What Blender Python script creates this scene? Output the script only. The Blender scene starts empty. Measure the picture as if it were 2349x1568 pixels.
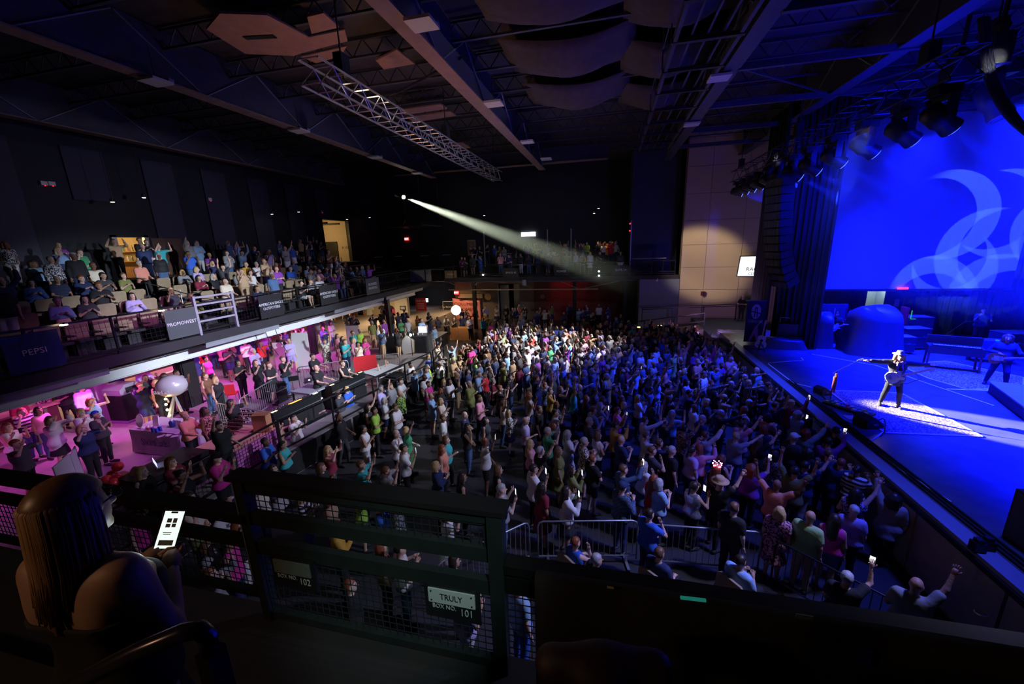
import bpy, math, random
import numpy as np
from mathutils import Vector, Matrix, Euler
random.seed(7)
S = bpy.context.scene
COL = S.collection
PI = math.pi
# ------------------------------------------------------------------ camera (14 mm lens, standing on the near balcony)
F_PX, CX, CY = 913.0, 1174.5, 784.0
CAM_H = 6.9
def _n(v): return v / np.linalg.norm(v)
_Y = _n(np.array([1400 - CX, -(550 - CY), -F_PX]))
_d = _n(np.array([1300 - CX, -(4420 - CY), -F_PX]))
_Z = _n(-(_d - _Y * np.dot(_d, _Y)))
_X = np.cross(_Y, _Z)
RW = np.array([_X, _Y, _Z])
cam_data = bpy.data.cameras.new('camera')
cam_data.sensor_width = 36.0
cam_data.lens = F_PX / 2349.0 * 36.0
cam_data.clip_start = 0.05
cam_data.clip_end = 200
cam = bpy.data.objects.new('camera', cam_data)
COL.objects.link(cam)
M4 = Matrix.Identity(4)
for i in range(3):
    for j in range(3):
        M4[i][j] = float(RW[i, j])
M4.translation = Vector((0, 0, CAM_H))
cam.matrix_world = M4
S.camera = cam
def _ray(px, py): return RW @ np.array([px - CX, -(py - CY), -F_PX])
def at(px, py, z):            # the point of the horizontal plane z seen at photo pixel (px, py)
    r = _ray(px, py); t = (z - CAM_H) / r[2]
    return (float(r[0] * t), float(r[1] * t), z)
def atY(px, py, y):
    r = _ray(px, py); t = y / r[1]
    return (float(r[0] * t), y, float(CAM_H + r[2] * t))
def atX(px, py, x):
    r = _ray(px, py); t = x / r[0]
    return (x, float(r[1] * t), float(CAM_H + r[2] * t))
# ------------------------------------------------------------------ world, view, exposure
W = bpy.data.worlds.new('world'); S.world = W; W.use_nodes = True
W.node_tree.nodes['Background'].inputs[0].default_value = (0.010, 0.011, 0.022, 1)
W.node_tree.nodes['Background'].inputs[1].default_value = 0.0
S.view_settings.view_transform = 'Standard'
S.view_settings.look = 'None'
S.view_settings.exposure = 0.0
S.view_settings.gamma = 1.0
S.view_settings.use_curve_mapping = False
C = S.cycles
C.use_denoising = True
try: C.denoiser = 'OPENIMAGEDENOISE'
except Exception: pass
C.use_adaptive_sampling = True; C.adaptive_threshold = .03; C.adaptive_min_samples = 16
C.max_bounces = 4; C.diffuse_bounces = 2; C.glossy_bounces = 2; C.transmission_bounces = 4
C.transparent_max_bounces = 8; C.volume_bounces = 0
C.caustics_reflective = False; C.caustics_refractive = False
C.sample_clamp_indirect = 3.0
C.volume_step_rate = 1.0; C.volume_max_steps = 128
# ------------------------------------------------------------------ lamps of the room and added fill lights
def lamp(kind, name, loc, target=None, power=100, color=(1, 1, 1), size=0.1, angle=40, blend=0.3, size_y=None, spread=None):
    L = bpy.data.lights.new(name, kind)
    L.energy = power; L.color = color
    if kind == 'SPOT':
        L.spot_size = math.radians(angle); L.spot_blend = blend; L.shadow_soft_size = size
    elif kind == 'AREA':
        L.size = size
        if size_y: L.shape = 'RECTANGLE'; L.size_y = size_y
        if spread: L.spread = math.radians(spread)
    else:
        L.shadow_soft_size = size
    o = bpy.data.objects.new(name, L); COL.objects.link(o)
    o.location = loc
    if target is not None:
        o.rotation_euler = (Vector(target) - Vector(loc)).to_track_quat('-Z', 'Y').to_euler()
    return o
BLUE = (.003, .007, 1.0)
FS_LOC = atY(926, 452, 28.6)
lamp('SPOT', 'follow_spot_light', tuple(Vector(FS_LOC) + (Vector((8.6, 13.7, 2.4)) - Vector(FS_LOC)).normalized() * .35), (8.6, 13.7, 2.4), 520000, (1, .99, .90), .12, 3.9, .2)
for y, p in ((6, 5200), (11, 5200), (16, 5200), (21, 3600)):
    lamp('AREA', 'stage_blue_wash', (12.0, y, 11.4), (12.5, y, 1.6), p * .8, BLUE, 2.5, size_y=1.0, spread=62)
lamp('SPOT', 'screen_blue_wash', (17, 12, 11.6), (19.0, 24, 5.0), 700, BLUE, .3, 60, 1)
lamp('SPOT', 'screen_blue_wash', (10, 14, 11.2), (11.5, 24, 8.5), 160, BLUE, .3, 50, 1)
lamp('SPOT', 'curtain_blue_wash', (8.5, 13, 9.5), (8.8, 22, 8.6), 5500, BLUE, .3, 40, 1)
lamp('SPOT', 'audience_white_light', (6.6, 22.5, 9.6), (-5.2, 20.5, 1.2), 21000, (1, .97, .96), .3, 42, .95)
lamp('SPOT', 'audience_white_light', (6.9, 14, 9.6), (-9.0, 12, 1.0), 5600, (.74, .78, 1), .3, 40, .9)
lamp('SPOT', 'audience_white_light', (6.9, 7, 9.6), (-.5, 5.5, 1.0), 2600, (.66, .66, 1), .3, 62, 1)  # added dim fill over the nearer crowd
lamp('SPOT', 'audience_blue_light', (7.3, 15, 9.7), (3.0, 16, 1.2), 8500, (.03, .06, 1), .4, 62, 1)
lamp('SPOT', 'audience_blue_light', (7.3, 8, 9.7), (3.5, 8, 1.2), 3000, (.06, .09, 1), .4, 60, 1)
lamp('SPOT', 'balcony_light', (6.8, 20, 9.9), (-18, 17, 5.4), 3000, (.8, .74, 1), .3, 46, 1)
lamp('SPOT', 'fascia_light', (6.8, 10, 9.9), (-14.2, 13, 3.5), 21000, (.75, .85, 1), .25, 28, .6)
lamp('SPOT', 'far_balcony_light', (2, 16, 11.5), (-6, 34, 5.5), 900, (.8, .85, 1), .3, 50, 1)
for x, y, p in ((-16.0, 3.5, 95), (-16.3, 8.5, 80), (-16.3, 13.5, 120), (-16.3, 18.5, 120), (-19.8, 7, 16), (-19.8, 14, 45)):
    lamp('AREA', 'magenta_downlight', (x, y, 3.5), (x - .6, y, .9), p, (1, .10, .80), .5, spread=150)
lamp('SPOT', 'violet_platform_light', (-7.5, 8.5, 9.5), (-14.5, 10.5, 1), 1700, (.75, .18, 1), .3, 62, 1)
for x, y, p in ((-19, 24, 150), (-18, 29, 220), (-13.5, 33, 120), (-21, 19, 110), (-21, 11.5, 90)):
    lamp('AREA', 'warm_downlight', (x, y, 3.6), (x, y, .9), p, (1, .66, .30), .6, spread=150)
lamp('POINT', 'corridor_light', (14.6, 26.6, 3.9), None, 32, (.75, 1, .95), .3)
lamp('SPOT', 'wall_warm_spot', (-9.0, 9, 12.3), (6.4, 31, 5.0), 28000, (1, .78, .46), .25, 11.5, .5)
lamp('AREA', 'violet_wall_light', (6, 24, 1.9), (8, 31, 7), 60, (.7, .35, 1), .6)
lamp('POINT', 'bar_light', (-25.0, 15.0, 7.6), None, 80, (1, .62, .22), .3)
lamp('POINT', 'doorway_light', (-25.5, 31, 8.2), None, 160, (1, .66, .28), .3)
lamp('AREA', 'orange_bounce_fill', (-8.5, 12, 5.6), (-5.5, 13.5, 13), 55, (1, .5, .22), 1.2, spread=120)  # added upward fill standing in for warm bounce from the balcony lights
lamp('AREA', 'violet_uplight', (-3, 20, 4.5), (-6, 17, 13), 70, (.6, .5, 1), 1.5, spread=140)
lamp('AREA', 'ceiling_blue_uplight', (9, 14, 9.0), (7, 17, 13.4), 230, BLUE, 2.0, spread=160)
lamp('AREA', 'ambient_fill', (-6, 16, 12.9), (-6, 16, 0), 40, (.55, .5, 1), 10, spread=170)  # added fill for the ambient light of the closed room
lamp('AREA', 'near_balcony_fill', (-4.5, -2.2, 8.2), (-1.5, .9, 5.8), 26, (1, .55, .30), .4)  # added warm fill from behind for the woman with the phone
lamp('SPOT', 'guard_fill', (1.2, -.8, 8.6), (-1.15, 1.9, 4.95), 340, (.75, 1, .95), .08, 19, .9)  # added narrow spot, brightens the guard and its box signs
lamp('SPOT', 'red_brick_light', (-4, 33.5, 3.9), (-3.5, 35.5, 2.6), 45, (1, .03, .02), .1, 110, 1)
p_ = atY(1374, 478, 35.5)
lamp('SPOT', 'warm_table_light', p_, (p_[0] + .4, 36, 5.0), 700, (1, .6, .2), .1, 50, .8)

g_ = lamp('SPOT', 'pattern_projector', (12.5, 10.5, 11.4), (17.6, 24, 6.0), 7000, (.14, .34, 1), .02, 34, .3)
g_.data.use_nodes = True; nt = g_.data.node_tree; em = nt.nodes['Emission']
tc = nt.nodes.new('ShaderNodeTexCoord'); sx = nt.nodes.new('ShaderNodeSeparateXYZ'); nt.links.new(tc.outputs['Normal'], sx.inputs[0])
def _m(op, a, b=None):
    n = nt.nodes.new('ShaderNodeMath'); n.operation = op
    for i, v in enumerate((a, b)):
        if v is None: continue
        if isinstance(v, (int, float)): n.inputs[i].default_value = v
        else: nt.links.new(v, n.inputs[i])
    return n.outputs[0]
U_ = _m('DIVIDE', sx.outputs[0], sx.outputs[2]); V_ = _m('DIVIDE', sx.outputs[1], sx.outputs[2]); tot = None
for cx_, cy_, r_, w_, hx, hy in ((-.02, .02, .13, .020, 1, .4), (.10, .05, .10, .018, -.6, 1), (.02, -.10, .12, .020, -1, .2), (-.14, -.03, .10, .018, .4, -1), (.17, -.08, .13, .02, -1, -.3), (.12, .18, .11, .02, .2, -1), (-.06, .16, .12, .018, .8, -.7)):
    dx = _m('SUBTRACT', U_, cx_); dy = _m('SUBTRACT', V_, cy_); rr = _m('SQRT', _m('ADD', _m('MULTIPLY', dx, dx), _m('MULTIPLY', dy, dy)))
    taper = _m('MULTIPLY', _m('ADD', _m('MULTIPLY', dx, hx), _m('MULTIPLY', dy, hy)), .16); wd = _m('ADD', taper, w_ * .35)
    k_ = _m('GREATER_THAN', wd, _m('ABSOLUTE', _m('SUBTRACT', rr, r_))); tot = k_ if tot is None else _m('ADD', tot, k_)
nt.links.new(_m('ADD', _m('MULTIPLY', tot, 1.0), .0), em.inputs['Strength'])

# ------------------------------------------------------------------ mesh helpers
class MB:
    def __init__(s): s.v = []; s.f = []
    def add(s, vs, fs):
        b = len(s.v); s.v += [tuple(map(float, q)) for q in vs]; s.f += [tuple(b + i for i in q) for q in fs]; return s
    def box(s, c, d, rz=0.0, rx=0.0, ry=0.0):
        x, y, z = d[0] / 2, d[1] / 2, d[2] / 2
        R = Euler((rx, ry, rz)).to_matrix(); c = Vector(c)
        P = [c + R @ Vector(q) for q in ((-x,-y,-z),(x,-y,-z),(x,y,-z),(-x,y,-z),(-x,-y,z),(x,-y,z),(x,y,z),(-x,y,z))]
        return s.add(P, [(0,3,2,1),(4,5,6,7),(0,1,5,4),(1,2,6,5),(2,3,7,6),(3,0,4,7)])
    def bb(s, lo, hi):
        return s.box([(a + b) / 2 for a, b in zip(lo, hi)], [abs(b - a) for a, b in zip(lo, hi)])
    def bar(s, a, b, w, h=None, up=(0, 0, 1)):
        h = h or w; a = Vector(a); b = Vector(b); d = (b - a)
        if d.length < 1e-6: return s
        d.normalize(); u = Vector(up)
        if abs(d.dot(u)) > .98: u = Vector((1, 0, 0))
        r = d.cross(u).normalized(); u = r.cross(d).normalized()
        P = [p + r * i * w / 2 + u * j * h / 2 for p in (a, b) for i, j in ((-1,-1),(1,-1),(1,1),(-1,1))]
        return s.add(P, [(0,1,2,3),(7,6,5,4),(0,4,5,1),(1,5,6,2),(2,6,7,3),(3,7,4,0)])
    def tube(s, pts, r, n=6, cap=True):
        pts = [Vector(p) for p in pts]; N = len(pts)
        rr = r if isinstance(r, (list, tuple)) else [r] * N
        b = len(s.v); prev = None
        for i, p in enumerate(pts):
            d = (pts[min(i + 1, N - 1)] - pts[max(i - 1, 0)]).normalized()
            if prev is None:
                u = Vector((0, 0, 1)) if abs(d.z) < .9 else Vector((1, 0, 0))
            else: u = prev
            q = d.cross(u)
            if q.length < 1e-5: q = d.cross(Vector((1, 0.1, 0)))
            q.normalize(); u = q.cross(d).normalized(); prev = u
            for k in range(n):
                a = 2 * PI * k / n
                s.v.append(tuple(p + (q * math.cos(a) + u * math.sin(a)) * rr[i]))
        for i in range(N - 1):
            for k in range(n):
                k2 = (k + 1) % n
                s.f.append((b + i * n + k, b + i * n + k2, b + (i + 1) * n + k2, b + (i + 1) * n + k))
        if cap:
            s.f.append(tuple(b + k for k in range(n))[::-1]); s.f.append(tuple(b + (N - 1) * n + k for k in range(n)))
        return s
    def lathe(s, prof, n=12, c=(0, 0, 0), M=None):
        b = len(s.v); c = Vector(c)
        for r, z in prof:
            for k in range(n):
                a = 2 * PI * k / n; p = Vector((r * math.cos(a), r * math.sin(a), z))
                if M is not None: p = M @ p
                s.v.append(tuple(c + p))
        for i in range(len(prof) - 1):
            for k in range(n):
                k2 = (k + 1) % n
                s.f.append((b + i * n + k, b + i * n + k2, b + (i + 1) * n + k2, b + (i + 1) * n + k))
        s.f.append(tuple(b + k for k in range(n))[::-1]); s.f.append(tuple(b + (len(prof) - 1) * n + k for k in range(n)))
        return s
    def ball(s, c, r, n=10, m=7):
        rr = r if isinstance(r, (tuple, list)) else (r, r, r); c = Vector(c)
        b = len(s.v)
        for i in range(m + 1):
            t = PI * i / m
            for k in range(n):
                a = 2 * PI * k / n
                s.v.append((c.x + rr[0] * math.sin(t) * math.cos(a), c.y + rr[1] * math.sin(t) * math.sin(a), c.z + rr[2] * math.cos(t)))
        for i in range(m):
            for k in range(n):
                k2 = (k + 1) % n
                s.f.append((b + i * n + k, b + (i + 1) * n + k, b + (i + 1) * n + k2, b + i * n + k2))
        return s
    def prism(s, poly, d, O=(0, 0, 0), U=(1, 0, 0), V=(0, 0, 1)):   # outline in the U,V plane, pushed d along U x V, both ways by half
        U = Vector(U); V = Vector(V); N = U.cross(V).normalized(); O = Vector(O); n = len(poly)
        P = [O + U * a + V * b + N * t for t in (-d / 2, d / 2) for a, b in poly]
        F = [tuple(range(n))[::-1], tuple(range(n, 2 * n))] + [(i, (i + 1) % n, n + (i + 1) % n, n + i) for i in range(n)]
        return s.add(P, F)
    def mesh(s, name, smooth=False):
        me = bpy.data.meshes.new(name); me.from_pydata(s.v, [], s.f); me.update()
        if smooth: me.polygons.foreach_set('use_smooth', [True] * len(me.polygons))
        return me
    def build(s, name, m, parent=None, smooth=False, label=None):
        me = s.mesh(name, smooth)
        if m is not None: me.materials.append(m)
        return link(name, me, parent, label)
def link(name, me, parent=None, label=None):
    o = bpy.data.objects.new(name, me); COL.objects.link(o)
    if parent is not None: o.parent = parent
    if label: o['label'] = label
    return o
def tag(o, label, cat, group=None, kind=None):
    o['label'] = label; o['category'] = cat
    if group: o['group'] = group
    if kind: o['kind'] = kind
    return o
def struct(o): o['kind'] = 'structure'; return o
def empty(name, loc=(0, 0, 0), rz=0.0):
    o = bpy.data.objects.new(name, None); o.empty_display_size = .1; COL.objects.link(o)
    o.location = loc; o.rotation_euler = (0, 0, rz); return o
def thing(name, label, cat, loc=(0, 0, 0), rz=0.0, group=None): return tag(empty(name, loc, rz), label, cat, group)
def copytree(o, parent=None):
    c = o.copy(); COL.objects.link(c)
    if parent is not None: c.parent = parent
    for ch in list(o.children): copytree(ch, c)
    return c
def dup(o, loc, rz=0.0, label=None):
    c = copytree(o); c.location = loc; c.rotation_euler = (0, 0, rz)
    if label: c['label'] = label
    return c
# ------------------------------------------------------------------ materials
def mat(name, col, rough=.6, metal=0.0, var=0.0, scale=6.0, emit=0.0, bump=0.0, ecol=None, spec=None):
    m = bpy.data.materials.new(name); m.use_nodes = True; nt = m.node_tree; P = nt.nodes['Principled BSDF']
    P.inputs['Base Color'].default_value = (*col, 1); P.inputs['Roughness'].default_value = rough; P.inputs['Metallic'].default_value = metal
    if spec is not None: P.inputs['Specular IOR Level'].default_value = spec
    if var > 0 or bump > 0:
        tc = nt.nodes.new('ShaderNodeTexCoord'); nz = nt.nodes.new('ShaderNodeTexNoise'); nz.inputs['Scale'].default_value = scale; nz.inputs['Detail'].default_value = 4
        nt.links.new(tc.outputs['Object'], nz.inputs['Vector'])
        if var > 0:
            mx = nt.nodes.new('ShaderNodeMix'); mx.data_type = 'RGBA'
            mx.inputs[6].default_value = (*[c * (1 - var) for c in col], 1); mx.inputs[7].default_value = (*[min(1, c * (1 + var)) for c in col], 1)
            nt.links.new(nz.outputs['Fac'], mx.inputs[0]); nt.links.new(mx.outputs[2], P.inputs['Base Color'])
        if bump > 0:
            b = nt.nodes.new('ShaderNodeBump'); b.inputs['Strength'].default_value = bump; b.inputs['Distance'].default_value = .01
            nt.links.new(nz.outputs['Fac'], b.inputs['Height']); nt.links.new(b.outputs['Normal'], P.inputs['Normal'])
    if emit > 0:
        P.inputs['Emission Color'].default_value = (*(ecol or col), 1); P.inputs['Emission Strength'].default_value = emit
    return m
def objmat(name, rough=.8, pattern=None, scale=20.0, attr=None):
    m = bpy.data.materials.new(name); m.use_nodes = True; nt = m.node_tree; P = nt.nodes['Principled BSDF']; P.inputs['Roughness'].default_value = rough
    if attr:
        oi = nt.nodes.new('ShaderNodeAttribute'); oi.attribute_name = attr; src = oi.outputs['Color']
    else:
        oi = nt.nodes.new('ShaderNodeObjectInfo'); src = oi.outputs['Color']
    tc = nt.nodes.new('ShaderNodeTexCoord')
    if pattern:
        if pattern == 'stripe':
            t = nt.nodes.new('ShaderNodeTexWave'); t.bands_direction = 'Z'; t.inputs['Scale'].default_value = 3.2; t.inputs['Distortion'].default_value = .6
        elif pattern == 'plaid':
            t = nt.nodes.new('ShaderNodeTexChecker'); t.inputs['Scale'].default_value = 22
        elif pattern == 'sequin':
            t = nt.nodes.new('ShaderNodeTexVoronoi'); t.inputs['Scale'].default_value = 60
        else:
            t = nt.nodes.new('ShaderNodeTexNoise'); t.inputs['Scale'].default_value = scale; t.inputs['Detail'].default_value = 3
        nt.links.new(tc.outputs['Object'], t.inputs['Vector'])
        rp = nt.nodes.new('ShaderNodeValToRGB'); rp.color_ramp.elements[0].position = .45; rp.color_ramp.elements[1].position = .55
        nt.links.new(t.outputs[1] if pattern in ('stripe', 'plaid') else t.outputs[0], rp.inputs[0])
        mx = nt.nodes.new('ShaderNodeMix'); mx.data_type = 'RGBA'; nt.links.new(rp.outputs[0], mx.inputs[0]); nt.links.new(src, mx.inputs[6])
        mx.inputs[7].default_value = (.03, .03, .05, 1) if pattern in ('stripe', 'floral') else (.6, .6, .62, 1) if pattern != 'plaid' else (.05, .06, .1, 1)
        nt.links.new(mx.outputs[2], P.inputs['Base Color'])
        if pattern == 'sequin': P.inputs['Metallic'].default_value = .7; P.inputs['Roughness'].default_value = .3
    else:
        nt.links.new(src, P.inputs['Base Color'])
    return m
K = {}
K['skin'] = objmat('skin', .55); K['cloth'] = objmat('cloth', .85); K['hair'] = objmat('hair', .45)
K['stripe'] = objmat('striped cloth', .85, 'stripe'); K['floral'] = objmat('floral cloth', .85, 'floral', 26); K['plaid'] = objmat('plaid cloth', .85, 'plaid'); K['sequin'] = objmat('sequins', .3, 'sequin')
K['vcol'] = objmat('crowd', .75, attr='Col')
K['feature'] = mat('eyes and mouth', (.05, .02, .02), .4)
K['black'] = mat('black paint', (.012, .012, .014), .5)
K['blackmetal'] = mat('black powder coated steel', (.016, .017, .018), .38, .3, var=.3, scale=14)
K['darkwall'] = mat('dark painted wall', (.02, .022, .03), .75, var=.35, scale=1.5)
K['alu'] = mat('aluminium', (.62, .62, .66), .32, .85, var=.1)
K['steel'] = mat('galvanised steel', (.42, .45, .48), .4, .7, var=.15)
K['white'] = mat('white paint', (.8, .8, .8), .6)
K['greypaint'] = mat('grey paint', (.28, .30, .33), .6, var=.15, scale=3)
K['fabricblack'] = mat('black drape', (.02, .02, .024), .9, bump=.3)
K['rubber'] = mat('black rubber', (.015, .015, .015), .8)
K['woodbar'] = mat('warm wood', (.35, .19, .08), .45, var=.3, scale=5)

# ------------------------------------------------------------------ people: bodies and clothes grown as one smooth surface from a posed skeleton
def _sdf_eval(P, lo, hi, h, cut=None, k=.035):
    nx, ny, nz = [int(math.ceil((hi[i] - lo[i]) / h)) + 1 for i in range(3)]
    ax = [lo[i] + h * np.arange(n) for i, n in enumerate((nx, ny, nz))]
    D = np.full((nx, ny, nz), 1.0, np.float32)
    for pr in P:
        a = np.array(pr[1], float); 
        if pr[0] == 'c':
            b = np.array(pr[2], float); ra, rb = pr[3], pr[4]; R = max(ra, rb); kk = pr[5] if len(pr) > 5 else k
            bl = np.minimum(a, b) - R - .09; bh = np.maximum(a, b) + R + .09
        else:
            r = np.array(pr[2], float); kk = pr[3] if len(pr) > 3 else k; bl = a - r - .09; bh = a + r + .09
        sl = []
        for i in range(3):
            s0 = max(0, int((bl[i] - lo[i]) / h)); s1 = min((nx, ny, nz)[i], int((bh[i] - lo[i]) / h) + 2); sl.append((s0, max(s0, s1)))
        if any(q[0] >= q[1] for q in sl): continue
        X = ax[0][sl[0][0]:sl[0][1]][:, None, None]; Yy = ax[1][sl[1][0]:sl[1][1]][None, :, None]; Z = ax[2][sl[2][0]:sl[2][1]][None, None, :]
        if pr[0] == 'c':
            d = b - a; L2 = max(1e-9, float(d @ d))
            t = np.clip(((X - a[0]) * d[0] + (Yy - a[1]) * d[1] + (Z - a[2]) * d[2]) / L2, 0, 1)
            q = np.sqrt((X - a[0] - t * d[0]) ** 2 + (Yy - a[1] - t * d[1]) ** 2 + (Z - a[2] - t * d[2]) ** 2) - (ra + (rb - ra) * t)
        else:
            ex, ey, ez = X - a[0], Yy - a[1], Z - a[2]
            k0 = np.sqrt((ex / r[0]) ** 2 + (ey / r[1]) ** 2 + (ez / r[2]) ** 2); k1 = np.sqrt((ex / r[0] ** 2) ** 2 + (ey / r[1] ** 2) ** 2 + (ez / r[2] ** 2) ** 2) + 1e-6
            q = k0 * (k0 - 1) / k1
        v = D[sl[0][0]:sl[0][1], sl[1][0]:sl[1][1], sl[2][0]:sl[2][1]]
        hh = np.maximum(kk - np.abs(v - q), 0) / kk
        D[sl[0][0]:sl[0][1], sl[1][0]:sl[1][1], sl[2][0]:sl[2][1]] = np.minimum(v, q) - hh * hh * kk * .25
    if cut is not None:
        G = np.meshgrid(*ax, indexing='ij'); D = np.maximum(D, cut(*G))
    return D, ax
def surface(P, h=.02, cut=None, k=.035, pad=.06):
    lo = np.array([1e9] * 3); hi = -lo
    for pr in P:
        a = np.array(pr[1], float)
        if pr[0] == 'c': b = np.array(pr[2], float); R = max(pr[3], pr[4]); lo = np.minimum(lo, np.minimum(a, b) - R); hi = np.maximum(hi, np.maximum(a, b) + R)
        else: r = np.array(pr[2], float); lo = np.minimum(lo, a - r); hi = np.maximum(hi, a + r)
    lo -= pad; hi += pad
    D, ax = _sdf_eval(P, lo, hi, h, cut, k)
    s = D < 0; n = D.shape
    c = np.zeros((n[0] - 1, n[1] - 1, n[2] - 1), np.int8)
    for i in (0, 1):
        for j in (0, 1):
            for l in (0, 1): c += s[i:n[0] - 1 + i, j:n[1] - 1 + j, l:n[2] - 1 + l]
    idx = np.argwhere((c > 0) & (c < 8)); 
    ids = -np.ones(c.shape, np.int64); ids[tuple(idx.T)] = np.arange(len(idx))
    acc = np.zeros((len(idx), 3)); cnt = np.zeros(len(idx))
    cor = [(i, j, l) for i in (0, 1) for j in (0, 1) for l in (0, 1)]
    for A in cor:
        for B in cor:
            if sum(abs(A[q] - B[q]) for q in range(3)) != 1 or A > B: continue
            va = D[idx[:, 0] + A[0], idx[:, 1] + A[1], idx[:, 2] + A[2]]; vb = D[idx[:, 0] + B[0], idx[:, 1] + B[1], idx[:, 2] + B[2]]
            m = (va < 0) != (vb < 0); t = np.where(m, va / np.where(m, va - vb, 1), 0)
            p = np.array(A)[None] + t[:, None] * (np.array(B) - np.array(A))[None]
            acc += np.where(m[:, None], p, 0); cnt += m
    V = lo + h * (idx + acc / np.maximum(cnt, 1)[:, None])
    F = []
    for axn in range(3):
        u, w = (axn + 1) % 3, (axn + 2) % 3
        s0 = np.take(s, range(0, n[axn] - 1), axn); s1 = np.take(s, range(1, n[axn]), axn)
        e = np.argwhere(s0 != s1)
        e = e[(e[:, u] > 0) & (e[:, w] > 0) & (e[:, u] < n[u] - 1) & (e[:, w] < n[w] - 1)]
        if not len(e): continue
        ins = s0[tuple(e.T)]
        q = []
        for du, dw in ((-1, -1), (0, -1), (0, 0), (-1, 0)):
            g = e.copy(); g[:, u] += du; g[:, w] += dw; q.append(ids[tuple(g.T)])
        q = np.stack(q, 1); q[~ins] = q[~ins][:, ::-1]; F.append(q)
    F = np.concatenate(F) if F else np.zeros((0, 4), int)
    return V, F
def npmesh(name, V, F, mats, midx=None, smooth=True):
    me = bpy.data.meshes.new(name); me.vertices.add(len(V)); me.vertices.foreach_set('co', np.asarray(V, np.float32).ravel())
    me.loops.add(F.size); me.loops.foreach_set('vertex_index', F.ravel().astype(np.int32))
    me.polygons.add(len(F)); me.polygons.foreach_set('loop_start', np.arange(0, F.size, F.shape[1], dtype=np.int32))
    me.polygons.foreach_set('loop_total', np.full(len(F), F.shape[1], np.int32)); 
    me.polygons.foreach_set('use_smooth', np.full(len(F), smooth))
    for m in mats: me.materials.append(m)
    if midx is not None: me.polygons.foreach_set('material_index', midx)
    me.update(calc_edges=True); me.validate(); return me
def unit(v): v = np.array(v, float); return v / np.linalg.norm(v)
# a pose: arm directions (upper, fore) for left(-x) and right(+x); legs stance; torso lean
# people face +Y, feet at z = 0
def arm(sh, up, fo, ul=.29, fl=.25):
    e = sh + unit(up) * ul; w = e + unit(fo) * fl; return e, w
POSES = {  # name: ((L upper, L fore),(R upper, R fore), stance, phrase)
 'clap':   (((-.3,.35,-1),(.75,.8,.75)),   ((.3,.35,-1),(-.75,.8,.75)), 'stand', 'clapping'),
 'claphi': (((-.5,.7,.1),(.45,.3,1)),      ((.5,.7,.1),(-.45,.3,1)), 'stand', 'clapping high'),
 'up2':    (((-.55,.25,.9),(.05,.1,1)),     ((.5,.35,.9),(.1,.05,1)), 'step', 'both arms raised'),
 'upv':    (((-.8,.1,.7),(-.25,.1,1)),     ((.8,.1,.7),(.3,.1,1)), 'stand', 'arms raised wide'),
 'upr':    (((-.25,.15,-1),(.1,.6,-.3)),   ((.45,.5,.9),(.15,.45,1)), 'step', 'one arm raised'),
 'upl':    (((-.4,.55,.85),(-.1,.35,1)),   ((.25,.1,-1),(-.3,.7,.2)), 'stand', 'left arm raised'),
 'point':  (((-.25,.1,-1),(0,.3,-1)),      ((.35,1,.45),(.1,1,.55)), 'stand', 'arm stretched forward'),
 'phone':  (((-.3,.6,-.75),(.35,.45,1)),   ((.3,.6,-.75),(-.35,.45,1)), 'stand', 'phone held up'),
 'phoneup':(((-.25,.1,-1),(.1,.5,-.6)),    ((.35,.75,.45),(-.1,.3,1)), 'stand', 'phone held high'),
 'rest':   (((-.2,-.05,-1),(-.02,.25,-1)), ((.2,-.05,-1),(.02,.25,-1)), 'stand', 'arms at sides'),
 'drink':  (((-.2,-.05,-1),(-.02,.25,-1)), ((.3,.15,-1),(-.35,.9,.45)), 'step', 'one hand at chest'),
 'folded': (((-.35,.3,-1),(1,.55,.12)),    ((.35,.3,-1),(-1,.6,.05)), 'stand', 'arms folded'),
 'face':   (((-.25,.1,-1),(.7,.5,-.2)),    ((.4,.65,-.6),(-.45,-.1,1)), 'stand', 'hand at face'),
 'hips':   (((-.6,-.3,-1),(.75,.55,-.5)),  ((.3,.35,-1),(-.6,.8,.6)), 'step', 'hand on hip'),
 'sitclap':(((-.3,.35,-1),(.75,.8,.65)),   ((.3,.35,-1),(-.75,.8,.65)), 'sit', 'seated clapping'),
 'sitlap': (((-.2,.25,-1),(.35,1,-.25)),   ((.2,.25,-1),(-.35,1,-.25)), 'sit', 'seated hands in lap'),
 'situp':  (((-.5,.45,.9),(.1,.1,1)),      ((.5,.45,.9),(-.1,.1,1)), 'sit', 'seated arms raised'),
 'sitface':(((-.2,.25,-1),(.35,1,-.1)),    ((.35,.75,-.5),(-.4,.0,1)), 'sit', 'seated hand at face'),
 'wide':   (((-1,.1,.02),(-1,.12,.12)),    ((1,.1,-.05),(1,.15,.05)), 'wide', 'arms spread wide'),
 'guitar': (((-.5,.25,-.9),(-.55,.85,.28)),((.5,-.1,-1),(-.75,.75,-.05)), 'wide', 'playing guitar'),
 'desk':   (((-.25,.55,-.9),(.1,1,-.2)),   ((.25,.55,-.9),(-.1,1,-.2)), 'stand', 'hands on desk'),
}
LEGS = {'stand': ((-.095,.01,.50),(-.105,-.02,.085),(.095,.02,.50),(.105,-.01,.085)),
        'step':  ((-.11,.09,.505),(-.13,.06,.085),(.10,-.04,.50),(.12,-.13,.09)),
        'wide':  ((-.15,.07,.51),(-.20,.0,.085),(.16,.02,.51),(.22,-.07,.085)),
        'sit':   ((-.12,.44,.50),(-.12,.42,.085),(.12,.44,.50),(.13,.50,.085))}
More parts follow.
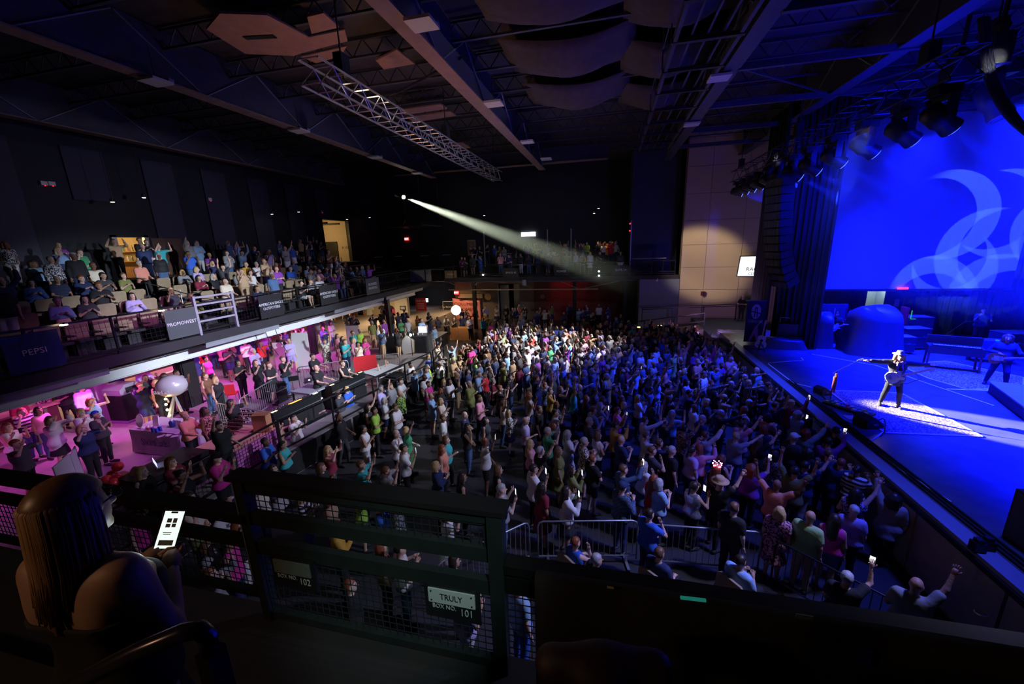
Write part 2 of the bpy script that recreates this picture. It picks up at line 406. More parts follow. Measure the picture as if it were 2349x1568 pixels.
def skeleton(pose, sw=1.0):
    (lu, lf), (ru, rf), st, _ = POSES[pose]
    sit = st == 'sit'; dz = -.42 if sit else (-.03 if st == 'wide' else 0)
    o = np.array([0, 0, dz])
    J = {'pel': np.array([0, 0, .94]) + o, 'bel': np.array([0, .015, 1.10]) + o, 'che': np.array([0, 0, 1.28]) + o, 'ucp': np.array([0, -.01, 1.39]) + o,
         'neck': np.array([0, -.01, 1.46]) + o, 'head': np.array([0, .02, 1.615]) + o}
    for s, nm, u, f in ((-1, 'l', lu, lf), (1, 'r', ru, rf)):
        u = unit(u); raise_ = max(0, u[2]) * .045
        sh = np.array([s * .178 * sw, -.01, 1.405 + raise_]) + o
        e, w = arm(sh, u, f); J[nm + 'sh'], J[nm + 'el'], J[nm + 'wr'] = sh, e, w
        J[nm + 'hd'] = w + unit(np.array(unit(f))) * .085
    L = LEGS[st]
    for s, nm, kn, an in ((-1, 'l', L[0], L[1]), (1, 'r', L[2], L[3])):
        J[nm + 'hip'] = np.array([s * .09, 0, .90]) + o; J[nm + 'kn'] = np.array(kn, float); J[nm + 'an'] = np.array(an, float)
        J[nm + 'toe'] = np.array(an) + np.array([s * .03, .15, -.05])
    return J
def body_prims(J, g=0.0, fem=False, parts='all'):
    P = []
    def H(c, hw, r, k=.09): P.append(('c', c - np.array([hw, 0, 0]), c + np.array([hw, 0, 0]), r + g, r + g, k))
    ch, wa, hp = (.10, .062, .092) if fem else (.115, .078, .082)
    if parts in ('all', 'torso', 'top'):
        H(J['che'], ch * .9, .112); H(J['ucp'], .125, .068); H(J['bel'], wa, .100)
        H(J['pel'], hp, .112)
        if fem: H(J['che'] + np.array([0, .07, -.02]), .07, .062)
    if parts in ('all', 'head'):
        h = J['head']
        P.append(('c', J['neck'] - np.array([0, 0, .05]), h + np.array([0, -.02, -.06]), .056, .052, .03))
        P.append(('e', h + np.array([0, -.015, .03]), (.076, .094, .093)))
        P.append(('e', h + np.array([0, .02, -.035]), (.06, .072, .082)))
        P.append(('c', h + np.array([0, .088, -.0]), h + np.array([0, .107, -.028]), .010, .016, .015))
        P.append(('e', h + np.array([0, .065, -.095]), (.03, .028, .024), .02))
        for s in (-1, 1): P.append(('e', h + np.array([s * .08, -.005, -.01]), (.014, .022, .032), .01))
    if parts in ('all', 'arms'):
        for s in 'lr':
            P.append(('c', J[s + 'sh'], J[s + 'el'], .052 + g, .040 + g, .04)); P.append(('c', J[s + 'el'], J[s + 'wr'], .041 + g, .027 + g, .02))
    if parts in ('all', 'legs'):
        for s in 'lr':
            P.append(('c', J[s + 'hip'], J[s + 'kn'], .088 + g, .058 + g, .03)); P.append(('c', J[s + 'kn'] , (J[s + 'kn'] * .62 + J[s + 'an'] * .38) - np.array([0, .012, 0]), .055 + g, .055 + g, .03))
            P.append(('c', (J[s + 'kn'] * .62 + J[s + 'an'] * .38) - np.array([0, .012, 0]), J[s + 'an'], .052 + g, .036 + g, .02))
            if parts == 'all' or g == 0: P.append(('c', J[s + 'an'] - np.array([0, .02, .03]), J[s + 'toe'], .036, .026, .03))
    return P
def hand_mesh(mb, w, d, side, curl=.35, open_=1.0):
    """palm, four fingers of unequal length and a thumb from the side of the palm"""
    d = Vector(d).normalized(); up = Vector((0, 0, 1)) if abs(d.z) < .8 else Vector((0, 1, 0))
    t = d.cross(up).normalized() * side; nrm = t.cross(d).normalized()
    if side > 0: nrm = -nrm
    w = Vector(w)
    mb.tube([w - d * .02, w + d * .02, w + d * .055, w + d * .085], [.024, .030, .034, .028], 7)
    b = w + d * .082
    for i, L in enumerate((.068, .078, .072, .056)):
        o = t * (-.030 + i * .020); spread = t * (-.25 + i * .17) * .4 * open_
        p0 = b + o - d * .01; d1 = (d + spread).normalized(); p1 = p0 + d1 * L * .5
        d2 = (d1 + nrm * curl).normalized(); p2 = p1 + d2 * L * .5
        mb.tube([p0, p1, p2], [.0095, .009, .007], 5)
    p0 = w + d * .025 - t * .026; p1 = p0 + (d * .6 - t * .8 + nrm * .2).normalized() * .035; p2 = p1 + (d * .9 - t * .3 + nrm * .3).normalized() * .032
    mb.tube([p0, p1, p2], [.012, .0105, .008], 5)
def face_bits(h, mb):
    h = Vector(h)
    for s in (-1, 1):
        mb.ball(h + Vector((s * .031, .083, .012)), (.013, .008, .007), 6, 4)
        mb.box(h + Vector((s * .032, .084, .032)), (.032, .008, .006))
    mb.ball(h + Vector((0, .088, -.055)), (.024, .008, .007), 6, 4)
_bc = {}
def tri(F): return np.concatenate([F[:, [0, 1, 2]], F[:, [0, 2, 3]]]) if F.shape[1] == 4 else F
def merge_parts(name, V, F, extra, mats):      # quad surface + MB extras (their material index)
    Vs = [V]; n = len(V); faces = [tuple(map(int, f)) for f in F]; mi = [0] * len(faces)
    for mb, k in extra:
        Vs.append(np.array(mb.v)); faces += [tuple(n + i for i in f) for f in mb.f]; mi += [k] * len(mb.f); n += len(mb.v)
    me = bpy.data.meshes.new(name); me.from_pydata(np.concatenate(Vs).tolist(), [], faces)
    for m in mats: me.materials.append(m)
    me.polygons.foreach_set('material_index', mi); me.polygons.foreach_set('use_smooth', [True] * len(faces)); me.update(); return me
def body_mesh(pose, fem, h=.022):
    key = ('b', pose, fem, h)
    if key not in _bc:
        J = skeleton(pose, .93 if fem else 1.0); V, F = surface(body_prims(J, 0, fem), h)
        # keep the head finer
        hb = MB(); fb = MB()
        for s, sg in (('l', -1), ('r', 1)): hand_mesh(hb, J[s + 'wr'], J[s + 'hd'] - J[s + 'wr'], sg)
        face_bits(J['head'], fb)
        _bc[key] = merge_parts('body', V, F, [(hb, 0), (fb, 1)], [K['skin'], K['feature']])
    return _bc[key]
def top_mesh(pose, fem, kind, h=.026):
    key = ('t', pose, fem, kind, h)
    if key not in _bc:
        J = skeleton(pose, .93 if fem else 1.0); g = .016; P = body_prims(J, g, fem, 'torso'); sit = POSES[pose][2] == 'sit'
        zb = J['pel'][2] - (.04 if kind in ('long', 'tee') else .01)
        P += [('c', J['pel'] - np.array([.09, 0, .02]), J['pel'] + np.array([.09, 0, -.02]), .136, .136, .08)]
        if kind != 'tank':
            for s in 'lr':
                if kind == 'long': P += [('c', J[s + 'sh'], J[s + 'el'], .052 + g, .045 + g, .04), ('c', J[s + 'el'], J[s + 'wr'] - unit(J[s + 'wr'] - J[s + 'el']) * .03, .045 + g, .036 + g, .02)]
                else: P += [('c', J[s + 'sh'], J[s + 'sh'] * .42 + J[s + 'el'] * .58, .054 + g, .056 + g, .04)]
        if kind == 'dress' and not sit:
            P = [p for p in P]; P += [('c', J['pel'], np.array([0, .0, .52]), .13, .235, .08)]; zb = .50
        if kind == 'coat': P += [('c', J[s + 'sh'], J[s + 'el'], .07, .062, .04) for s in 'lr'] + [('c', J[s + 'el'], J[s + 'wr'] * .75 + J[s + 'el'] * .25, .062, .056, .03) for s in 'lr'] + [('c', J['pel'], J['pel'] - np.array([0, .02, .22]), .15, .18, .05)]; zb = .70
        nk = J['neck'] + np.array([0, .015, .03])
        def cut(X, Y, Z): return np.maximum(zb - Z, .062 - np.sqrt((X - nk[0]) ** 2 + (Y - nk[1]) ** 2 + ((Z - nk[2]) * .9) ** 2))
        V, F = surface(P, h, cut)
        nrm = np.random.RandomState(3).normal(0, .0015, V.shape); V = V + nrm
        _bc[key] = npmesh('top', V, F, [K['cloth']])
    return _bc[key]
def low_mesh(st, kind, h=.026):
    key = ('l', st, kind, h)
    if key not in _bc:
        pose = next(p for p in POSES if POSES[p][2] == st); J = skeleton(pose); g = .014 if kind != 'shorts' else .022; zc = .10 if kind == 'trousers' else .0
        P = body_prims(J, g, False, 'legs'); P = [p for p in P if not (p[3] == .036 and p[4] == .026)]
        P += [('c', J['pel'] - np.array([.085, 0, 0]), J['pel'] + np.array([.085, 0, 0]), .122, .122, .05)]
        zt = J['pel'][2] + .07
        if kind == 'skirt': P = [('c', J['pel'] - np.array([.03, 0, 0]), np.array([0, 0, .56 if st != 'sit' else .5]), .135, .225, .05)] + [('c', J['pel'] - np.array([.085, 0, 0]), J['pel'] + np.array([.085, 0, 0]), .118, .118, .05)]
        zb = {'trousers': .09, 'shorts': .56 if st != 'sit' else .0, 'skirt': .54}[kind]
        yb = .36 if (kind == 'shorts' and st == 'sit') else 9
        def cut(X, Y, Z): return np.maximum(np.maximum(zb - Z, Z - zt), Y - yb)
        V, F = surface(P, h, cut); _bc[key] = npmesh('lower', V, F, [K['cloth']])
    return _bc[key]
def shoe_mesh(st, sd='l'):
    key = ('s', st, sd)
    if key not in _bc:
        pose = next(p for p in POSES if POSES[p][2] == st); J = skeleton(pose); P = []
        for s in sd: P += [('c', J[s + 'an'] - np.array([0, .03, .035]), J[s + 'toe'] + np.array([0, .01, .0]), .048, .040, .03)]
        def cut(X, Y, Z): return -Z + .0
        V, F = surface(P, .022, cut); _bc[key] = npmesh('shoe', V, F, [K['cloth']])
    return _bc[key]
def hair_mesh(kind, h=.02):        # about the head centre
    key = ('h', kind, h)
    if key not in _bc:
        P = [('e', (0, -.022, .036), (.090, .106, .104))]; k = .03; cutz = -.03
        if kind == 'short': cutz = -.035
        if kind == 'bob': P += [('c', (-.07, -.02, .0), (-.082, -.02, -.10), .045, .04), ('c', (.07, -.02, 0), (.082, -.02, -.10), .045, .04), ('c', (-.05, -.07, 0), (-.05, -.075, -.11), .055, .05), ('c', (.05, -.07, 0), (.05, -.075, -.11), .055, .05)]; cutz = -.15
        if kind == 'long': P += [('c', (-.07, -.02, .0), (-.095, -.03, -.22), .042, .035), ('c', (.07, -.02, 0), (.095, -.03, -.24), .042, .035), ('c', (-.045, -.07, 0), (-.06, -.13, -.32), .055, .04), ('c', (.045, -.07, 0), (.05, -.13, -.34), .055, .04), ('c', (0, -.08, 0), (0, -.14, -.36), .06, .045)]; cutz = -.45
        if kind == 'wavy': P += [('e', (sx * .085, -.03, sz), (.05, .06, .06)) for sx in (-1, 1) for sz in (.03, -.04, -.10)] + [('e', (sx * .04, -.10, sz), (.06, .055, .07)) for sx in (-1, 1) for sz in (.0, -.08, -.16)]; cutz = -.25
        if kind == 'bun': P += [('e', (0, -.13, .075), (.045, .042, .045))]
        if kind == 'tail': P += [('c', (0, -.12, .05), (0, -.17, -.16), .035, .02)]; cutz = -.2
        def cut(X, Y, Z):
            face = np.minimum(np.minimum(Y - .035 + (Z - .0) * .25, .062 - Z), .072 - np.abs(X)) if kind != 'short' else np.minimum(Y + .01 + (Z) * .1, .058 - Z)
            inner = .0
            return np.maximum(cutz - Z, face)
        V, F = surface(P, h, cut, k)
        V = V + np.random.RandomState(5).normal(0, .0025, V.shape)
        _bc[key] = npmesh('hair', V, F, [K['hair']])
    return _bc[key]
def hat_mesh(kind):
    key = ('hat', kind)
    if key not in _bc:
        m = MB()
        if kind == 'cap': m.lathe([(.098, .03), (.100, .06), (.088, .11), (.05, .14), (.01, .148)], 14, (0, -.015, 0)); m.prism([(-.07, .07), (-.06, .15), (0, .175), (.06, .15), (.07, .07)], .012, (0, 0, .04), (1, 0, 0), (0, 1, 0))
        else: m.lathe([(.185, .055), (.19, .062), (.105, .058), (.100, .10), (.085, .155), (.05, .165), (.01, .155)], 18, (0, -.01, 0))
        _bc[key] = m.mesh('hat', True); _bc[key].materials.append(K['cloth'])
    return _bc[key]
SKIN = {'light': (.72, .45, .34), 'fair': (.80, .55, .44), 'tan': (.50, .29, .19), 'brown': (.24, .12, .075), 'dark': (.12, .06, .04)}
HAIRC = {'blond': (.62, .42, .18), 'brown': (.16, .08, .04), 'dark': (.03, .02, .016), 'grey': (.42, .42, .43), 'auburn': (.28, .08, .03), 'white': (.7, .68, .64), 'blue': (.02, .08, .6)}
CLO = {'white': (.78, .78, .80), 'black': (.015, .015, .018), 'navy': (.02, .035, .12), 'royal blue': (.03, .12, .62), 'light blue': (.30, .50, .80), 'teal': (.04, .42, .45), 'red': (.60, .02, .03),
       'magenta': (.75, .04, .35), 'pink': (.85, .35, .50), 'lavender': (.50, .42, .80), 'purple': (.25, .05, .40), 'lime green': (.38, .68, .08), 'green': (.05, .33, .14), 'pale green': (.38, .62, .24), 'olive': (.20, .22, .06),
       'mustard': (.60, .35, .05), 'tan': (.50, .34, .20), 'grey': (.30, .31, .33), 'cream': (.78, .70, .55), 'maroon': (.25, .02, .05), 'denim': (.07, .14, .30), 'salmon': (.80, .30, .22), 'charcoal': (.05, .05, .06), 'brown': (.20, .10, .05)}
TOPN = {'tee': 't-shirt', 'long': 'long-sleeved shirt', 'tank': 'sleeveless top', 'dress': 'dress', 'coat': 'jacket'}
PREFIX = {'stripe': 'striped ', 'floral': 'patterned ', 'plaid': 'plaid ', 'sequin': 'sequinned '}
used_labels = set()
def make_label(a, zone):
    tc = PREFIX.get(a.get('pat'), '') + a['tc']
    hair = {'bald': 'bald head'}.get(a['hair'], f"{a['hc']} {a['hair']} hair" if a['hair'] not in ('bun', 'tail') else f"{a['hc']} {'bun' if a['hair'] == 'bun' else 'ponytail'}")
    if a.get('hat'): hair = f"{a['hatc']} {'cap' if a['hat'] == 'cap' else 'brimmed hat'}"
    low = '' if a['top'] == 'dress' else f" and {a['bc']} {a['low']}"
    art = '' 
    return f"person in {tc} {TOPN[a['top']]}{low}, {hair}, {POSES[a['pose']][3]}, {zone}"
def obcol(o, c): o.color = (*c, 1); return o
def person(a, loc, rz, zone, group=None, label=None, name='person', shoes=True, h=None):
    """a: dict pose,fem,top,tc,low,bc,hair,hc,skin,scale,[pat,hat,hatc]"""
    kw = {'h': h} if h else {}
    body = bpy.data.objects.new(name, body_mesh(a['pose'], a['fem'], **kw)); COL.objects.link(body); obcol(body, SKIN[a['skin']])
    body.location = loc; body.rotation_euler = (0, 0, rz); sc = a.get('scale', 1.0); body.scale = (sc * a.get('fat', 1), sc * a.get('fat', 1), sc)
    st = POSES[a['pose']][2]
    def ch(nm, me, col, m=None, off=None):
        o = link(nm, me, body); obcol(o, col)
        if m is not None: o.material_slots[0].link = 'OBJECT'; o.material_slots[0].material = m
        if off is not None: o.location = off
        return o
    ch({'tee': 't_shirt', 'long': 'shirt', 'tank': 'top', 'dress': 'dress', 'coat': 'jacket'}[a['top']], top_mesh(a['pose'], a['fem'], a['top'], **kw), CLO[a['tc']], K[a['pat']] if a.get('pat') else None)
    if a['top'] != 'dress' or st == 'sit': ch(a['low'], low_mesh(st, a['low'] if a['top'] != 'dress' else 'shorts', **kw), CLO[a['bc'] if a['top'] != 'dress' else a['tc']])
    if shoes:
        for q in 'lr': ch('shoe', shoe_mesh(st, q), (.03, .03, .03))
    hd = skeleton(a['pose'])['head']; hd = tuple(float(q) for q in hd)
    if a['hair'] != 'bald': ch('hair', hair_mesh(a['hair']), HAIRC[a['hc']], None, hd)
    if a.get('hat'): ch('hat', hat_mesh(a['hat']), CLO[a['hatc']], None, hd)
    if label is None:
        label = make_label(a, zone)
    used_labels.add(label)
    tag(body, label, 'person', group)
    return body

# ================================================================== the room
def text(s, size, m, O, U, V, parent=None, name='lettering', depth=.004, align='CENTER', sx=1.0):
    cu = bpy.data.curves.new('t', 'FONT'); cu.body = s; cu.size = size; cu.align_x = align; cu.align_y = 'CENTER'; cu.extrude = depth; cu.resolution_u = 2
    to = bpy.data.objects.new('t', cu); COL.objects.link(to); bpy.context.view_layer.update()
    me = bpy.data.meshes.new_from_object(to.evaluated_get(bpy.context.evaluated_depsgraph_get())); bpy.data.objects.remove(to)
    me.materials.clear(); me.materials.append(m)
    U = Vector(U).normalized(); V = Vector(V).normalized(); N = U.cross(V)
    M = Matrix((( U.x * sx, V.x, N.x, O[0]), (U.y * sx, V.y, N.y, O[1]), (U.z * sx, V.z, N.z, O[2]), (0, 0, 0, 1)))
    me.transform(M)
    return link(name, me, parent)
def sbox(name, lo, hi, m, parent=None): 
    o = MB().bb(lo, hi).build(name, m, parent)
    if parent is None: struct(o)
    return o
M_floor = mat('dance floor', (.045, .045, .052), .35, var=.4, scale=1.2, bump=.1)
M_plat = mat('concourse floor', (.30, .27, .28), .42, var=.3, scale=1.6, bump=.1)
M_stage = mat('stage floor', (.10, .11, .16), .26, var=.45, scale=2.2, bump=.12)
M_beige = mat('beige block wall', (.50, .40, .30), .85, var=.12, scale=30, bump=.4)
M_ceil = mat('ceiling deck', (.055, .045, .042), .9, var=.4, scale=.8)
M_beam = mat('ceiling steel', (.065, .065, .09), .55, .2, var=.3)
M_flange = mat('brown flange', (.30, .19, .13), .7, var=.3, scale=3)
M_navy = mat('navy wall', (.03, .045, .10), .8, var=.3, scale=1)
M_brick = mat('painted brick', (.16, .05, .04), .85, var=.4)
M_warm = mat('cream wall', (.50, .42, .30), .8, var=.1)
M_brown = mat('brown panelling', (.14, .07, .055), .6, var=.3)
def emis(n, c, s): return mat(n, (0.02, .02, .02), .5, emit=s, ecol=c)
sbox('floor', (-24, -4.5, -.3), (6.2, 38.3, 0), M_floor)
sbox('floor_stage_wing', (6.2, 22.0, -.3), (26, 38.3, 0), M_floor)
sbox('ceiling', (-24, -4.5, 13.6), (26, 38.3, 13.9), M_ceil)
# left wall with two openings (y 13.2-15.3 and y 26.8-28.6)
sbox('wall_left', (-23.3, -4.5, -.3), (-23, 38.3, 5.4), M_brown)
sbox('wall_left', (-23.3, -4.5, 5.4), (-23, 14.6, 13.6), K['darkwall'])
sbox('wall_left', (-23.3, 16.0, 5.4), (-23, 29.3, 13.6), K['darkwall'])
sbox('wall_left', (-23.3, 32.9, 5.4), (-23, 38.3, 13.6), K['darkwall'])
sbox('wall_left', (-23.3, 14.6, 7.8), (-23, 16.0, 13.6), K['darkwall'])
sbox('wall_left', (-23.3, 29.3, 9.3), (-23, 32.9, 13.6), K['darkwall'])
for i in range(11): sbox('trim_1', (-23.0, -2 + 3.1 * i, 6.2), (-22.93, -2 + 3.1 * i + 1.5, 11.6), mat('acoustic panel', (.06, .06, .085), .9)) if i == 0 else struct(MB().bb((-23.0, -2 + 3.1 * i, 6.2 + (3.2 if i in (5, 10) else 0)), (-22.93, -2 + 3.1 * i + 1.5, 11.6)).build('trim_1', bpy.data.materials['acoustic panel']))
sbox('wall_far', (-24, 38, -.3), (26, 38.3, 13.6), K['darkwall'])
sbox('wall_near', (-24, -4.8, -.3), (26, -4.5, 13.9), K['darkwall'])
sbox('wall_right', (26, -4.5, -.3), (26.3, 38.3, 13.9), K['darkwall'])
# lower far wall under the balcony, with a doorway to a store room
sbox('wall_far_lower', (-14.2, 35.5, 0), (-10.0, 35.7, 4.1), mat('taupe wall', (.20, .155, .12), .8, var=.2))
sbox('wall_far_lower', (-7.9, 35.5, 0), (-6.6, 35.7, 4.1), bpy.data.materials['taupe wall'])
sbox('wall_far_lower', (-6.6, 35.5, 0), (1.4, 35.7, 4.1), M_brick)
sbox('wall_far_lower', (-10.0, 35.5, 3.3), (-7.9, 35.7, 4.1), bpy.data.materials['taupe wall'])
bw = bpy.data.objects['wall_far_lower.002']
bm = MB().box((0, 0, 0), (.36, .03, .095)).mesh('brick'); bm.materials.append(M_brick)
nb = 0
for r in range(14):
    for c in range(20):
        o = link('brick', bm, bw); o.location = (-6.3 + c * .39 + (.19 if r % 2 else 0), 35.49, 1.35 + r * .115 * 1.35); o.scale = (1, 1, 1.35)
# concourse (raised 0.9 m) under the left balcony
CPOLY = [(-23, -4.5), (-9.65, -4.5), (-9.55, 9.0), (-8.15, 17.2), (-8.6, 19.6), (-11.2, 23.5), (-11.2, 26), (-14.2, 26), (-14.2, 38), (-23, 38)]
conc = struct(MB().prism(CPOLY, .9, (0, 0, .45), (1, 0, 0), (0, 1, 0)).build('floor_concourse', M_plat))
for a_, b_ in zip(CPOLY[1:6], CPOLY[2:7]):
    n_ = max(1, int((Vector(a_) - Vector(b_)).length / 2.4)); A_ = Vector((*a_, .45)); B_ = Vector((*b_, .45)); d_ = (B_ - A_).normalized(); o_ = Vector((d_.y, -d_.x, 0)) * .015
    for i in range(n_): MB().bar(A_ + (B_ - A_) * (i + .02) / n_ + o_, A_ + (B_ - A_) * (i + .98) / n_ + o_, .03, .82).build('riser_panel', K['black'], conc)
# stage
stage = struct(MB().bb((6.2, -3, 0), (25.9, 25, 1.56)).build('floor_stage', M_stage))
sbox('stage_top', (6.2, -3, 1.56), (25.9, 25, 1.6), M_stage, stage)
M_skirt = mat('stage skirt', (.42, .36, .29), .85, var=.2, scale=4)
for i in range(13):
    y0 = -2.9 + i * 1.92
    MB().bb((6.13, y0, .06), (6.2, y0 + 1.86, 1.42)).build('skirt_panel', M_skirt, stage)
MB().bb((6.06, -3, 1.43), (6.24, 22.0, 1.53)).build('edge_rail', K['blackmetal'], stage)
MB().bb((6.10, -3, 1.53), (6.42, 22.0, 1.612)).build('nosing', mat('blue grey nosing', (.22, .25, .42), .4), stage)
for px, py in ((1900, 905), (2068, 1128)):
    p = atX(px, py, 6.1); MB().lathe([(.32, -.01), (.32, .012)], 20, (6.11, p[1], .95), Matrix.Rotation(PI / 2, 3, 'Y')).build('skirt_disc', mat('cream disc', (.65, .58, .45), .8), stage)
# white tape lines on the deck
M_tape = mat('white gaffer tape', (.85, .85, .9), .6)
def tape(name, pts, w=.05, m=M_tape, z=1.606):
    mb = MB()
    P = [at(px, py, 1.6) for px, py in pts]
    for a, b in zip(P[:-1], P[1:]): mb.bar((a[0], a[1], z), (b[0], b[1], z), w, .006)
    return tag(mb.build(name, m), *TAPEL.pop(0))
TAPEL = [('thin white tape line along the front edge of the stage', 'tape'), ('white tape line across the back of the stage behind the singer', 'tape'), ('short white tape corner at the far end of the stage', 'tape'),
         ('white tape line running to the near edge of the stage', 'tape'), ('white tape cross in front of the second guitarist', 'tape'), ('pale blue tape line beside the wedge nearest the barrier', 'tape'), ('bright white tape strip on the stage edge near the riser', 'tape')]
tape('tape_line', [(1762, 834), (1820, 878), (1862, 888)]); tape('tape_line', [(1862, 812), (2010, 838), (2130, 880), (2280, 930)]); tape('tape_line', [(1762, 832), (1843, 826), (1838, 820)], .04)
tape('tape_line', [(1992, 1015), (2078, 1085), (2180, 1150)]); tape('tape_line', [(2172, 892), (2290, 896)], .09); tape('tape_line', [(1992, 1015), (2028, 990)]); tape('tape_line', [(2252, 888), (2300, 905)], .12)
# side walls by the stage: beige block wall made of separate panels with recessed joints
wst = struct(MB().bb((4.95, 31.06, 0), (14, 31.6, 13.6)).build('wall_stage_side', mat('joint', (.18, .14, .11), .9)))
zs = [0, 1.25] + [atY(1600, y, 31)[2] for y in (664, 613, 561, 505)]
zs += [zs[-1] + 1.75 * i for i in range(1, 5)] + [13.6]; zs = sorted(z for z in zs if z <= 13.6)
xs = [4.97, atY(1618, 600, 31)[0], 0, 0, 0]; w_ = xs[1] - xs[0]
xs = [4.97, xs[1], xs[1] + 2.25, xs[1] + 4.5, 14]
for i in range(len(zs) - 1):
    for j in range(4):
        MB().bb((xs[j] + .012, 31.0, zs[i] + .012), (xs[j + 1] - .012, 31.07, zs[i + 1] - .012)).build('wall_panel', M_beige, wst)
sbox('wall_stage_pier', (1.55, 33.3, 4.3), (4.94, 38, 13.6), M_navy)
sbox('wall_stage_pier', (2.2, 31.0, 0), (4.94, 38, 4.0), mat('grey blue wall', (.17, .20, .27), .85, var=.15))
sbox('wall_stage_pier', (1.4, 33, 0), (2.2, 38, 4.25), K['darkwall'])
# back of the stage with a doorway (x 13.46-15.2)
sbox('wall_stage_back', (9.6, 25.0, 1.6), (13.3, 25.2, 13.6), K['fabricblack'])
sbox('wall_stage_back', (15.25, 25.0, 1.6), (25.9, 25.2, 13.6), K['fabricblack'])
sbox('wall_stage_back', (13.3, 25.0, 3.87), (15.25, 25.2, 13.6), K['fabricblack'])
dz = atY(2040, 665, 25)
dr = struct(MB().bb((13.3, 27.6, 1.6), (15.6, 27.7, 4.2)).build('wall_corridor', mat('corridor wall', (.62, .70, .68), .8)))
sbox('wall_corridor', (15.2, 25.2, 1.6), (15.3, 27.6, 4.2), bpy.data.materials['corridor wall'])
door = struct(empty('door_1', (15.2, 25.2, 1.6))); 
MB().bb((-.86, .02, 0), (-.02, .08, 2.2)).build('door_leaf', mat('dark green door', (.05, .07, .065), .5), door)
MB().bb((-.82, -.04, .92), (-.1, -.0, .98)).build('push_bar', K['alu'], door)
MB().bb((-.42, -.0, 1.35), (-.2, .018, 1.75)).build('notice', K['white'], door)
MB().bb((-1.9, -.22, 0), (-1.83, .05, 2.26)).bb((-1.9, -.22, 2.2), (.05, .05, 2.26)).bb((0, -.22, 0), (.06, .05, 2.26)).build('door_frame', K['black'], door)
# drapes: pleated curtain legs beside the stage
def curtain(name, a, b, z0, z1, m, label, amp=.07, n=9, per=12):
    a = Vector(a); b = Vector(b); d = (b - a); L = d.length; d.normalize(); nn = Vector((-d.y, d.x, 0)); v = []; f = []; N = n * per
    for k in range(N + 1):
        t = k / N; w = amp * math.sin(t * n * 2 * PI) + .03 * math.sin(t * 37)
        for z in (z0, (z0 + z1) / 2, z1): p = a + d * L * t + nn * w * (1.15 if z == z0 else 1); v.append((p.x, p.y, z))
    for k in range(N):
        for j in (0, 1): f.append((k * 3 + j, k * 3 + 3 + j, k * 3 + 4 + j, k * 3 + 1 + j))
    m_ = MB(); m_.v = v; m_.f = f
    o = m_.build(name, m, smooth=True); sd = o.modifiers.new('s', 'SOLIDIFY'); sd.thickness = .02
    return tag(o, label, 'curtain')
M_drape = mat('black velour', (.035, .035, .05), .85)
curtain('stage_curtain', (8.1, 22.4, 0), (9.5, 20.8, 0), 1.62, 13.0, M_drape, 'tall dark pleated curtain at the far corner of the stage, left of the screen')
curtain('stage_curtain', (9.7, 24.7, 0), (13.2, 24.7, 0), 1.62, 5.4, M_drape, 'dark pleated drape behind the guitar rack, left of the backstage door', .05, 16)
curtain('stage_curtain', (15.4, 24.7, 0), (25, 24.7, 0), 1.62, 5.4, M_drape, 'dark pleated drape behind the keyboards, right of the backstage door', .05, 34)
curtain('stage_curtain', (7.9, 22.5, 0), (7.9, 25, 0), .0, 12.6, K['fabricblack'], 'black drape hanging behind the hanging loudspeaker column', .08, 9)
# projection screen
M_screen = mat('projection screen', (.38, .40, .50), .9, var=.05, scale=2)
sc_ = tag(empty('projection_screen', (14.5, 24.0, 4.05)), 'wide hanging cloth screen lit blue with swirling light patterns', 'screen')
MB().bb((-4.15, -.01, 0), (4.1, .02, 7.9)).build('cloth', M_screen, sc_)
MB().bb((-4.2, -.03, -.1), (4.15, .04, 0)).build('bottom_bar', K['black'], sc_)
tag(MB().bb((-.22, -.03, -.05), (.22, .03, .05)).build('clock_display', emis('red led', (1, .05, .02), 2)), 'small red digital clock under the hanging screen', 'clock').location = atY(2071, 661, 23.9)
# ------------------------------------------------------------------ ceiling steel
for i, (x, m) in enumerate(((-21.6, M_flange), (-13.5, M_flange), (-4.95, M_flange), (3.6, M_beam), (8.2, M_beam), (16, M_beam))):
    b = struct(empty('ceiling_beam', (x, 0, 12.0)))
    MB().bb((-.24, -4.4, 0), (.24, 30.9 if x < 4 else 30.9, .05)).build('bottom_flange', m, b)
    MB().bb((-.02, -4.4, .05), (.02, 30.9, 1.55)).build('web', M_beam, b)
    me = MB().bar((0.05, -1.15, .06), (.05, 1.15, 1.5), .05, .03).mesh('brace'); me.materials.append(K['greypaint'])
    for k in range(15):
        o = link('brace', me, b); o.location = (0, -3 + k * 2.35, 0); o.scale = (1, 1 if k % 2 else -1, 1)
        o = link('brace', me, b); o.location = (-.1, -3 + k * 2.35, 0); o.scale = (1, 1 if k % 2 else -1, 1)
b = struct(empty('ceiling_beam', (0, 31.2, 12.45))); MB().bb((-17, -.25, 0), (-.3, .25, .06)).build('bottom_flange', M_flange, b); MB().bb((-17, -.02, .06), (-.3, .02, 1.1)).build('web', M_beam, b)
jm = MB().bb((-23, -.05, 0), (26, .05, .08)).bb((-23, -.03, .3), (26, .03, .36)).mesh('ceiling_joist')
for k in range(-46, 50, 1): pass
mbj = MB(); mbj.bb((-23, -.05, 0), (25.9, .05, .06)).bb((-23, -.04, .5), (25.9, .04, .56))
for k in range(60): mbj.bar((-23 + k * .81, 0, .03), (-23 + k * .81 + .4, 0, .53), .03); mbj.bar((-23 + k * .81 + .4, 0, .53), (-23 + k * .81 + .81, 0, .03), .03)
jm = mbj.mesh('ceiling_joist'); jm.materials.append(M_beam)
for k in range(14):
    o = struct(link('ceiling_joist', jm)); o.location = (0, 2.2 + k * 2.25, 12.98)
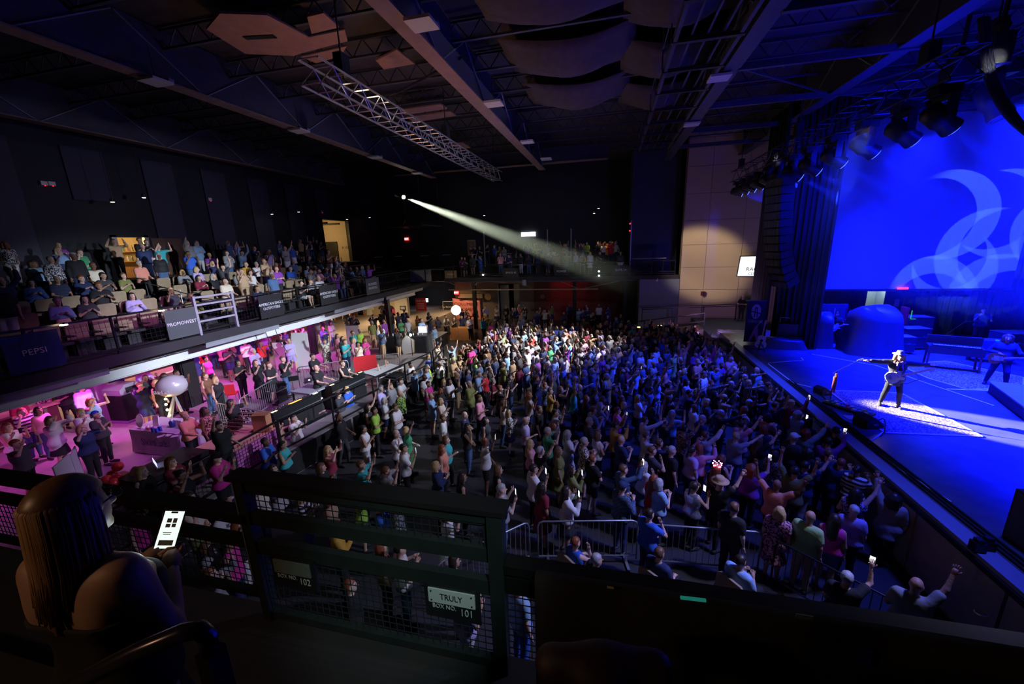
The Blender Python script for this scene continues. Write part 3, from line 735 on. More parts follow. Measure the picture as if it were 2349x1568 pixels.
# brown insulated ceiling fields between the black ones
M_ins = mat('brown insulation', (.34, .19, .13), .9, var=.3, scale=3, bump=.3)
CL = [([(473, 65), (504, 28), (613, 32), (708, 83), (790, 66), (797, 92), (690, 120), (674, 126), (562, 121)], 'large brown angular ceiling panel with a dark slot'),
      ([(704, 36), (742, 27), (778, 60), (715, 75)], 'small brown ceiling panel beside the large angular one'), ([(690, 128), (795, 104), (782, 126), (725, 143)], 'narrow brown ceiling panel under the large angular one'),
      ([(916, 251), (1012, 238), (1026, 248), (930, 262)], 'upper brown ceiling strip over the lattice truss'), ([(933, 268), (1032, 254), (1046, 264), (950, 279)], 'lower brown ceiling strip over the lattice truss'),
      ([(862, 137), (910, 112), (952, 145), (880, 157)], 'orange-brown ceiling patch beside the long flange'), ([(1030, 327), (1062, 326), (1080, 338), (1052, 342)], 'small orange ceiling patch at the far end of the truss')]
for poly, lb in CL:
    P = [at(px, py, 12.9) for px, py in poly]; cx_ = sum(p[0] for p in P) / len(P); cy_ = sum(p[1] for p in P) / len(P)
    o = MB().prism([(p[0] - cx_, p[1] - cy_) for p in P], .06, (0, 0, 0), (1, 0, 0), (0, 1, 0)).build('ceiling_panel', M_ins); o.location = (cx_, cy_, 12.9); tag(o, lb, 'ceiling panel')
    if 'slot' in lb:
        q = at(596, 85, 12.86); MB().box((q[0] - cx_, q[1] - cy_, -.04), (.9, .18, .03), .2).build('slot', K['black'], o)
# sagging black-brown cloths
for i in range(8):
    x0, x1 = (-3.6, .6) if i % 2 == 0 else (.2, 3.2); y0 = 6.5 + 2.3 * (i // 2) * 1.6 + (1.2 if i % 2 else 0); mb = MB(); n = 14; m_ = 8
    for a in range(n + 1):
        for c in range(m_ + 1):
            t = a / n; u = c / m_; mb.v.append((x0 + (x1 - x0) * t, y0 + 2.6 * u, 13.1 - (.75 * math.sin(PI * t)) * (.4 + .6 * math.sin(PI * u)) + .03 * math.sin(9 * u + 7 * t)))
    for a in range(n):
        for c in range(m_): mb.f.append((a * (m_ + 1) + c, (a + 1) * (m_ + 1) + c, (a + 1) * (m_ + 1) + c + 1, a * (m_ + 1) + c + 1))
    o = mb.build('ceiling_cloth', mat('brown cloth', (.07, .05, .04), .9, var=.5, scale=4) if i == 0 else bpy.data.materials['brown cloth'], smooth=True); sd = o.modifiers.new('s', 'SOLIDIFY'); sd.thickness = .01
    tag(o, ['nearest', 'second', 'third', 'fourth', 'fifth', 'sixth', 'seventh', 'farthest'][i] + ' dark sagging cloth slung under the ceiling between the steel beams', 'ceiling cloth', 'sagging cloths under the ceiling')
# high-bay lamps (switched off, catching light)
LAMPS = [((968, 58), 'large lit rectangular lamp right of the brown flange'), ((1133, 240), 'white rectangular lamp right of the brown flange, second from the near one'), ((1210, 327), 'white rectangular lamp at the far end of the brown flange'),
         ((1253, 366), 'small white lamp under the far ceiling beam'), ((357, 190), 'pale rectangular lamp over the left balcony, nearest of its row'), ((686, 302), 'pale rectangular lamp over the left balcony, middle of its row'), ((860, 362), 'pale rectangular lamp over the left balcony, far end of its row'),
         ((957, 398), 'small pale lamp on the far beam above the follow spot'), ((1650, 181), 'blue-lit rectangular lamp above the stage side wall'), ((1587, 287), 'thin blue-lit lamp above the beige wall')]
lampm = mat('lamp housing', (.78, .72, .66), .5)
for (px, py), lb in LAMPS:
    p = at(px, py, 11.88); o = thing('ceiling_lamp', lb, 'ceiling light', p)
    ho = MB().bb((-.32, -.3, 0), (.32, .3, .07)).build('housing', lampm, o); MB().bb((.1, .18, .07), (.3, .34, .16)).build('driver_box', K['greypaint'], ho)
    MB().bar((0, 0, .07), (0, 0, 1.0), .015).build('hanger', K['black'], o)
# ------------------------------------------------------------------ aluminium lattice truss over the house
def truss(x, y0, y1, z, w, m, label, name='lighting_truss', step=.55, hang=True):
    t = thing(name, label, 'truss', (x, y0, z)); L = y1 - y0
    ce = MB().tube([(0, 0, 0), (0, L, 0)], .028, 6).mesh('chord'); ce.materials.append(m)
    for sx in (-1, 1):
        for sz in (-1, 1): o = link('chord', ce, t); o.location = (sx * w / 2, 0, sz * w / 2)
    bx = MB().tube([(-w / 2, 0, 0), (w / 2, 0, 0)], .016, 5).mesh('cross_bar'); bx.materials.append(m)
    dg = MB().tube([(0, 0, -w / 2), (0, step, w / 2)], .014, 5).mesh('diagonal'); dg.materials.append(m)
    n = int(L / step)
    for k in range(n + 1):
        for sz in (-1, 1): o = link('cross_bar', bx, t); o.location = (0, k * step, sz * w / 2)
        if k < n:
            for sx in (-1, 1):
                o = link('diagonal', dg, t); o.location = (sx * w / 2, k * step + (0 if k % 2 == 0 else step), 0); o.scale = (1, 1 if k % 2 == 0 else -1, 1)
    if hang:
        h = MB()
        for f in (.08, .5, .95): h.bar((0, L * f, w / 2), (0, L * f, 13.3 - z), .03); h.box((0, L * f, w / 2 + .35), (.25, .35, .5))
        h = h.build('chain_hoist', K['black'], t); h['kind'] = 'stuff'
    return t
truss(-7.1, 9.4, 26.4, 11.05, .55, K['alu'], 'long silver lattice truss hanging over the dance floor')
M_dt = mat('dark truss', (.05, .05, .07), .4, .6)
lt = truss(7.55, 12.0, 29.2, 10.45, .6, M_dt, 'dark lighting truss above the front of the stage', step=.7)
truss(9.6, 7.0, 15.0, 11.2, .6, M_dt, 'dark lighting truss overhead with big fixtures, nearer the camera', step=.7)
# catwalk
cw = thing('catwalk', 'long dark ladder-like catwalk under the ceiling', 'catwalk', (1.55, 0, 12.05))
sr = MB().bb((-.05, 6, -.1), (.05, 27, .1)).mesh('side_channel'); sr.materials.append(M_beam)
for x in (0, 1.6): link('side_channel', sr, cw).location = (x, 0, 0)
sl = MB().bb((-.025, 6, 0), (.025, 27, .04)).mesh('slat'); sl.materials.append(M_beam)
for x in (.4, .8, 1.2): link('slat', sl, cw).location = (x, 0, 0)
cbm = MB().bb((-.1, -.07, -.12), (1.7, .07, -.02)).mesh('cross_beam'); cbm.materials.append(K['black'])
for k in range(11): link('cross_beam', cbm, cw).location = (0, 7 + 2 * k, 0)
pm = MB().bb((-.02, -.02, 0), (.02, .02, 1.1)).mesh('post'); pm.materials.append(M_beam)
for k in range(11):
    for x in (-.1, 1.7): link('post', pm, cw).location = (x, 7 + 2 * k, 0)
hr = MB().tube([(0, 6, 0), (0, 27, 0)], .02, 5).mesh('handrail'); hr.materials.append(M_beam)
for x in (-.1, 1.7):
    for z in (.55, 1.1): link('handrail', hr, cw).location = (x, 0, z)
# cross bars of the stage grid
for k, y in enumerate((9, 12.2, 15.6, 19.5, 23.5, 27)):
    struct(MB().bb((3.8, y - .07, 11.95), (25.8, y + .07, 12.15)).build('ceiling_beam_stage', M_beam))
for a, b in (((3.8, 15.6), (8, 19.5)), ((8, 19.5), (16, 23.5)), ((8.2, 12.2), (16, 19)), ((16, 12.2), (8.3, 19))): struct(MB().bar((a[0], a[1], 12.05), (b[0], b[1], 12.05), .05).build('ceiling_beam_brace', M_beam))
# ------------------------------------------------------------------ moving heads
def moving_head(loc, aim, label, s=1.0):
    o = thing('moving_head_light', label, 'stage light', loc, 0, None)
    MB().box((0, 0, -.06 * s), (.34 * s, .3 * s, .16 * s)).build('base', K['blackmetal'], o)
    d = Vector(aim).normalized(); yaw = math.atan2(d.y, d.x)
    yk = MB(); r = Vector((-math.sin(yaw), math.cos(yaw), 0)) * .22 * s
    for q in (-1, 1): yk.bar(r * q + Vector((0, 0, -.14 * s)), r * q + Vector((0, 0, -.52 * s)), .05 * s, .14 * s)
    yk.bar(-r + Vector((0, 0, -.17 * s)), r + Vector((0, 0, -.17 * s)), .07 * s, .14 * s); yk.build('yoke', K['blackmetal'], o)
    c = Vector((0, 0, -.5 * s)); M = d.to_track_quat('Z', 'Y').to_matrix()
    o_h = MB().lathe([(.10 * s, -.28 * s), (.17 * s, -.22 * s), (.18 * s, .05 * s), (.15 * s, .12 * s), (.17 * s, .28 * s), (.165 * s, .30 * s)], 14, c, M).build('head', K['blackmetal'], o, True)
    ln_ = MB().lathe([(.14 * s, 0), (.13 * s, .02 * s)], 14, c + M @ Vector((0, 0, .30 * s)), M).build('lens', M_lensb, o_h)
    return o, Vector(loc) + c + M @ Vector((0, 0, .36 * s))
M_lensb = emis('blue lens', (.05, .1, 1), 6)
heads = []
ys = [12.6, 13.9, 15.6, 17.4, 19.2, 20.8, 22.3, 23.7, 25.1, 26.4, 27.6, 28.8]
for i, y in enumerate(ys):
    aim = (1.0, .1 - .028 * i, -.75 + .03 * i)
    o, p = moving_head((7.55, y, 10.12), aim, 'black moving head light beaming blue from the stage truss', 1.35 if i < 6 else 1.2)
    o['group'] = 'moving heads along the stage truss'; o['label'] = ['first', 'second', 'third', 'fourth', 'fifth', 'sixth', 'seventh', 'eighth', 'ninth', 'tenth', 'eleventh', 'last'][i] + ' black moving head beaming blue from the stage truss, counted from the nearest'; heads.append((p, aim))
for i, (x, y) in enumerate(((9.6, 8), (9.6, 9.5), (9.6, 11), (9.6, 12.6), (9.6, 14.2))):
    o, p = moving_head((x, y, 10.88), (.4, -.3, -1), 'large dark moving head on the overhead truss nearer the camera', 1.6); o['group'] = 'large moving heads overhead'; o['label'] = ['nearest', 'second', 'middle', 'fourth', 'farthest'][i] + ' large dark moving head on the truss over the near stage'
    lz = [c for h in o.children for c in h.children][0]; lz.material_slots[0].link = 'OBJECT'; lz.material_slots[0].material = K['black']
for i, (x, y, z, w, h) in enumerate(((9.2, 8.3, 11.0, .5, 1.4), (10.3, 9.9, 11.0, .35, 1.6), (9.0, 11.0, 11.1, .6, 1.2), (10.3, 13.0, 11.0, .4, 1.5), (8.9, 13.4, 11.0, .4, 1.3), (9.0, 14.7, 11.0, .5, 1.1))):
    g_ = thing('chain_motor', ['nearest', 'second', 'third', 'fourth', 'fifth', 'farthest'][i] + ' black chain motor with cable bundle above the near stage truss', 'hoist', (x, y, z)); MB().box((0, 0, 0), (w, w, h * .5)).lathe([(w * .3, h * .25), (w * .4, h * .4), (w * .2, h * .5)], 8).build('motor', K['black'], g_); MB().tube([(0, 0, h * .4), (.1, .05, 13.5 - z)], .05, 5).build('chain', K['black'], g_); MB().tube([(.2, 0, h * .3), (.5, .3, -.2), (.6, .9, .2), (.4, 1.3, .8)], .06, 5).build('cable_loop', K['rubber'], g_)
# cable swag
def cable(name, pts, r, m, label, n=14, cat='cable'):
    P = []
    for i in range(len(pts) - 1):
        for k in range(n):
            t = k / n; p0 = Vector(pts[max(i - 1, 0)]); p1 = Vector(pts[i]); p2 = Vector(pts[i + 1]); p3 = Vector(pts[min(i + 2, len(pts) - 1)])
            P.append(.5 * ((2 * p1) + (p2 - p0) * t + (2 * p0 - 5 * p1 + 4 * p2 - p3) * t * t + (3 * p1 - p0 - 3 * p2 + p3) * t ** 3))
    P.append(Vector(pts[-1])); return tag(MB().tube(P, r, 5).build(name, m, smooth=True), label, cat)
for k in range(3):
    cable('cable_swag', [atY(2250 + 6 * k, 40, 12.5), atY(2262 + 8 * k, 170, 12.5), atY(2300 + 9 * k, 250, 12.3), atY(2349 + 8 * k, 300 + 6 * k, 12.0), atY(2400, 330 + 6 * k, 11.5)], .06, K['rubber'], ['thick black cable swag hanging at the upper right', 'middle strand of the black cable swag at the upper right', 'outer strand of the black cable swag at the upper right'][k])
cable('cable_swag', [atY(840, 205, 14), atY(900, 215, 14), atY(1000, 165, 14), atY(1060, 130, 14)], .05, K['rubber'], 'black cable crossing under the brown flange')
# ------------------------------------------------------------------ line array loudspeaker
la = thing('line_array_speaker', 'tall curved black column of stacked loudspeakers hanging by the stage', 'loudspeaker', (7.0, 21.0, 9.1))
cabm = MB().prism([(-.02, -.15), (.55, -.17), (.55, .17), (-.02, .15)], 1.15, (0, 0, 0), (1, 0, 0), (0, 0, 1)).mesh('speaker_cabinet'); cabm.materials.append(mat('speaker cabinet', (.03, .03, .035), .6))
grm = MB()
for k in range(9): grm.box((-.03, -.5 + k * .125, 0), (.02, .03, .27))
grm.box((-.025, 0, 0), (.015, 1.08, .29)); grm = grm.mesh('grille'); grm.materials.append(mat('speaker grille', (.06, .06, .07), .5, .3))
z, x, a = 0.0, 0.0, 0.03
for k in range(14):
    R_ = Matrix.Rotation(a, 4, 'Y').to_euler()
    o = link('speaker_cabinet', cabm, la); o.location = (x, 0, z); o.rotation_euler = (0, -a, .25)
    g = link('grille', grm, o); g.location = (0, 0, 0)
    z -= .35 * math.cos(a); x += .35 * math.sin(a); a += .012 + (.045 if k > 6 else 0) + (.03 if k > 10 else 0)
MB().bb((-.1, -.5, .15), (.7, .5, .3)).bar((.3, 0, .3), (.3, 0, 3.8), .04).build('rigging_frame', K['blackmetal'], la)
# ------------------------------------------------------------------ haze lit by the stage lights and by the follow spot
def haze(name, mb, dens, label, step=.6):
    m = bpy.data.materials.new('haze'); m.use_nodes = True; nt = m.node_tree; nt.nodes.remove(nt.nodes['Principled BSDF'])
    vs = nt.nodes.new('ShaderNodeVolumeScatter'); vs.inputs['Density'].default_value = dens; vs.inputs['Anisotropy'].default_value = .3
    nt.links.new(vs.outputs[0], nt.nodes['Material Output'].inputs['Volume'])
    o = mb.build(name, m); tag(o, label, 'haze', kind='stuff'); return o

haze('haze', MB().bb((6.6, 24.05, 4.5), (9.4, 29.6, 10.4)), .02, 'thin blue haze behind the hanging loudspeakers at the far end of the truss')
haze('haze', MB().bb((6.6, 9, 4.3), (17, 23.9, 10.4)), .016, 'thin blue-lit haze drifting over the stage')
for i, (p, aim) in enumerate(heads):
    lamp('SPOT', 'moving_head_beam', tuple(p), tuple(p + Vector(aim)), 26000, (.004, .012, 1), .08, 15, .8)
FS = Vector(FS_LOC); FT = Vector((8.6, 13.7, 2.4))
d = (FT - FS).normalized(); M = d.to_track_quat('Z', 'Y').to_matrix()
hz_ = haze('haze', MB().lathe([(.05, .4), (1.0, 21)], 28, (0, 0, 0)), .05, 'pale haze lit by the follow spot beam crossing the hall')
hz_.matrix_world = Matrix.Translation(FS) @ M.to_4x4()
nt = hz_.data.materials[0].node_tree; vs = [n for n in nt.nodes if n.type == 'VOLUME_SCATTER'][0]; tc = nt.nodes.new('ShaderNodeTexCoord'); sp_ = nt.nodes.new('ShaderNodeSeparateXYZ'); mr = nt.nodes.new('ShaderNodeMapRange')
nt.links.new(tc.outputs['Object'], sp_.inputs[0]); nt.links.new(sp_.outputs[2], mr.inputs[0]); mr.inputs[1].default_value = 1; mr.inputs[2].default_value = 20; mr.inputs[3].default_value = .014; mr.inputs[4].default_value = 0; nt.links.new(mr.outputs[0], vs.inputs['Density'])
vs.inputs['Color'].default_value = (.86, 1, .80, 1)

# ================================================================== balconies
BF = 4.25
M_bfl = mat('balcony floor', (.025, .025, .028), .8, var=.3, scale=2)
sbox('floor_balcony_left', (-23, -4.5, 3.95), (-13.3, 38, BF), M_bfl)
TX = [-14.9, -15.95, -17.0, -18.05, -19.1, -20.15]; TZ = [BF + .27 * (i + 1) for i in range(6)]
for i, x in enumerate(TX): sbox('floor_balcony_tier', (-23, -4.5, TZ[i] - .27), (x, 30.2, TZ[i]), M_bfl)
sbox('ceiling_concourse', (-23, -4.5, 3.78), (-14.6, 38, 3.95), mat('dark soffit', (.06, .05, .05), .9, var=.3))
sbox('floor_balcony_far', (-13.3, 31.0, 4.0), (4.9, 38, 4.3), M_bfl)
sbox('floor_balcony_tier', (-13.3, 33.6, 4.3), (1.4, 38, 5.0), M_bfl)
M_green = mat('dark green steel', (.035, .052, .05), .33, .45, var=.3, scale=9)
def guard(name, label, p0, p1, h, step=1.9, rails=(1.0,), mesh=True, m=None, posth=None, pw=.05, cell=.1, cat='railing', mr=.0035):
    m = m or K['blackmetal']; p0 = Vector(p0); p1 = Vector(p1); L = (p1 - p0).length; d = (p1 - p0).normalized(); yaw = math.atan2(d.y, d.x)
    g = thing(name, label, cat, p0, 0); n = max(1, round(L / step)); sl = d.z
    pm_ = MB().bb((-pw / 2, -pw / 2, 0), (pw / 2, pw / 2, posth or h)).mesh('post'); pm_.materials.append(m)
    for k in range(n + 1): o = link('post', pm_, g); o.location = d * L * k / n; o.rotation_euler = (0, 0, yaw)
    for r in rails: MB().bar(Vector((0, 0, h * r)), d * L + Vector((0, 0, h * r)), .05, .05).build('rail', m, g)
    if mesh:
        w = MB(); q = int(L / cell); a0, a1 = mesh if isinstance(mesh, tuple) else (.12, .93)
        for k in range(1, q): w.bar(d * L * k / q + Vector((0, 0, h * a0)), d * L * k / q + Vector((0, 0, h * a1)), mr * 2)
        z = h * a0
        while z <= h * a1 + .001: w.bar(Vector((0, 0, z)), d * L + Vector((0, 0, z)), mr * 2); z += cell
        o = w.build('wire_mesh', m, g); o['kind'] = 'stuff'
    return g
guard('balcony_railing', 'black steel railing with wire mesh along the front of the left balcony', (-13.35, 1.0, BF), (-13.35, 25.2, BF), 1.05, 1.75, (1.0, .12), True, cell=.13)
guard('balcony_railing', 'black railing turning the corner where the left balcony meets the far one', (-13.35, 25.2, BF), (-11.4, 31.05, BF), 1.05, 1.75, (1.0, .12), False)
guard('balcony_railing', 'black railing along the front of the far balcony', (-11.4, 31.1, 4.3), (4.6, 31.1, 4.3), 1.02, 1.6, (1.0, .12, .25), True, cell=.16)
# stair rail gate on the left balcony
def hoop(name, label, pts, r, m, posts=()): 
    g = thing(name, label, 'railing', pts[0]); o = Vector(pts[0])
    MB().tube([Vector(p) - o for p in pts], r, 6).build('rail', m, g, True)
    for a, b in posts: MB().tube([Vector(a) - o, Vector(b) - o], r * .8, 5).build('post', m, g)
    return g
for y in (11.6, 20.2):
    P0 = (-13.6, y, BF + .95); hoop('stair_handrail', 'bent steel handrail of the aisle between the balcony seats near the lit bar doorway' if y < 15 else 'bent steel handrail of the far aisle between the balcony seats', [(-13.6, y, BF + .1), P0, (-14.6, y, BF + 1.05), (-17.2, y, TZ[2] + .85), (-17.2, y, TZ[2])], .02, K['steel'], [((-15.6, y, TZ[0]), (-15.6, y, BF + 1.38))])
g5 = thing('gate_panel', 'grey barred gate panel in the front rail of the left balcony', 'gate', atX(443, 690, -13.28)[:2] + (BF,))
y5 = g5.location.y; y6 = atX(530, 675, -13.28)[1] - y5
for y in (0, y6): MB().bb((-.03, y - .04, 0), (.05, y + .04, 1.3)).build('post', K['greypaint'], g5)
for z in (.45, .75, 1.0, 1.25): MB().bb((-.02, 0, z - .03), (.04, y6, z + .03)).build('bar', K['greypaint'], g5)
# sponsor signs on the rail
M_sgn = mat('black sign board', (.012, .013, .016), .5); M_let = mat('white lettering', (.75, .75, .78), .6); M_navys = mat('navy sign board', (.01, .02, .13), .5); M_dgreen = mat('dark grey green board', (.06, .075, .075), .55)
def railsign(px0, py0, px1, py1, m, lines, sz, label, X=-13.22):
    a = atX(px0, py0, X); b = atX(px1, py1, X); y0, y1 = a[1], b[1]; z0 = BF + .08; z1 = BF + .98
    o = thing('sponsor_sign', label, 'sign', (X, (y0 + y1) / 2, (z0 + z1) / 2)); w = (y1 - y0) / 2; h = (z1 - z0) / 2
    bo = MB().bb((-.01, -w, -h), (.015, w, h)).build('board', m, o)
    for k, t in enumerate(lines): text(t, sz, M_let, (.02, 0, (len(lines) - 1) * sz * .55 - k * sz * 1.1), (0, 1, 0), (0, 0, 1), bo, 'lettering', .003)
railsign(2, 800, 136, 775, M_navys, ['PEPSI'], .2, 'navy sign board with white PEPSI lettering on the left balcony rail')
railsign(374, 720, 445, 705, M_dgreen, ['PROMOWEST'], .15, 'dark grey sign board lettered PROMOWEST on the left balcony rail')
railsign(592, 690, 645, 680, M_sgn, ['AMERICAN EAGLE', 'OUTFITTERS'], .15, 'black sign lettered AMERICAN EAGLE OUTFITTERS, nearer of the two on the left balcony')
railsign(732, 665, 772, 655, M_sgn, ['AMERICAN EAGLE', 'OUTFITTERS'], .16, 'black sign lettered AMERICAN EAGLE OUTFITTERS, farther of the two on the left balcony')
railsign(838, 648, 868, 640, M_dgreen, ['BUSINESS', 'BANKING'], .2, 'small dark sign with a white lettered plate near the corner of the left balcony')
bx = thing('corner_sign_board', 'pale grey panel on the rail at the corner between the two balconies', 'panel', atY(965, 632, 28)); MB().bb((-.85, -.03, -.42), (.85, .03, .42)).build('board', K['greypaint'], bx); MB().bb((-.9, -.04, .42), (1.9, .04, .47)).bb((-.9, -.04, -.47), (1.9, .04, -.42)).build('frame', K['steel'], bx)
# fascia: hanging lattice, grey panels and the long white channel
cc = thing('fascia_channel', 'long white steel channel along the underside of the left balcony', 'beam', (-14.35, 0, 3.5)); MB().bb((-.1, .2, -.14), (.06, 27.6, .14)).build('channel_web', mat('white channel', (.86, .87, .88), .5, var=.05), cc); MB().bb((-.2, .2, .14), (.1, 27.6, .17)).bb((-.2, .2, -.17), (.1, 27.6, -.14)).build('flange', bpy.data.materials['white channel'], cc)
for i, (y0, y1) in enumerate(((1.0, 7.6), (10.4, 13.6), (17.2, 21.8), (22.1, 27.2))):
    o = MB().bar((0, 0, 0), (0, y1 - y0, 0), .04, .22).build('balcony_fascia', K['greypaint']); o.location = (-13.42, y0, 3.86); o.rotation_euler = (0, .2, 0)
    tag(o, ['nearest', 'second nearest', 'second farthest', 'farthest'][i] + ' grey fascia panel hanging under the left balcony edge', 'panel')
ft = thing('fascia_truss', 'thin black lattice hanging under the front edge of the left balcony', 'truss', (-13.55, 1, 4.1))
for x, z in ((0, 0), (-.35, -.02), (0, -.25)): MB().tube([(x, 0, z), (x, 27, z)], .02, 5).build('chord', K['blackmetal'], ft)
dm = MB().tube([(0, 0, 0), (0, .35, -.25)], .012, 4).mesh('diagonal'); dm.materials.append(K['blackmetal'])
for k in range(76): o = link('diagonal', dm, ft); o.location = (0, k * .355 + (.35 if k % 2 else 0), 0); o.scale = (1, -1 if k % 2 else 1, 1)
for i, y in enumerate((2.6, 5.4, 7.4)):
    o = MB().tube([(0, 0, 0), (.02, .05, -.35), (.1, .1, -.9), (.0, .5, -1.5)], .012, 5).build('hanging_cable', K['rubber']); o.location = (-13.6, 12.5 + i * .5, 4.1); tag(o, ['leftmost', 'middle', 'rightmost'][i] + ' loose black cable dangling below the left balcony edge', 'cable', 'dangling cables under the left balcony')
# small rail lights
for i, (px, py) in enumerate(((146, 745), (370, 712))):
    p = atX(px, py, -13.2); o = thing('rail_lamp', ['tiny bright lamp on the rail post beside the navy sign', 'tiny warm lamp on the rail beside the dark grey lettered sign'][i], 'light', p); MB().box((0, 0, .04), (.1, .08, .04)).build('housing', K['black'], o); MB().box((0, 0, 0), (.09, .12, .03)).build('bulb', emis('rail bulb', (1, .75, .45), 25), o)
for i, (px, py) in enumerate(((1108, 630), (1374, 622), (1374, 632))):
    p = atY(px, py, 30.95); o = thing('rail_lamp', ['small white lamp shining on the far balcony rail above the banner', 'upper bright lamp on the right part of the far balcony rail', 'lower bright lamp on the right part of the far balcony rail'][i], 'light', p); MB().box((0, .05, 0), (.08, .1, .08)).build('housing', K['black'], o); MB().ball((0, 0, 0), .06, 8, 6).build('bulb', emis('white bulb', (.85, 1, .95), 22), o)
# seats
M_seat = mat('tan seat', (.34, .26, .16), .5, var=.2); M_seatb = mat('dark seat frame', (.03, .03, .035), .5)
def seat_proto():
    o = tag(empty('folding_chair', (0, 0, 0)), 'x', 'chair')
    MB().prism([(-.25, -.28), (.25, -.28), (.26, .22), (.2, .28), (-.2, .28), (-.26, .22)], .05, (-.24, 0, .66), (0, 1, 0), (.12, 0, 1)).build('backrest', M_seat, o)
    MB().box((.0, 0, .42), (.44, .5, .07)).build('seat', M_seatb, o)
    for y in (-.27, .27): MB().box((-.05, y, .58), (.36, .05, .04)).build('armrest', M_seatb, o)
    MB().box((-.1, 0, .2), (.08, .4, .4)).build('base', M_seatb, o)
    return o
SEATX = [-14.25, -15.35, -16.4, -17.45, -18.5, -19.55]; SEATZ = [BF] + TZ[:5]
sp = None; seatpos = []
for r in range(6):
    for k in range(30):
        y = 2.8 + k * .62 + (.2 if r % 2 else 0) + (.9 if 2.8 + k * .62 > 11 else 0) + (.9 if 2.8 + k * .62 > 19 else 0)
        if y > 25: continue
        seatpos.append((SEATX[r], y, SEATZ[r], r, k))
NUMS = 'first second third fourth fifth sixth seventh eighth ninth tenth eleventh twelfth thirteenth fourteenth fifteenth sixteenth seventeenth eighteenth nineteenth twentieth'.split()
def ordn(k): return NUMS[k] if k < 20 else 'twenty-' + NUMS[k - 20] if k < 29 else 'thirtieth'
ORD = ['front', 'second', 'third', 'fourth', 'fifth', 'top']
vis = [s_ for s_ in seatpos if (s_[3] < 4)]
for x, y, z, r, k in vis:
    if sp is None: sp = seat_proto(); o = sp; o.location = (x, y, z)
    else: o = dup(sp, (x, y, z))
    o['label'] = f'tan folding seat, {ordn(k)} from the near end, {ORD[r]} row, left balcony'; o['group'] = f'{ORD[r]} row of seats on the left balcony'
# wall fittings behind the left balcony
rb = struct(MB().bb((-27, 13.6, 5.3), (-26.9, 16.6, 8.3)).build('wall_bar', M_warm)); 
for lo, hi in (((-27, 13.6, 5.3), (-23.3, 13.7, 8.3)), ((-27, 16.5, 5.3), (-23.3, 16.6, 8.3)), ((-27, 13.6, 8.25), (-23.3, 16.6, 8.35)), ((-27, 13.6, 5.2), (-23.3, 16.6, 5.3))): sbox('wall_bar', lo, hi, M_warm)
sh = thing('bottle_shelf', 'warm lit wooden shelf with bottles seen through the doorway behind the left balcony', 'shelf', (-25.0, 16.3, 6.6), -PI / 2)
for z in (0, .5): MB().bb((-.3, -1.2, z), (.2, 1.2, z + .05)).build('shelf_board', K['woodbar'], sh)
MB().bb((-.3, -1.3, -1.2), (.3, 1.3, -.25)).build('counter', K['woodbar'], sh)
bt = MB().lathe([(.035, 0), (.037, .18), (.014, .24), (.014, .31)], 8).mesh('bottle')
bcol = [mat('amber bottle', (.5, .22, .04), .15), mat('green bottle', (.1, .3, .08), .15), mat('clear bottle', (.7, .7, .65), .15)]
for k in range(14):
    o = link('bottle', bt); o.location = (-26.1 + k * .16, 16.2, 7.15 if k % 2 else 6.65)
    if not bt.materials: bt.materials.append(bcol[0])
    o.material_slots[0].link = 'OBJECT'; o.material_slots[0].material = bcol[k % 3]
    tag(o, f"{['amber', 'green', 'clear'][k % 3]} bottle, {NUMS[k]} along the line, on the {'upper' if k % 2 else 'lower'} shelf behind the left balcony", 'bottle', f"{['amber', 'green', 'clear'][k % 3]} bottles on the {'upper' if k % 2 else 'lower'} bar shelf")
for lo, hi in (((-27.2, 28.6, 4.5), (-27, 34, 9.6)), ((-27, 33.9, 4.5), (-23.3, 34, 9.6)), ((-27, 28.6, 4.5), (-23.3, 28.7, 9.6)), ((-27, 28.6, 9.5), (-23.3, 34, 9.6))): sbox('wall_lobby', lo, hi, M_warm)
sbox('door_3', (-26.7, 33.8, 4.5), (-25.1, 33.9, 7.6), K['black'])
for k in range(3): sbox('trim_2', (-26.9, 28.8 + k * 1.6, 9.0), (-23.3, 28.95 + k * 1.6, 9.15), K['black'])
text('K I D S', .3, K['black'], (-24.2, 33.88, 7.0), (1, 0, 0), (0, 0, 1), bpy.data.objects['wall_lobby'], 'lettering')
for i, (y0, y1, z1) in enumerate(((14.6, 16.0, 7.8), (29.3, 32.9, 9.3))):
    f = struct(empty(f'door_{4 + i}', (-22.97, y0, 5.4))); L_ = y1 - y0
    for y in (0, L_): MB().bb((-.1, y - .1, 0), (.08, y + .1, z1 - 5.4 + .1)).build('door_frame', K['alu'] if i == 0 else K['black'], f)
    MB().bb((-.1, -.1, z1 - 5.4), (.08, L_ + .1, z1 - 5.3)).build('door_frame', K['black'], f)
pp = atX(345, 600, -22.7); o = MB().bb((-.05, -.75, -1.2), (.05, .75, 1.15)).build('sliding_door', M_brown); o.location = (-22.8, 16.85, 6.6); tag(o, 'dark red-brown door leaf slid open beside the lit bar doorway', 'door')
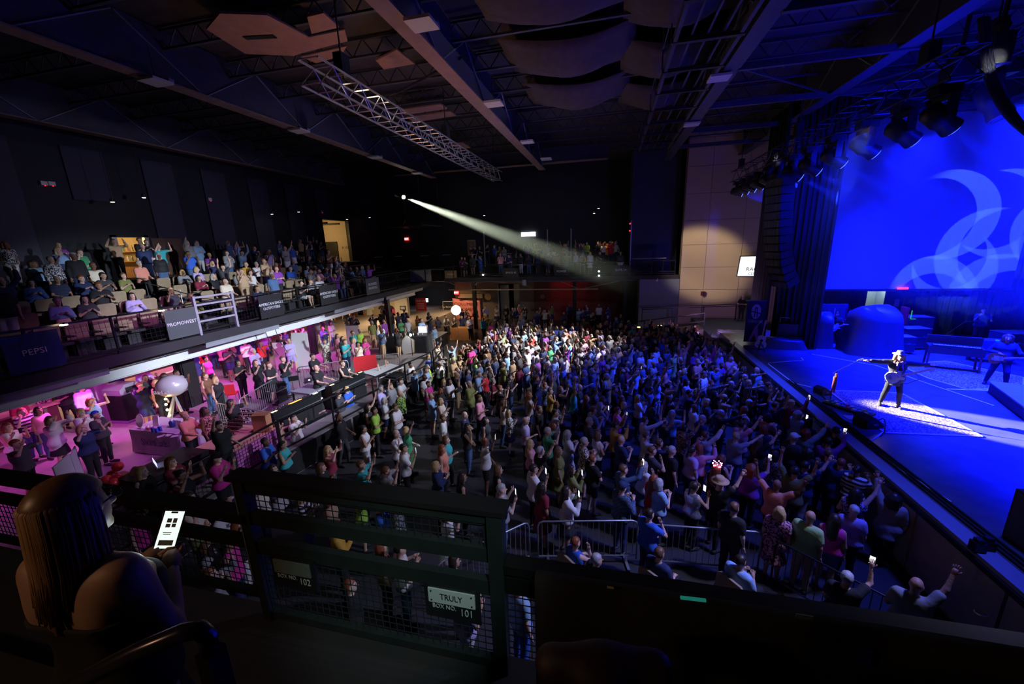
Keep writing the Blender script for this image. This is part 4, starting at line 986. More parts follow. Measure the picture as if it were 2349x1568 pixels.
# little downlights
for i, (px, py) in enumerate(((258, 463), (330, 453), (624, 491), (685, 486), (796, 503), (848, 499), (1111, 494), (1363, 489), (1373, 478))):
    Pp = atX(px, py, -22.0) if i < 6 else atY(px, py, 35.5)
    o = thing('downlight', ['first', 'second', 'third', 'fourth', 'fifth', 'sixth', 'seventh', 'eighth', 'last'][i] + ' tiny warm downlight counted along the dark wall from the left balcony', 'light', Pp); MB().lathe([(.09, 0), (.09, .14), (.02, .16)], 10).bar((0, 0, .16), (0, 0, 13.6 - Pp[2]), .015).build('housing', K['black'], o); MB().lathe([(.075, -.012), (.07, .0)], 10).build('lens', emis('warm bulb', (1, .78, .4), 14), o)
for i, (px, py) in enumerate(((100, 420), (118, 421), (481, 457), (738, 485))):
    Pp = atX(px, py, -22.93); o = MB().box((-.02, 0, 0), (.14, .22, .16)).build('emergency_light', K['white']); o.location = Pp; tag(o, ['small pale emergency light high on the left wall, nearest', 'small pale emergency light beside the nearest one high on the left wall', 'small blue-lit emergency light above the arms raised on the left balcony', 'tiny emergency light left of the tall lit doorway'][i], 'light')
    MB().box((.06, 0, -.10), (.02, .035, .025)).build('red_led', emis('red dot', (1, .02, .02), 2.5), o)
# ------------------------------------------------------------------ far balcony fittings
ftr = thing('support_truss', 'long steel truss under the front of the far balcony', 'truss', (-13, 31.1, 3.3))
MB().bb((0, -.05, -.05), (12.2, .05, .05)).build('bottom_chord', mat('bronze steel', (.26, .20, .13), .5, .3), ftr); MB().bb((-1, -.05, .6), (15, .05, .68)).build('top_chord', M_beam, ftr)
for a in ((.0, .65, 1.5, 0), (1.5, 0, 3.0, .65), (1.9, 0, 2.6, .65), (5.8, .65, 7.2, 0), (9.2, .65, 10.8, 0), (10.9, 0, 14.0, .65)): MB().bar((a[0], 0, a[1]), (a[2], 0, a[3]), .05).build('diagonal', bpy.data.materials['bronze steel'], ftr)
for i, (x, y) in enumerate(((-2.6, 31.3), (1.2, 31.3), (-10.8, 31.2))):
    o = struct(MB().bb((-.14, -.14, 0), (.14, .14, 4.0)).build('column', K['blackmetal'])); o.location = (x, y, 0)
def sign_lit(px, py, y, w, h, txt, label, name='lit_sign', col=(.9, .95, 1), s=5, tcol=None):
    o = thing(name, label, 'sign', atY(px, py, y)); MB().bb((-w / 2, -.05, -h / 2), (w / 2, .05, h / 2)).build('light_box', emis(name + ' face', col, s), o)
    text(txt, h * .72, tcol or K['black'], (0, -.055, 0), (1, 0, 0), (0, 0, 1), o, 'lettering', .004); return o
def hangbar(o, up): MB().bar((0, 0, 0), (0, 0, up), .03).build('hanger', K['black'], o)
s1 = sign_lit(1212, 537, 37.95, 1.35, .36, 'RESTROOMS', 'bright white RESTROOMS light box above the far balcony', s=7)
s2 = sign_lit(968, 688, 35.4, 1.25, .34, 'RESTROOMS', 'white RESTROOMS light box under the far balcony, left of the round lantern', s=5); hangbar(s2, .6)
redm = emis('exit lettering', (1, .9, .85), 3)
s3 = sign_lit(933, 548, 37.95, .42, .3, 'EXIT', 'red EXIT sign glowing high on the dark wall behind the far balcony', 'exit_sign', (1, .02, .02), 4, redm)
s4 = sign_lit(1047, 671, 34.6, .42, .3, 'EXIT', 'red EXIT sign under the far balcony above the pink banner', 'exit_sign', (1, .02, .02), 4, redm)
po = thing('poster', 'cream framed poster on the dark wall behind the far balcony tables', 'poster', atY(1082, 568, 37.98)); MB().bb((-.42, -.02, -.75), (.42, .02, .75)).build('frame', mat('cream paper', (.5, .38, .25), .8), po); MB().bb((-.34, -.03, -.62), (.34, -.02, .62)).build('print', mat('poster print', (.28, .2, .13), .8, var=.6, scale=9), po)
def high_table(x, y, z, label, r=.38):
    o = thing('bistro_table', label, 'table', (x, y, z)); MB().lathe([(r, 1.02), (r, 1.06)], 18).build('table_top', mat('pale table top', (.55, .58, .66), .35) if 'pale table top' not in bpy.data.materials else bpy.data.materials['pale table top'], o)
    MB().lathe([(.03, .03), (.03, 1.02)], 8).build('leg', K['blackmetal'], o); MB().lathe([(.24, 0), (.22, .03), (.04, .05)], 12).build('base', K['blackmetal'], o)

tabs = [('leftmost', 868, 34.4), ('second', 915, 35.6), ('third', 975, 34.4), ('fourth', 1024, 35.8), ('fifth', 1085, 34.5), ('sixth', 1166, 35.4), ('rightmost', 1300, 34.6)]
for nm, px, y in tabs: p = atY(px, 590, y); high_table(p[0], y, 5.0, f'round pale bistro table on the far balcony, {nm} of the row of seven' if nm in ('leftmost', 'rightmost') else f'round pale bistro table on the far balcony, {nm} from the left of seven')
lt2 = thing('long_table', 'long dark counter table at the right end of the far balcony', 'table', atY(1488, 592, 31.6)); MB().bb((-1.2, -.3, -.03), (1.2, .3, .03)).build('table_top', K['greypaint'], lt2)
for x in (-1.0, 1.0): MB().bb((x - .03, -.2, -1.35), (x + .03, .2, -.03)).build('leg', K['blackmetal'], lt2)
def boxsign(px, py, w, h, m, t, label):
    o = thing('balcony_sign', label, 'sign', atY(px, py, 30.98)); MB().bb((-w / 2, -.02, -h / 2), (w / 2, .02, h / 2)).build('board', m, o); text(t, h * .3, M_let, (0, -.025, 0), (1, 0, 0), (0, 0, 1), o, 'lettering', .003)
M_tanb = mat('tan board', (.30, .21, .10), .7)
boxsign(1034, 629, 1.05, .62, M_tanb, 'POWER', 'tan board with a small white plate on the far balcony rail')
boxsign(1172, 625, 1.3, .7, M_sgn, 'SPACE 45', 'black board with pale lettering near the middle of the far balcony rail')
boxsign(1288, 622, 1.2, .7, M_sgn, 'POWER', 'black board with small blue-white lettering left of the bar stool')
boxsign(1424, 619, 1.3, .7, M_sgn, 'SUITE 54', 'black board with faint lettering right of the bright rail lamps')
st_ = thing('bar_stool', 'wooden framed bar stool with a curved pale back on the far balcony', 'stool', atY(1336, 634, 32.2)[:2] + (4.3,))
MB().tube([(-.2, 0, .8), (-.22, 0, 1.25), (-.15, 0, 1.42), (.15, 0, 1.42), (.22, 0, 1.25), (.2, 0, .8)], .035, 6).build('back_frame', mat('pale wood', (.75, .6, .3), .5), st_, True); MB().box((0, .05, .78), (.44, .4, .06)).build('seat', K['greypaint'], st_)
for sx in (-.18, .18):
    for sy in (-.12, .2): MB().bar((sx, sy, 0), (sx * .9, sy, .76), .035).build('leg', K['greypaint'], st_)
for i, px in enumerate((1111, 1256, 1310)):
    p = atY(px, 560, 33.7); o = MB().bb((-.04, -.04, 0), (.04, .04, 2.9)).build('post', K['greypaint']); o.location = (p[0], 33.7, 5.0); tag(o, ['leftmost', 'middle', 'rightmost'][i] + ' of three thin posts on the far balcony', 'post'); o.name = 'balcony_post'
bp = atY(1447, 560, 31.2); o = MB().bb((-.04, -.04, 0), (.04, .04, 3.9)).build('balcony_post', mat('violet post', (.3, .28, .6), .5)); o.location = (bp[0], 31.3, 4.3); tag(o, 'thin violet-lit post topped by two red dots beside the navy pier', 'post')
for dz_ in (3.2, 3.7): MB().ball((-.1, 0, dz_), .06, 6, 4).build('red_led', bpy.data.materials['red dot'], o)
# follow spot lantern and its operator platform
fs = thing('follow_spot', 'follow spot lantern throwing the pale beam across the hall', 'spotlight', FS_LOC); dd = (Vector((8.6, 13.7, 2.4)) - Vector(FS_LOC)).normalized(); Mq = dd.to_track_quat('Z', 'Y').to_matrix()
MB().lathe([(.16, -1.1), (.19, -1.0), (.19, -.3), (.15, -.25), (.15, -.02)], 14, (0, 0, 0), Mq).build('housing', K['black'], fs, True); MB().lathe([(.14, -.01), (.13, .0)], 14, (0, 0, 0), Mq).build('lens', emis('spot lens', (1, 1, .92), 60), fs)
MB().bar((0, 0, -.2), (0, 0, -1.6), .06).bar((0, 0, -1.6), (.35, 0, -2.0), .04).bar((0, 0, -1.6), (-.35, .2, -2.0), .04).build('stand', K['black'], fs)
fz = FS_LOC[2] - 2.0; MB().bb((-1.6, -.6, -2.1), (1.6, 3.0, -2.0)).build('platform', K['black'], fs); 
for x in (-1.5, 1.5): MB().bar((x, 2.8, -2), (x, 2.8, 13.5 - FS_LOC[2]), .05).bar((x, -.5, -2), (x, -.5, 13.5 - FS_LOC[2]), .05).build('hanger', K['black'], fs)
# ------------------------------------------------------------------ under the far balcony
bn = thing('banner', 'large pink and orange cloth banner lit by the round lantern', 'banner', atY(1071, 712, 35.3)); v = MB(); n = 18
for a in range(n + 1):
    for c in range(7): v.v.append((-1.4 + 2.8 * a / n, .06 * math.sin(a * .9 + c * .5), -1.1 + 2.2 * c / 6 + (.08 * math.cos(a * .35) if c == 6 else 0)))
for a in range(n):
    for c in range(6): v.f.append((a * 7 + c, (a + 1) * 7 + c, (a + 1) * 7 + c + 1, a * 7 + c + 1))
o = v.build('cloth', mat('pink banner cloth', (.80, .28, .26), .8, var=.15), bn, True); sd = o.modifiers.new('s', 'SOLIDIFY'); sd.thickness = .01
for t, z in (('COLUMBUS', .62), ('WOMEN', .1)): text(t, .42, mat('dark red ink', (.22, .03, .04), .8) if 'dark red ink' not in bpy.data.materials else bpy.data.materials['dark red ink'], (.0, -.09, z), (1, 0, 0), (0, 0, 1), bn, 'lettering', .003, sx=1.1)
wb = thing('chalkboard', 'dark board with a white frame on the taupe wall, partly behind the lantern', 'sign', atY(1031, 710, 35.42)); MB().bb((-.62, -.02, -.8), (.62, .02, .8)).build('board', K['black'], wb)
for a, b in (((-.62, -.03, .77), (.62, .03, .82)), ((-.62, -.03, -.82), (.62, .03, -.77)), ((-.65, -.03, -.82), (-.6, .03, .82)), ((.6, -.03, -.82), (.65, .03, .82))): MB().bb(a, b).build('frame', M_let, wb)
text('2x ROOM', .3, M_let, (-.1, -.03, .25), (1, 0, 0), (0, 0, 1), wb); text('SCHOOL OF', .17, M_let, (-.1, -.03, -.1), (1, 0, 0), (0, 0, 1), wb)
rbn = thing('banner', 'red hanging banner lettered FIND VIP below the white light box', 'banner', atY(966, 702, 34.8)); MB().bb((-.55, -.01, -.85), (.55, .01, .8)).build('cloth', mat('red banner cloth', (.50, .03, .05), .8, var=.1), rbn)
text('FIND VIP', .26, M_let, (0, -.02, .5), (1, 0, 0), (0, 0, 1), rbn)
for k in range(3): MB().bb((-.35, -.015, .2 - k * .2), (.3, -.01, .26 - k * .2)).build('text_line', M_let, rbn)
ln = thing('lantern_balloon', 'large glowing white balloon lamp on a stand before the pink banner', 'lamp', (at(1052, 785, 0)[0], at(1052, 785, 0)[1], 0)); lp = atY(1046, 711, ln.location.y); zc = lp[2]
MB().ball((lp[0] - ln.location.x, 0, zc), .34, 18, 12).build('balloon', emis('lantern glow', (1, .86, .62), 16), ln, True); MB().tube([(0, 0, .6), (0, 0, zc - .3)], .02, 6).build('pole', K['alu'], ln)
for a in range(3): MB().tube([(0, 0, .75), (.45 * math.cos(a * 2.1), .45 * math.sin(a * 2.1), 0)], .018, 5).build('leg', K['alu'], ln)
L = lamp('POINT', 'lantern_light', (lp[0], ln.location.y, zc - .0), None, 260, (1, .62, .26), .36)
MB().bb((-.9, .1, 0), (.9, .8, .9)).build('orange_counter', mat('orange counter', (.6, .25, .08), .6)).location = (ln.location.x - .2, ln.location.y + .6, 0); tag(bpy.data.objects['orange_counter'], 'small orange lit counter behind the balloon lamp', 'counter')
cl = thing('round_fan', 'round brown disc mounted on the duct above the pink banner', 'fan', atY(1120, 680, 35.0)); MB().lathe([(.32, -.05), (.34, 0), (.32, .05)], 18, (0, 0, 0), Matrix.Rotation(PI / 2, 3, 'X')).build('disc', M_tanb, cl)
o = MB().bb((-1.2, -.2, -.18), (1.2, .2, .18)).build('air_duct', mat('duct', (.2, .15, .1), .6)); o.location = atY(1080, 678, 35.1); tag(o, 'long taupe duct under the far balcony above the banner', 'duct')
ck = thing('wall_clock', 'small pale round clock on the red brick wall', 'clock', atY(1245, 680, 35.4)); MB().lathe([(.2, -.03), (.2, .03)], 16, (0, 0, 0), Matrix.Rotation(PI / 2, 3, 'X')).build('face', K['greypaint'], ck); MB().bar((0, -.05, 0), (.08, -.05, .08), .02).bar((0, -.05, 0), (-.02, -.05, .13), .02).build('hands', K['black'], ck)
o = MB().bb((-.14, -.08, -.22), (.14, .08, .22)).build('wall_speaker', K['greypaint']); o.location = atY(1203, 648, 31.0); tag(o, 'small grey box on the column under the far balcony', 'speaker')
dpf = struct(empty('door_6', (-10.0, 35.45, 0))); MB().bb((0, 0, 0), (.1, .1, 3.35)).build('door_frame', K['greypaint'], dpf); MB().bb((2.0, 0, 0), (2.1, .1, 3.35)).build('door_frame', K['greypaint'], dpf); MB().bb((.15, .3, 0), (1.0, .36, 3.2)).build('door_leaf', mat('grey green door', (.2, .22, .2), .5), dpf); MB().bb((1.2, 1.4, 0), (2.0, 1.45, 3.2)).build('door_leaf', mat('pale door', (.5, .5, .4), .5), dpf)
# merchandise alcove at the far left
xa = atY(907, 705, 32)[0]; xb = atY(936, 705, 32)[0]; mw = struct(MB().bb((-22.9, 32.2, .9), (xa, 32.3, 3.78)).build('wall_shop', M_warm)); sbox('wall_shop', (xa, 31.9, .9), (xb, 32.3, 3.78), mat('pale grey wall', (.42, .40, .38), .8))
sbox('wall_shop', (-22.95, 31.0, .9), (-21.9, 31.1, 3.78), M_brown)
tsh = [(-.3, .28), (-.42, .12), (-.32, .04), (-.22, .14), (-.22, -.38), (.22, -.38), (.22, .14), (.32, .04), (.42, .12), (.3, .28), (.1, .36), (0, .31), (-.1, .36)]
for i, (px, py, c, nm) in enumerate(((826, 712, (.02, .02, .02), 'black'), (829, 728, (.7, .15, .03), 'orange'), (847, 712, (.9, .9, .85), 'white'), (880, 711, (.02, .02, .03), 'black'), (893, 711, (.02, .02, .02), 'dark'), (885, 722, (.75, .6, .5), 'cream'), (897, 727, (.05, .05, .05), 'charcoal'), (903, 718, (.4, .05, .15), 'maroon'))):
    o = MB().prism([(a * 1.25, b * 1.25) for a, b in tsh], .05).build('display_shirt', mat('shop shirt ' + nm + str(i), c, .8)); o.location = atY(px, py, 32.16); tag(o, f'{nm} t-shirt pinned on the lit shop wall, ' + ['far left', 'below the leftmost', 'beside the lit panel', 'top centre', 'top right of the pair', 'lower centre', 'lower right', 'against the column'][i], 'shirt')
o = thing('notice', 'small framed dark notice on the pale wall right of the shop', 'notice', atY(924, 706, 31.87)); MB().bb((-.28, -.02, -.2), (.28, .02, .2)).build('frame', K['black'], o); MB().bb((-.2, -.03, -.12), (.2, -.02, .12)).build('print', K['greypaint'], o)

# ================================================================== concourse furniture
PZ = .9
guard('concourse_railing', 'black mesh railing along the near edge of the raised concourse', (-9.72, 1.5, PZ), (-9.6, 9.0, PZ), 1.05, 1.8, (1.0, .12), True, cell=.1)
guard('concourse_railing', 'black railing along the concourse edge in front of the mixing desks', (-9.6, 9.05, PZ), (-8.25, 17.0, PZ), 1.05, 2.0, (1.0, .5, .1), False)
guard('concourse_railing', 'black railing at the far end of the raised concourse', (-8.25, 17.2, PZ), (-8.75, 19.6, PZ), 1.05, 2.0, (1.0, .5, .1), False)
M_pur = mat('violet painted column', (.34, .26, .40), .7)
for (px, py, w, nm, m) in ((244, 962, .38, 'x', M_pur), (444, 928, .5, 'x', K['black']), (722, 812, .3, 'x', K['black']), (897, 780, .26, 'x', K['black'])):
    p = at(px, py, PZ); o = struct(MB().bb((-w / 2, -w / 2, 0), (w / 2, w / 2, 3.0)).bb((-w * .35, -w * .8, 0), (w * .35, w * .8, .05)).build('column', m)); o.location = p
p = at(449, 930, PZ)
for k in range(5): MB().tube([(-.1 + .05 * k, -.28, .1), (-.12 + .06 * k, -.3, 1.5), (-.1 + .05 * k, -.27, 2.9)], .02, 5).build('column_cable', K['rubber']).location = p
for k in range(5):
    o = bpy.data.objects['column_cable' + ('.%03d' % k if k else '')]; tag(o, ['leftmost', 'second', 'middle', 'fourth', 'rightmost'][k] + ' black cable strapped to the thick black column beside the balloon', 'cable', 'cables on the thick black column')
# bar counters at the back of the concourse
def counter(loc, L, rz, label, n=12):
    o = thing('bar_counter', label, 'counter', loc, rz); MB().bb((-.3, -L / 2, 0), (.3, L / 2, 1.02)).build('front', M_brown, o)
    MB().bb((-.38, -L / 2 - .05, 1.02), (.38, L / 2 + .05, 1.08)).build('worktop', mat('lit worktop', (.75, .62, .42), .35) if 'lit worktop' not in bpy.data.materials else bpy.data.materials['lit worktop'], o); MB().bb((.34, -L / 2, .18), (.4, L / 2, .22)).build('foot_rail', K['steel'], o)
counter((-18.9, 11.6, PZ), 3.4, 0, 'brown bar counter with a lit top behind the bin and the violet column')
counter((-19.2, 7.4, PZ), 3.2, 0, 'brown bar counter at the left behind the violet column')
counter((-20.3, 19.0, PZ), 6, 0, 'long warm lit bar counter at the back of the concourse')
for x, y, z0, z1 in ((-21.6, 14, 1, 3.6), ): pass
bb_ = thing('back_bar', 'brown back bar cabinet along the wall of the concourse', 'cabinet', (-22.7, 16.5, PZ)); MB().bb((-.25, -9, 0), (.25, 9, 1.1)).build('body', M_brown, bb_); MB().bb((-.3, -9, 1.1), (.3, 9, 1.15)).build('worktop', bpy.data.materials['lit worktop'], bb_); MB().bb((-.25, -9, 1.7), (-.0, 9, 1.74)).build('shelf', K['woodbar'], bb_)
# bin
p = at(300, 958, PZ); bi = thing('litter_bin', 'black square bin with a hooded lid beside the violet column', 'bin', p, .1)
MB().bb((-.38, -.38, .06), (.38, .38, 1.05)).build('body', K['black'], bi); MB().bb((-.5, -.5, 0), (.5, .5, .06)).build('base', mat('violet base', (.2, .12, .3), .6), bi)
MB().prism([(-.4, 1.05), (.4, 1.05), (.4, 1.25), (.2, 1.42), (-.2, 1.42), (-.4, 1.25)], .78, (0, 0, 0), (0, 1, 0)).build('lid', K['greypaint'], bi); MB().bb((.39, -.2, 1.1), (.41, .2, 1.3)).build('flap', K['black'], bi)
# tables
def draped(name, label, loc, sx, sy, h, mtop, mcl, rz=0, stripes=False):
    o = thing(name, label, 'table', loc, rz); MB().bb((-sx / 2, -sy / 2, h - .03), (sx / 2, sy / 2, h)).build('table_top', mtop, o); mb = MB(); n = 56; P = []
    for k in range(n + 1):
        t = k / n * 4; s_ = int(t) % 4; f = t - int(t); c = [(-1, -1), (1, -1), (1, 1), (-1, 1)]; a = c[s_]; b = c[(s_ + 1) % 4]; x = (a[0] + (b[0] - a[0]) * f) * sx / 2; y = (a[1] + (b[1] - a[1]) * f) * sy / 2
        w = 1.03 + .02 * math.sin(k * 1.7); mb.v += [(x * 1.012, y * 1.012, h + .004), (x * 1.02, y * 1.02, h * .5), (x * w * 1.02, y * w * 1.03, .02)]
    for k in range(n):
        for j in (0, 1): mb.f.append((k * 3 + j, k * 3 + 3 + j, k * 3 + 4 + j, k * 3 + 1 + j))
    c = mb.build('tablecloth', mcl, o, True); return o
P0 = at(388, 972, 1.65); M_cl = mat('lilac cloth', (.62, .56, .66), .8, var=.1)
mc2 = mat('silver cloth', (.50, .46, .52), .6, var=.25, scale=2.5)
dt = draped('information_table', 'long table under a silver-lilac cloth crowded with small goods', (P0[0] + .15, P0[1] - .1, PZ), 1.9, .95, .78, M_cl, mc2, .02)
text('SkinLaB', .34, mat('purple print', (.22, .12, .26), .7), (.0, -.52, .42), (1, 0, 0), (0, 0, 1), dt, 'lettering', .004)
P1 = at(520, 1010, 1.65); dt2 = draped('eyewear_table', 'pink clothed table holding the rack of sunglasses', (P1[0] + .15, P1[1] + .25, PZ), 1.35, 1.5, .74, mat('orange lit cloth', (.75, .45, .30), .7), mat('pink cloth', (.62, .16, .50), .8, var=.1))
tz = PZ + .785
def small(name, label, cat, px, py, build, group=None):
    p = at(px, py, tz); o = thing(name, label, cat, p, 0, group); build(o); return o
small('mirror', 'oval pink table mirror on a stand at the left end of the cloth table', 'mirror', 325, 982, lambda o: (MB().lathe([(.19, -.01), (.2, 0), (.19, .01)], 20, (0, 0, .26), Matrix.Rotation(PI / 2 - .2, 3, 'X') @ Matrix.Diagonal((.8, 1.1, 1))).build('frame', mat('pink frame', (.8, .5, .6), .3), o), MB().lathe([(.17, -.02), (.17, .015)], 20, (0, 0, .26), Matrix.Rotation(PI / 2 - .2, 3, 'X') @ Matrix.Diagonal((.8, 1.1, 1))).build('glass', K['alu'], o), MB().box((0, 0, .02), (.16, .12, .04)).bar((0, 0, .02), (0, .03, .14), .02).build('base', K['white'], o)))
small('bowl_of_sweets', 'red-pink bowl of small goods on the cloth table', 'bowl', 345, 985, lambda o: (MB().lathe([(.06, 0), (.1, .07), (.11, .1)], 14).build('bowl', mat('pink bowl', (.8, .08, .2), .3), o), [MB().ball((.05 * math.cos(k), .05 * math.sin(k), .11), .03, 6, 4).build('sweet', K['white'], o) for k in range(6)]))
small('display_card', 'white upright card behind the blue packets on the cloth table', 'sign', 360, 975, lambda o: MB().box((0, 0, .16), (.24, .02, .32), rx=-.15).build('card', K['white'], o))
for k, (px, py) in enumerate(((352, 990), (360, 992), (368, 988))): small('blue_packet', ['left', 'middle', 'right'][k] + ' small blue packet standing in front of the white card', 'packet', px, py, lambda o: MB().box((0, 0, .07), (.1, .05, .14)).build('packet', mat('blue packet', (.03, .08, .6), .5), o), 'blue packets on the cloth table')
small('flask', 'dark blue flask with a white cap in the middle of the cloth table', 'bottle', 397, 978, lambda o: (MB().lathe([(.08, 0), (.09, .16), (.06, .2)], 12).build('body', mat('navy flask', (.02, .03, .2), .3), o), MB().lathe([(.04, .2), (.04, .25)], 10).build('cap', K['white'], o)))
small('display_card', 'white card right of the dark blue flask', 'sign', 412, 982, lambda o: MB().box((0, 0, .13), (.22, .02, .26), rx=-.15).build('card', K['white'], o))
small('basket', 'brown basket with a white cloth at the right end of the cloth table', 'basket', 438, 975, lambda o: (MB().lathe([(.12, 0), (.17, .14), (.18, .16)], 16).build('basket', K['woodbar'], o), MB().ball((0, 0, .17), (.15, .13, .1), 12, 7).build('cloth', K['white'], o)))
small('cup', 'clear plastic cup with blue content near the table edge', 'cup', 418, 997, lambda o: (MB().lathe([(.035, 0), (.045, .12)], 12).build('cup', K['greypaint'], o), MB().lathe([(.036, .01), (.04, .07)], 12).build('drink', bpy.data.materials['blue packet'], o)))
for k, (px, py) in enumerate(((385, 998), (402, 1000), (370, 1000), (410, 992))): small('leaflet', ['second', 'third', 'leftmost', 'rightmost'][k] + ' pale leaflet lying flat on the cloth table', 'paper', px, py, lambda o: MB().box((0, 0, .005), (.2, .14, .008), rz=k * .5).build('sheet', K['white'], o), 'leaflets on the cloth table')
p = at(350, 975, PZ + .0); 
# ring of warm bulbs up the tripod, balloon on top
tp = at(400, 985, PZ); by = tp[1]; tr = thing('balloon_tripod', 'tall tripod strung with warm bulbs behind the cloth table', 'lamp stand', tp)
zb = atY(394, 885, by)
bx_ = zb[0] - tp[0]; bz = zb[2] - PZ - .35
for a in (-.35, .0, .4): MB().bar((bx_, 0, bz), (a * 1.2 - .1, .25 * (1 if a else -1), 0), .06).build('leg', K['greypaint'], tr)
M_bulb = emis('warm string bulb', (1, .62, .22), 18)
bmh = MB().ball((0, 0, 0), .04, 8, 6).mesh('bulb'); bmh.materials.append(M_bulb)
for k in range(9): link('bulb', bmh, tr).location = (bx_ * .95 - .14 - .05 * math.sin(k), -.18, bz - .06 - k * .2)
bl = thing('balloon', 'large silver-grey balloon printed with white lettering on the bulb-lit tripod', 'balloon', (zb[0], by, PZ + bz)); MB().ball((0, 0, .36), (.44, .44, .37), 22, 14).build('skin', mat('silver balloon', (.55, .55, .58), .25, .2), bl, True); text('SkinLaB', .17, K['white'], (.1, -.44, .28), (1, .25, 0), (0, 0, 1), bl)
lamp('POINT', 'string_bulbs_light', (zb[0] - .2, by - .35, PZ + bz - .8), None, 30, (1, .55, .2), .15)
# sunglasses rack
sr_ = thing('eyewear_rack', 'slanted rack holding rows of sunglasses', 'rack', (P1[0] - .1, P1[1] + .35, tz - .02), 0)
for z in range(8): MB().bar((-.42, z * .13 - .35, .06 + z * .055), (.3, z * .13 - .35, .06 + z * .055), .03, .02).build('shelf', K['woodbar'], sr_)
gl = MB(); 
for s in (-1, 1): gl.lathe([(.03, -.005), (.032, .005)], 8, (s * .036, 0, 0), Matrix.Rotation(PI / 2, 3, 'X'))
gl.bar((-.01, 0, .01), (.01, 0, .01), .008)
for s in (-1, 1): gl.bar((s * .068, 0, .01), (s * .06, .1, 0), .007)
gl = gl.mesh('sunglasses'); gl.materials.append(mat('glossy lenses', (.08, .02, .05), .1))
NTH = ['first', 'second', 'third', 'fourth', 'fifth', 'sixth', 'seventh', 'eighth']
for z in range(8):
    for k in range(4):
        o = link('sunglasses', gl); o.location = (P1[0] - .1 - .33 + k * .18, P1[1] + .35 + z * .13 - .35, tz - .02 + .12 + z * .055); o.rotation_euler = (0, 0, .3 * math.sin(z * 3 + k)); tag(o, f'{NTH[k]} pair of sunglasses from the left, {NTH[z]} row of the slanted rack', 'sunglasses', f'sunglasses on the {NTH[z]} row of the rack')
bx3 = thing('display_box', 'orange lit wooden display box behind the rack of sunglasses', 'box', (P1[0] + .55, P1[1] + .75, tz - .02), .3); MB().bb((-.2, -.15, 0), (.2, .15, .5)).build('box', mat('orange wood', (.75, .38, .18), .5), bx3); MB().bb((-.22, -.17, .5), (.22, .17, .53)).build('lid', K['woodbar'], bx3)
# low table at the near end with red balloons, mirror, drum lamp
p = at(290, 1110, 1.5); nt_ = thing('display_table', 'low wooden display table behind the woman with long blond hair', 'table', (p[0], p[1], PZ)); MB().bb((-.8, -.45, .55), (.8, .45, .6)).build('table_top', K['woodbar'], nt_)
for x in (-.7, .7):
    for y in (-.35, .35): MB().bar((x, y, 0), (x, y, .55), .06).build('leg', K['woodbar'], nt_)
M_redb = mat('red balloon', (.75, .04, .05), .2)
for k, (dx, dy, dz) in enumerate(((-.45, -.1, .72), (-.25, .0, .72), (-.6, .1, .72), (-.1, -.18, .73), (-.4, .15, .95))): o = MB().ball((0, 0, 0), .12, 14, 10).build('red_balloon', M_redb, None, True); o.location = (p[0] + dx, p[1] + dy, PZ + dz); tag(o, ['second', 'middle', 'leftmost', 'rightmost', 'topmost'][k] + ' glossy red balloon in the cluster on the display table', 'balloon', 'red balloons on the display table')
o = thing('tambourine', 'round pale framed mirror leaning on the display table', 'mirror', (p[0] + .25, p[1] + .1, PZ + .6)); MB().lathe([(.2, -.02), (.22, 0), (.2, .02)], 20, (0, 0, .22), Matrix.Rotation(1.3, 3, 'X')).build('frame', mat('pale pink', (.75, .5, .5), .4), o); o.name = 'round_mirror'
o = thing('laptop', 'open laptop with a lit screen beside the woman with long auburn hair', 'laptop', at(372, 1066, 1.75), 2.6); MB().bb((-.17, -.12, 0), (.17, .12, .02)).build('base', K['greypaint'], o); MB().box((0, .13, .12), (.34, .015, .22), rx=-.25).build('lid', K['greypaint'], o); MB().box((0, .12, .12), (.3, .012, .18), rx=-.25).build('display', emis('laptop glow', (.6, .6, 1), 1.5), o)
cn = thing('side_counter', 'dark counter along the concourse edge under the open laptop', 'counter', (at(372, 1066, 1.72)[0], at(372, 1066, 1.72)[1], PZ)); MB().bb((-.5, -.7, 0), (.4, .9, .8)).build('body', K['black'], cn)
# big pale foam-core boards
wbd = thing('display_board', 'large pale grey folding board standing at the near end of the concourse', 'board', at(175, 1110, 1.3)[:2] + (PZ,), -.75)
MB().box((-.37, 0, .62), (.72, .03, 1.1), rz=.12).build('left_leaf', mat('pale board', (.62, .64, .68), .7), wbd); MB().box((.37, 0, .66), (.72, .03, 1.18), rz=-.12).build('right_leaf', bpy.data.materials['pale board'], wbd); MB().bar((0, -.06, .05), (0, -.06, 1.2), .04).build('spine', K['black'], wbd)
for (px, py, w, h, lb) in ((700, 850, .75, 2.0, 'tall white board under the balcony, beside the thick black post'), (815, 812, .7, 1.7, 'white board standing behind the women in pink'), (648, 850, .5, 1.5, 'pale narrow board beside the man in the lavender shirt')):
    p = at(px, py, PZ); o = thing('display_board', lb, 'board', p, .35); MB().bb((-w / 2, -.02, .1), (w / 2, .02, h)).build('board', K['white'], o); MB().bb((-w / 2, -.2, 0), (-w / 2 + .05, .2, .1)).bb((w / 2 - .05, -.2, 0), (w / 2, .2, .1)).build('foot', K['greypaint'], o)
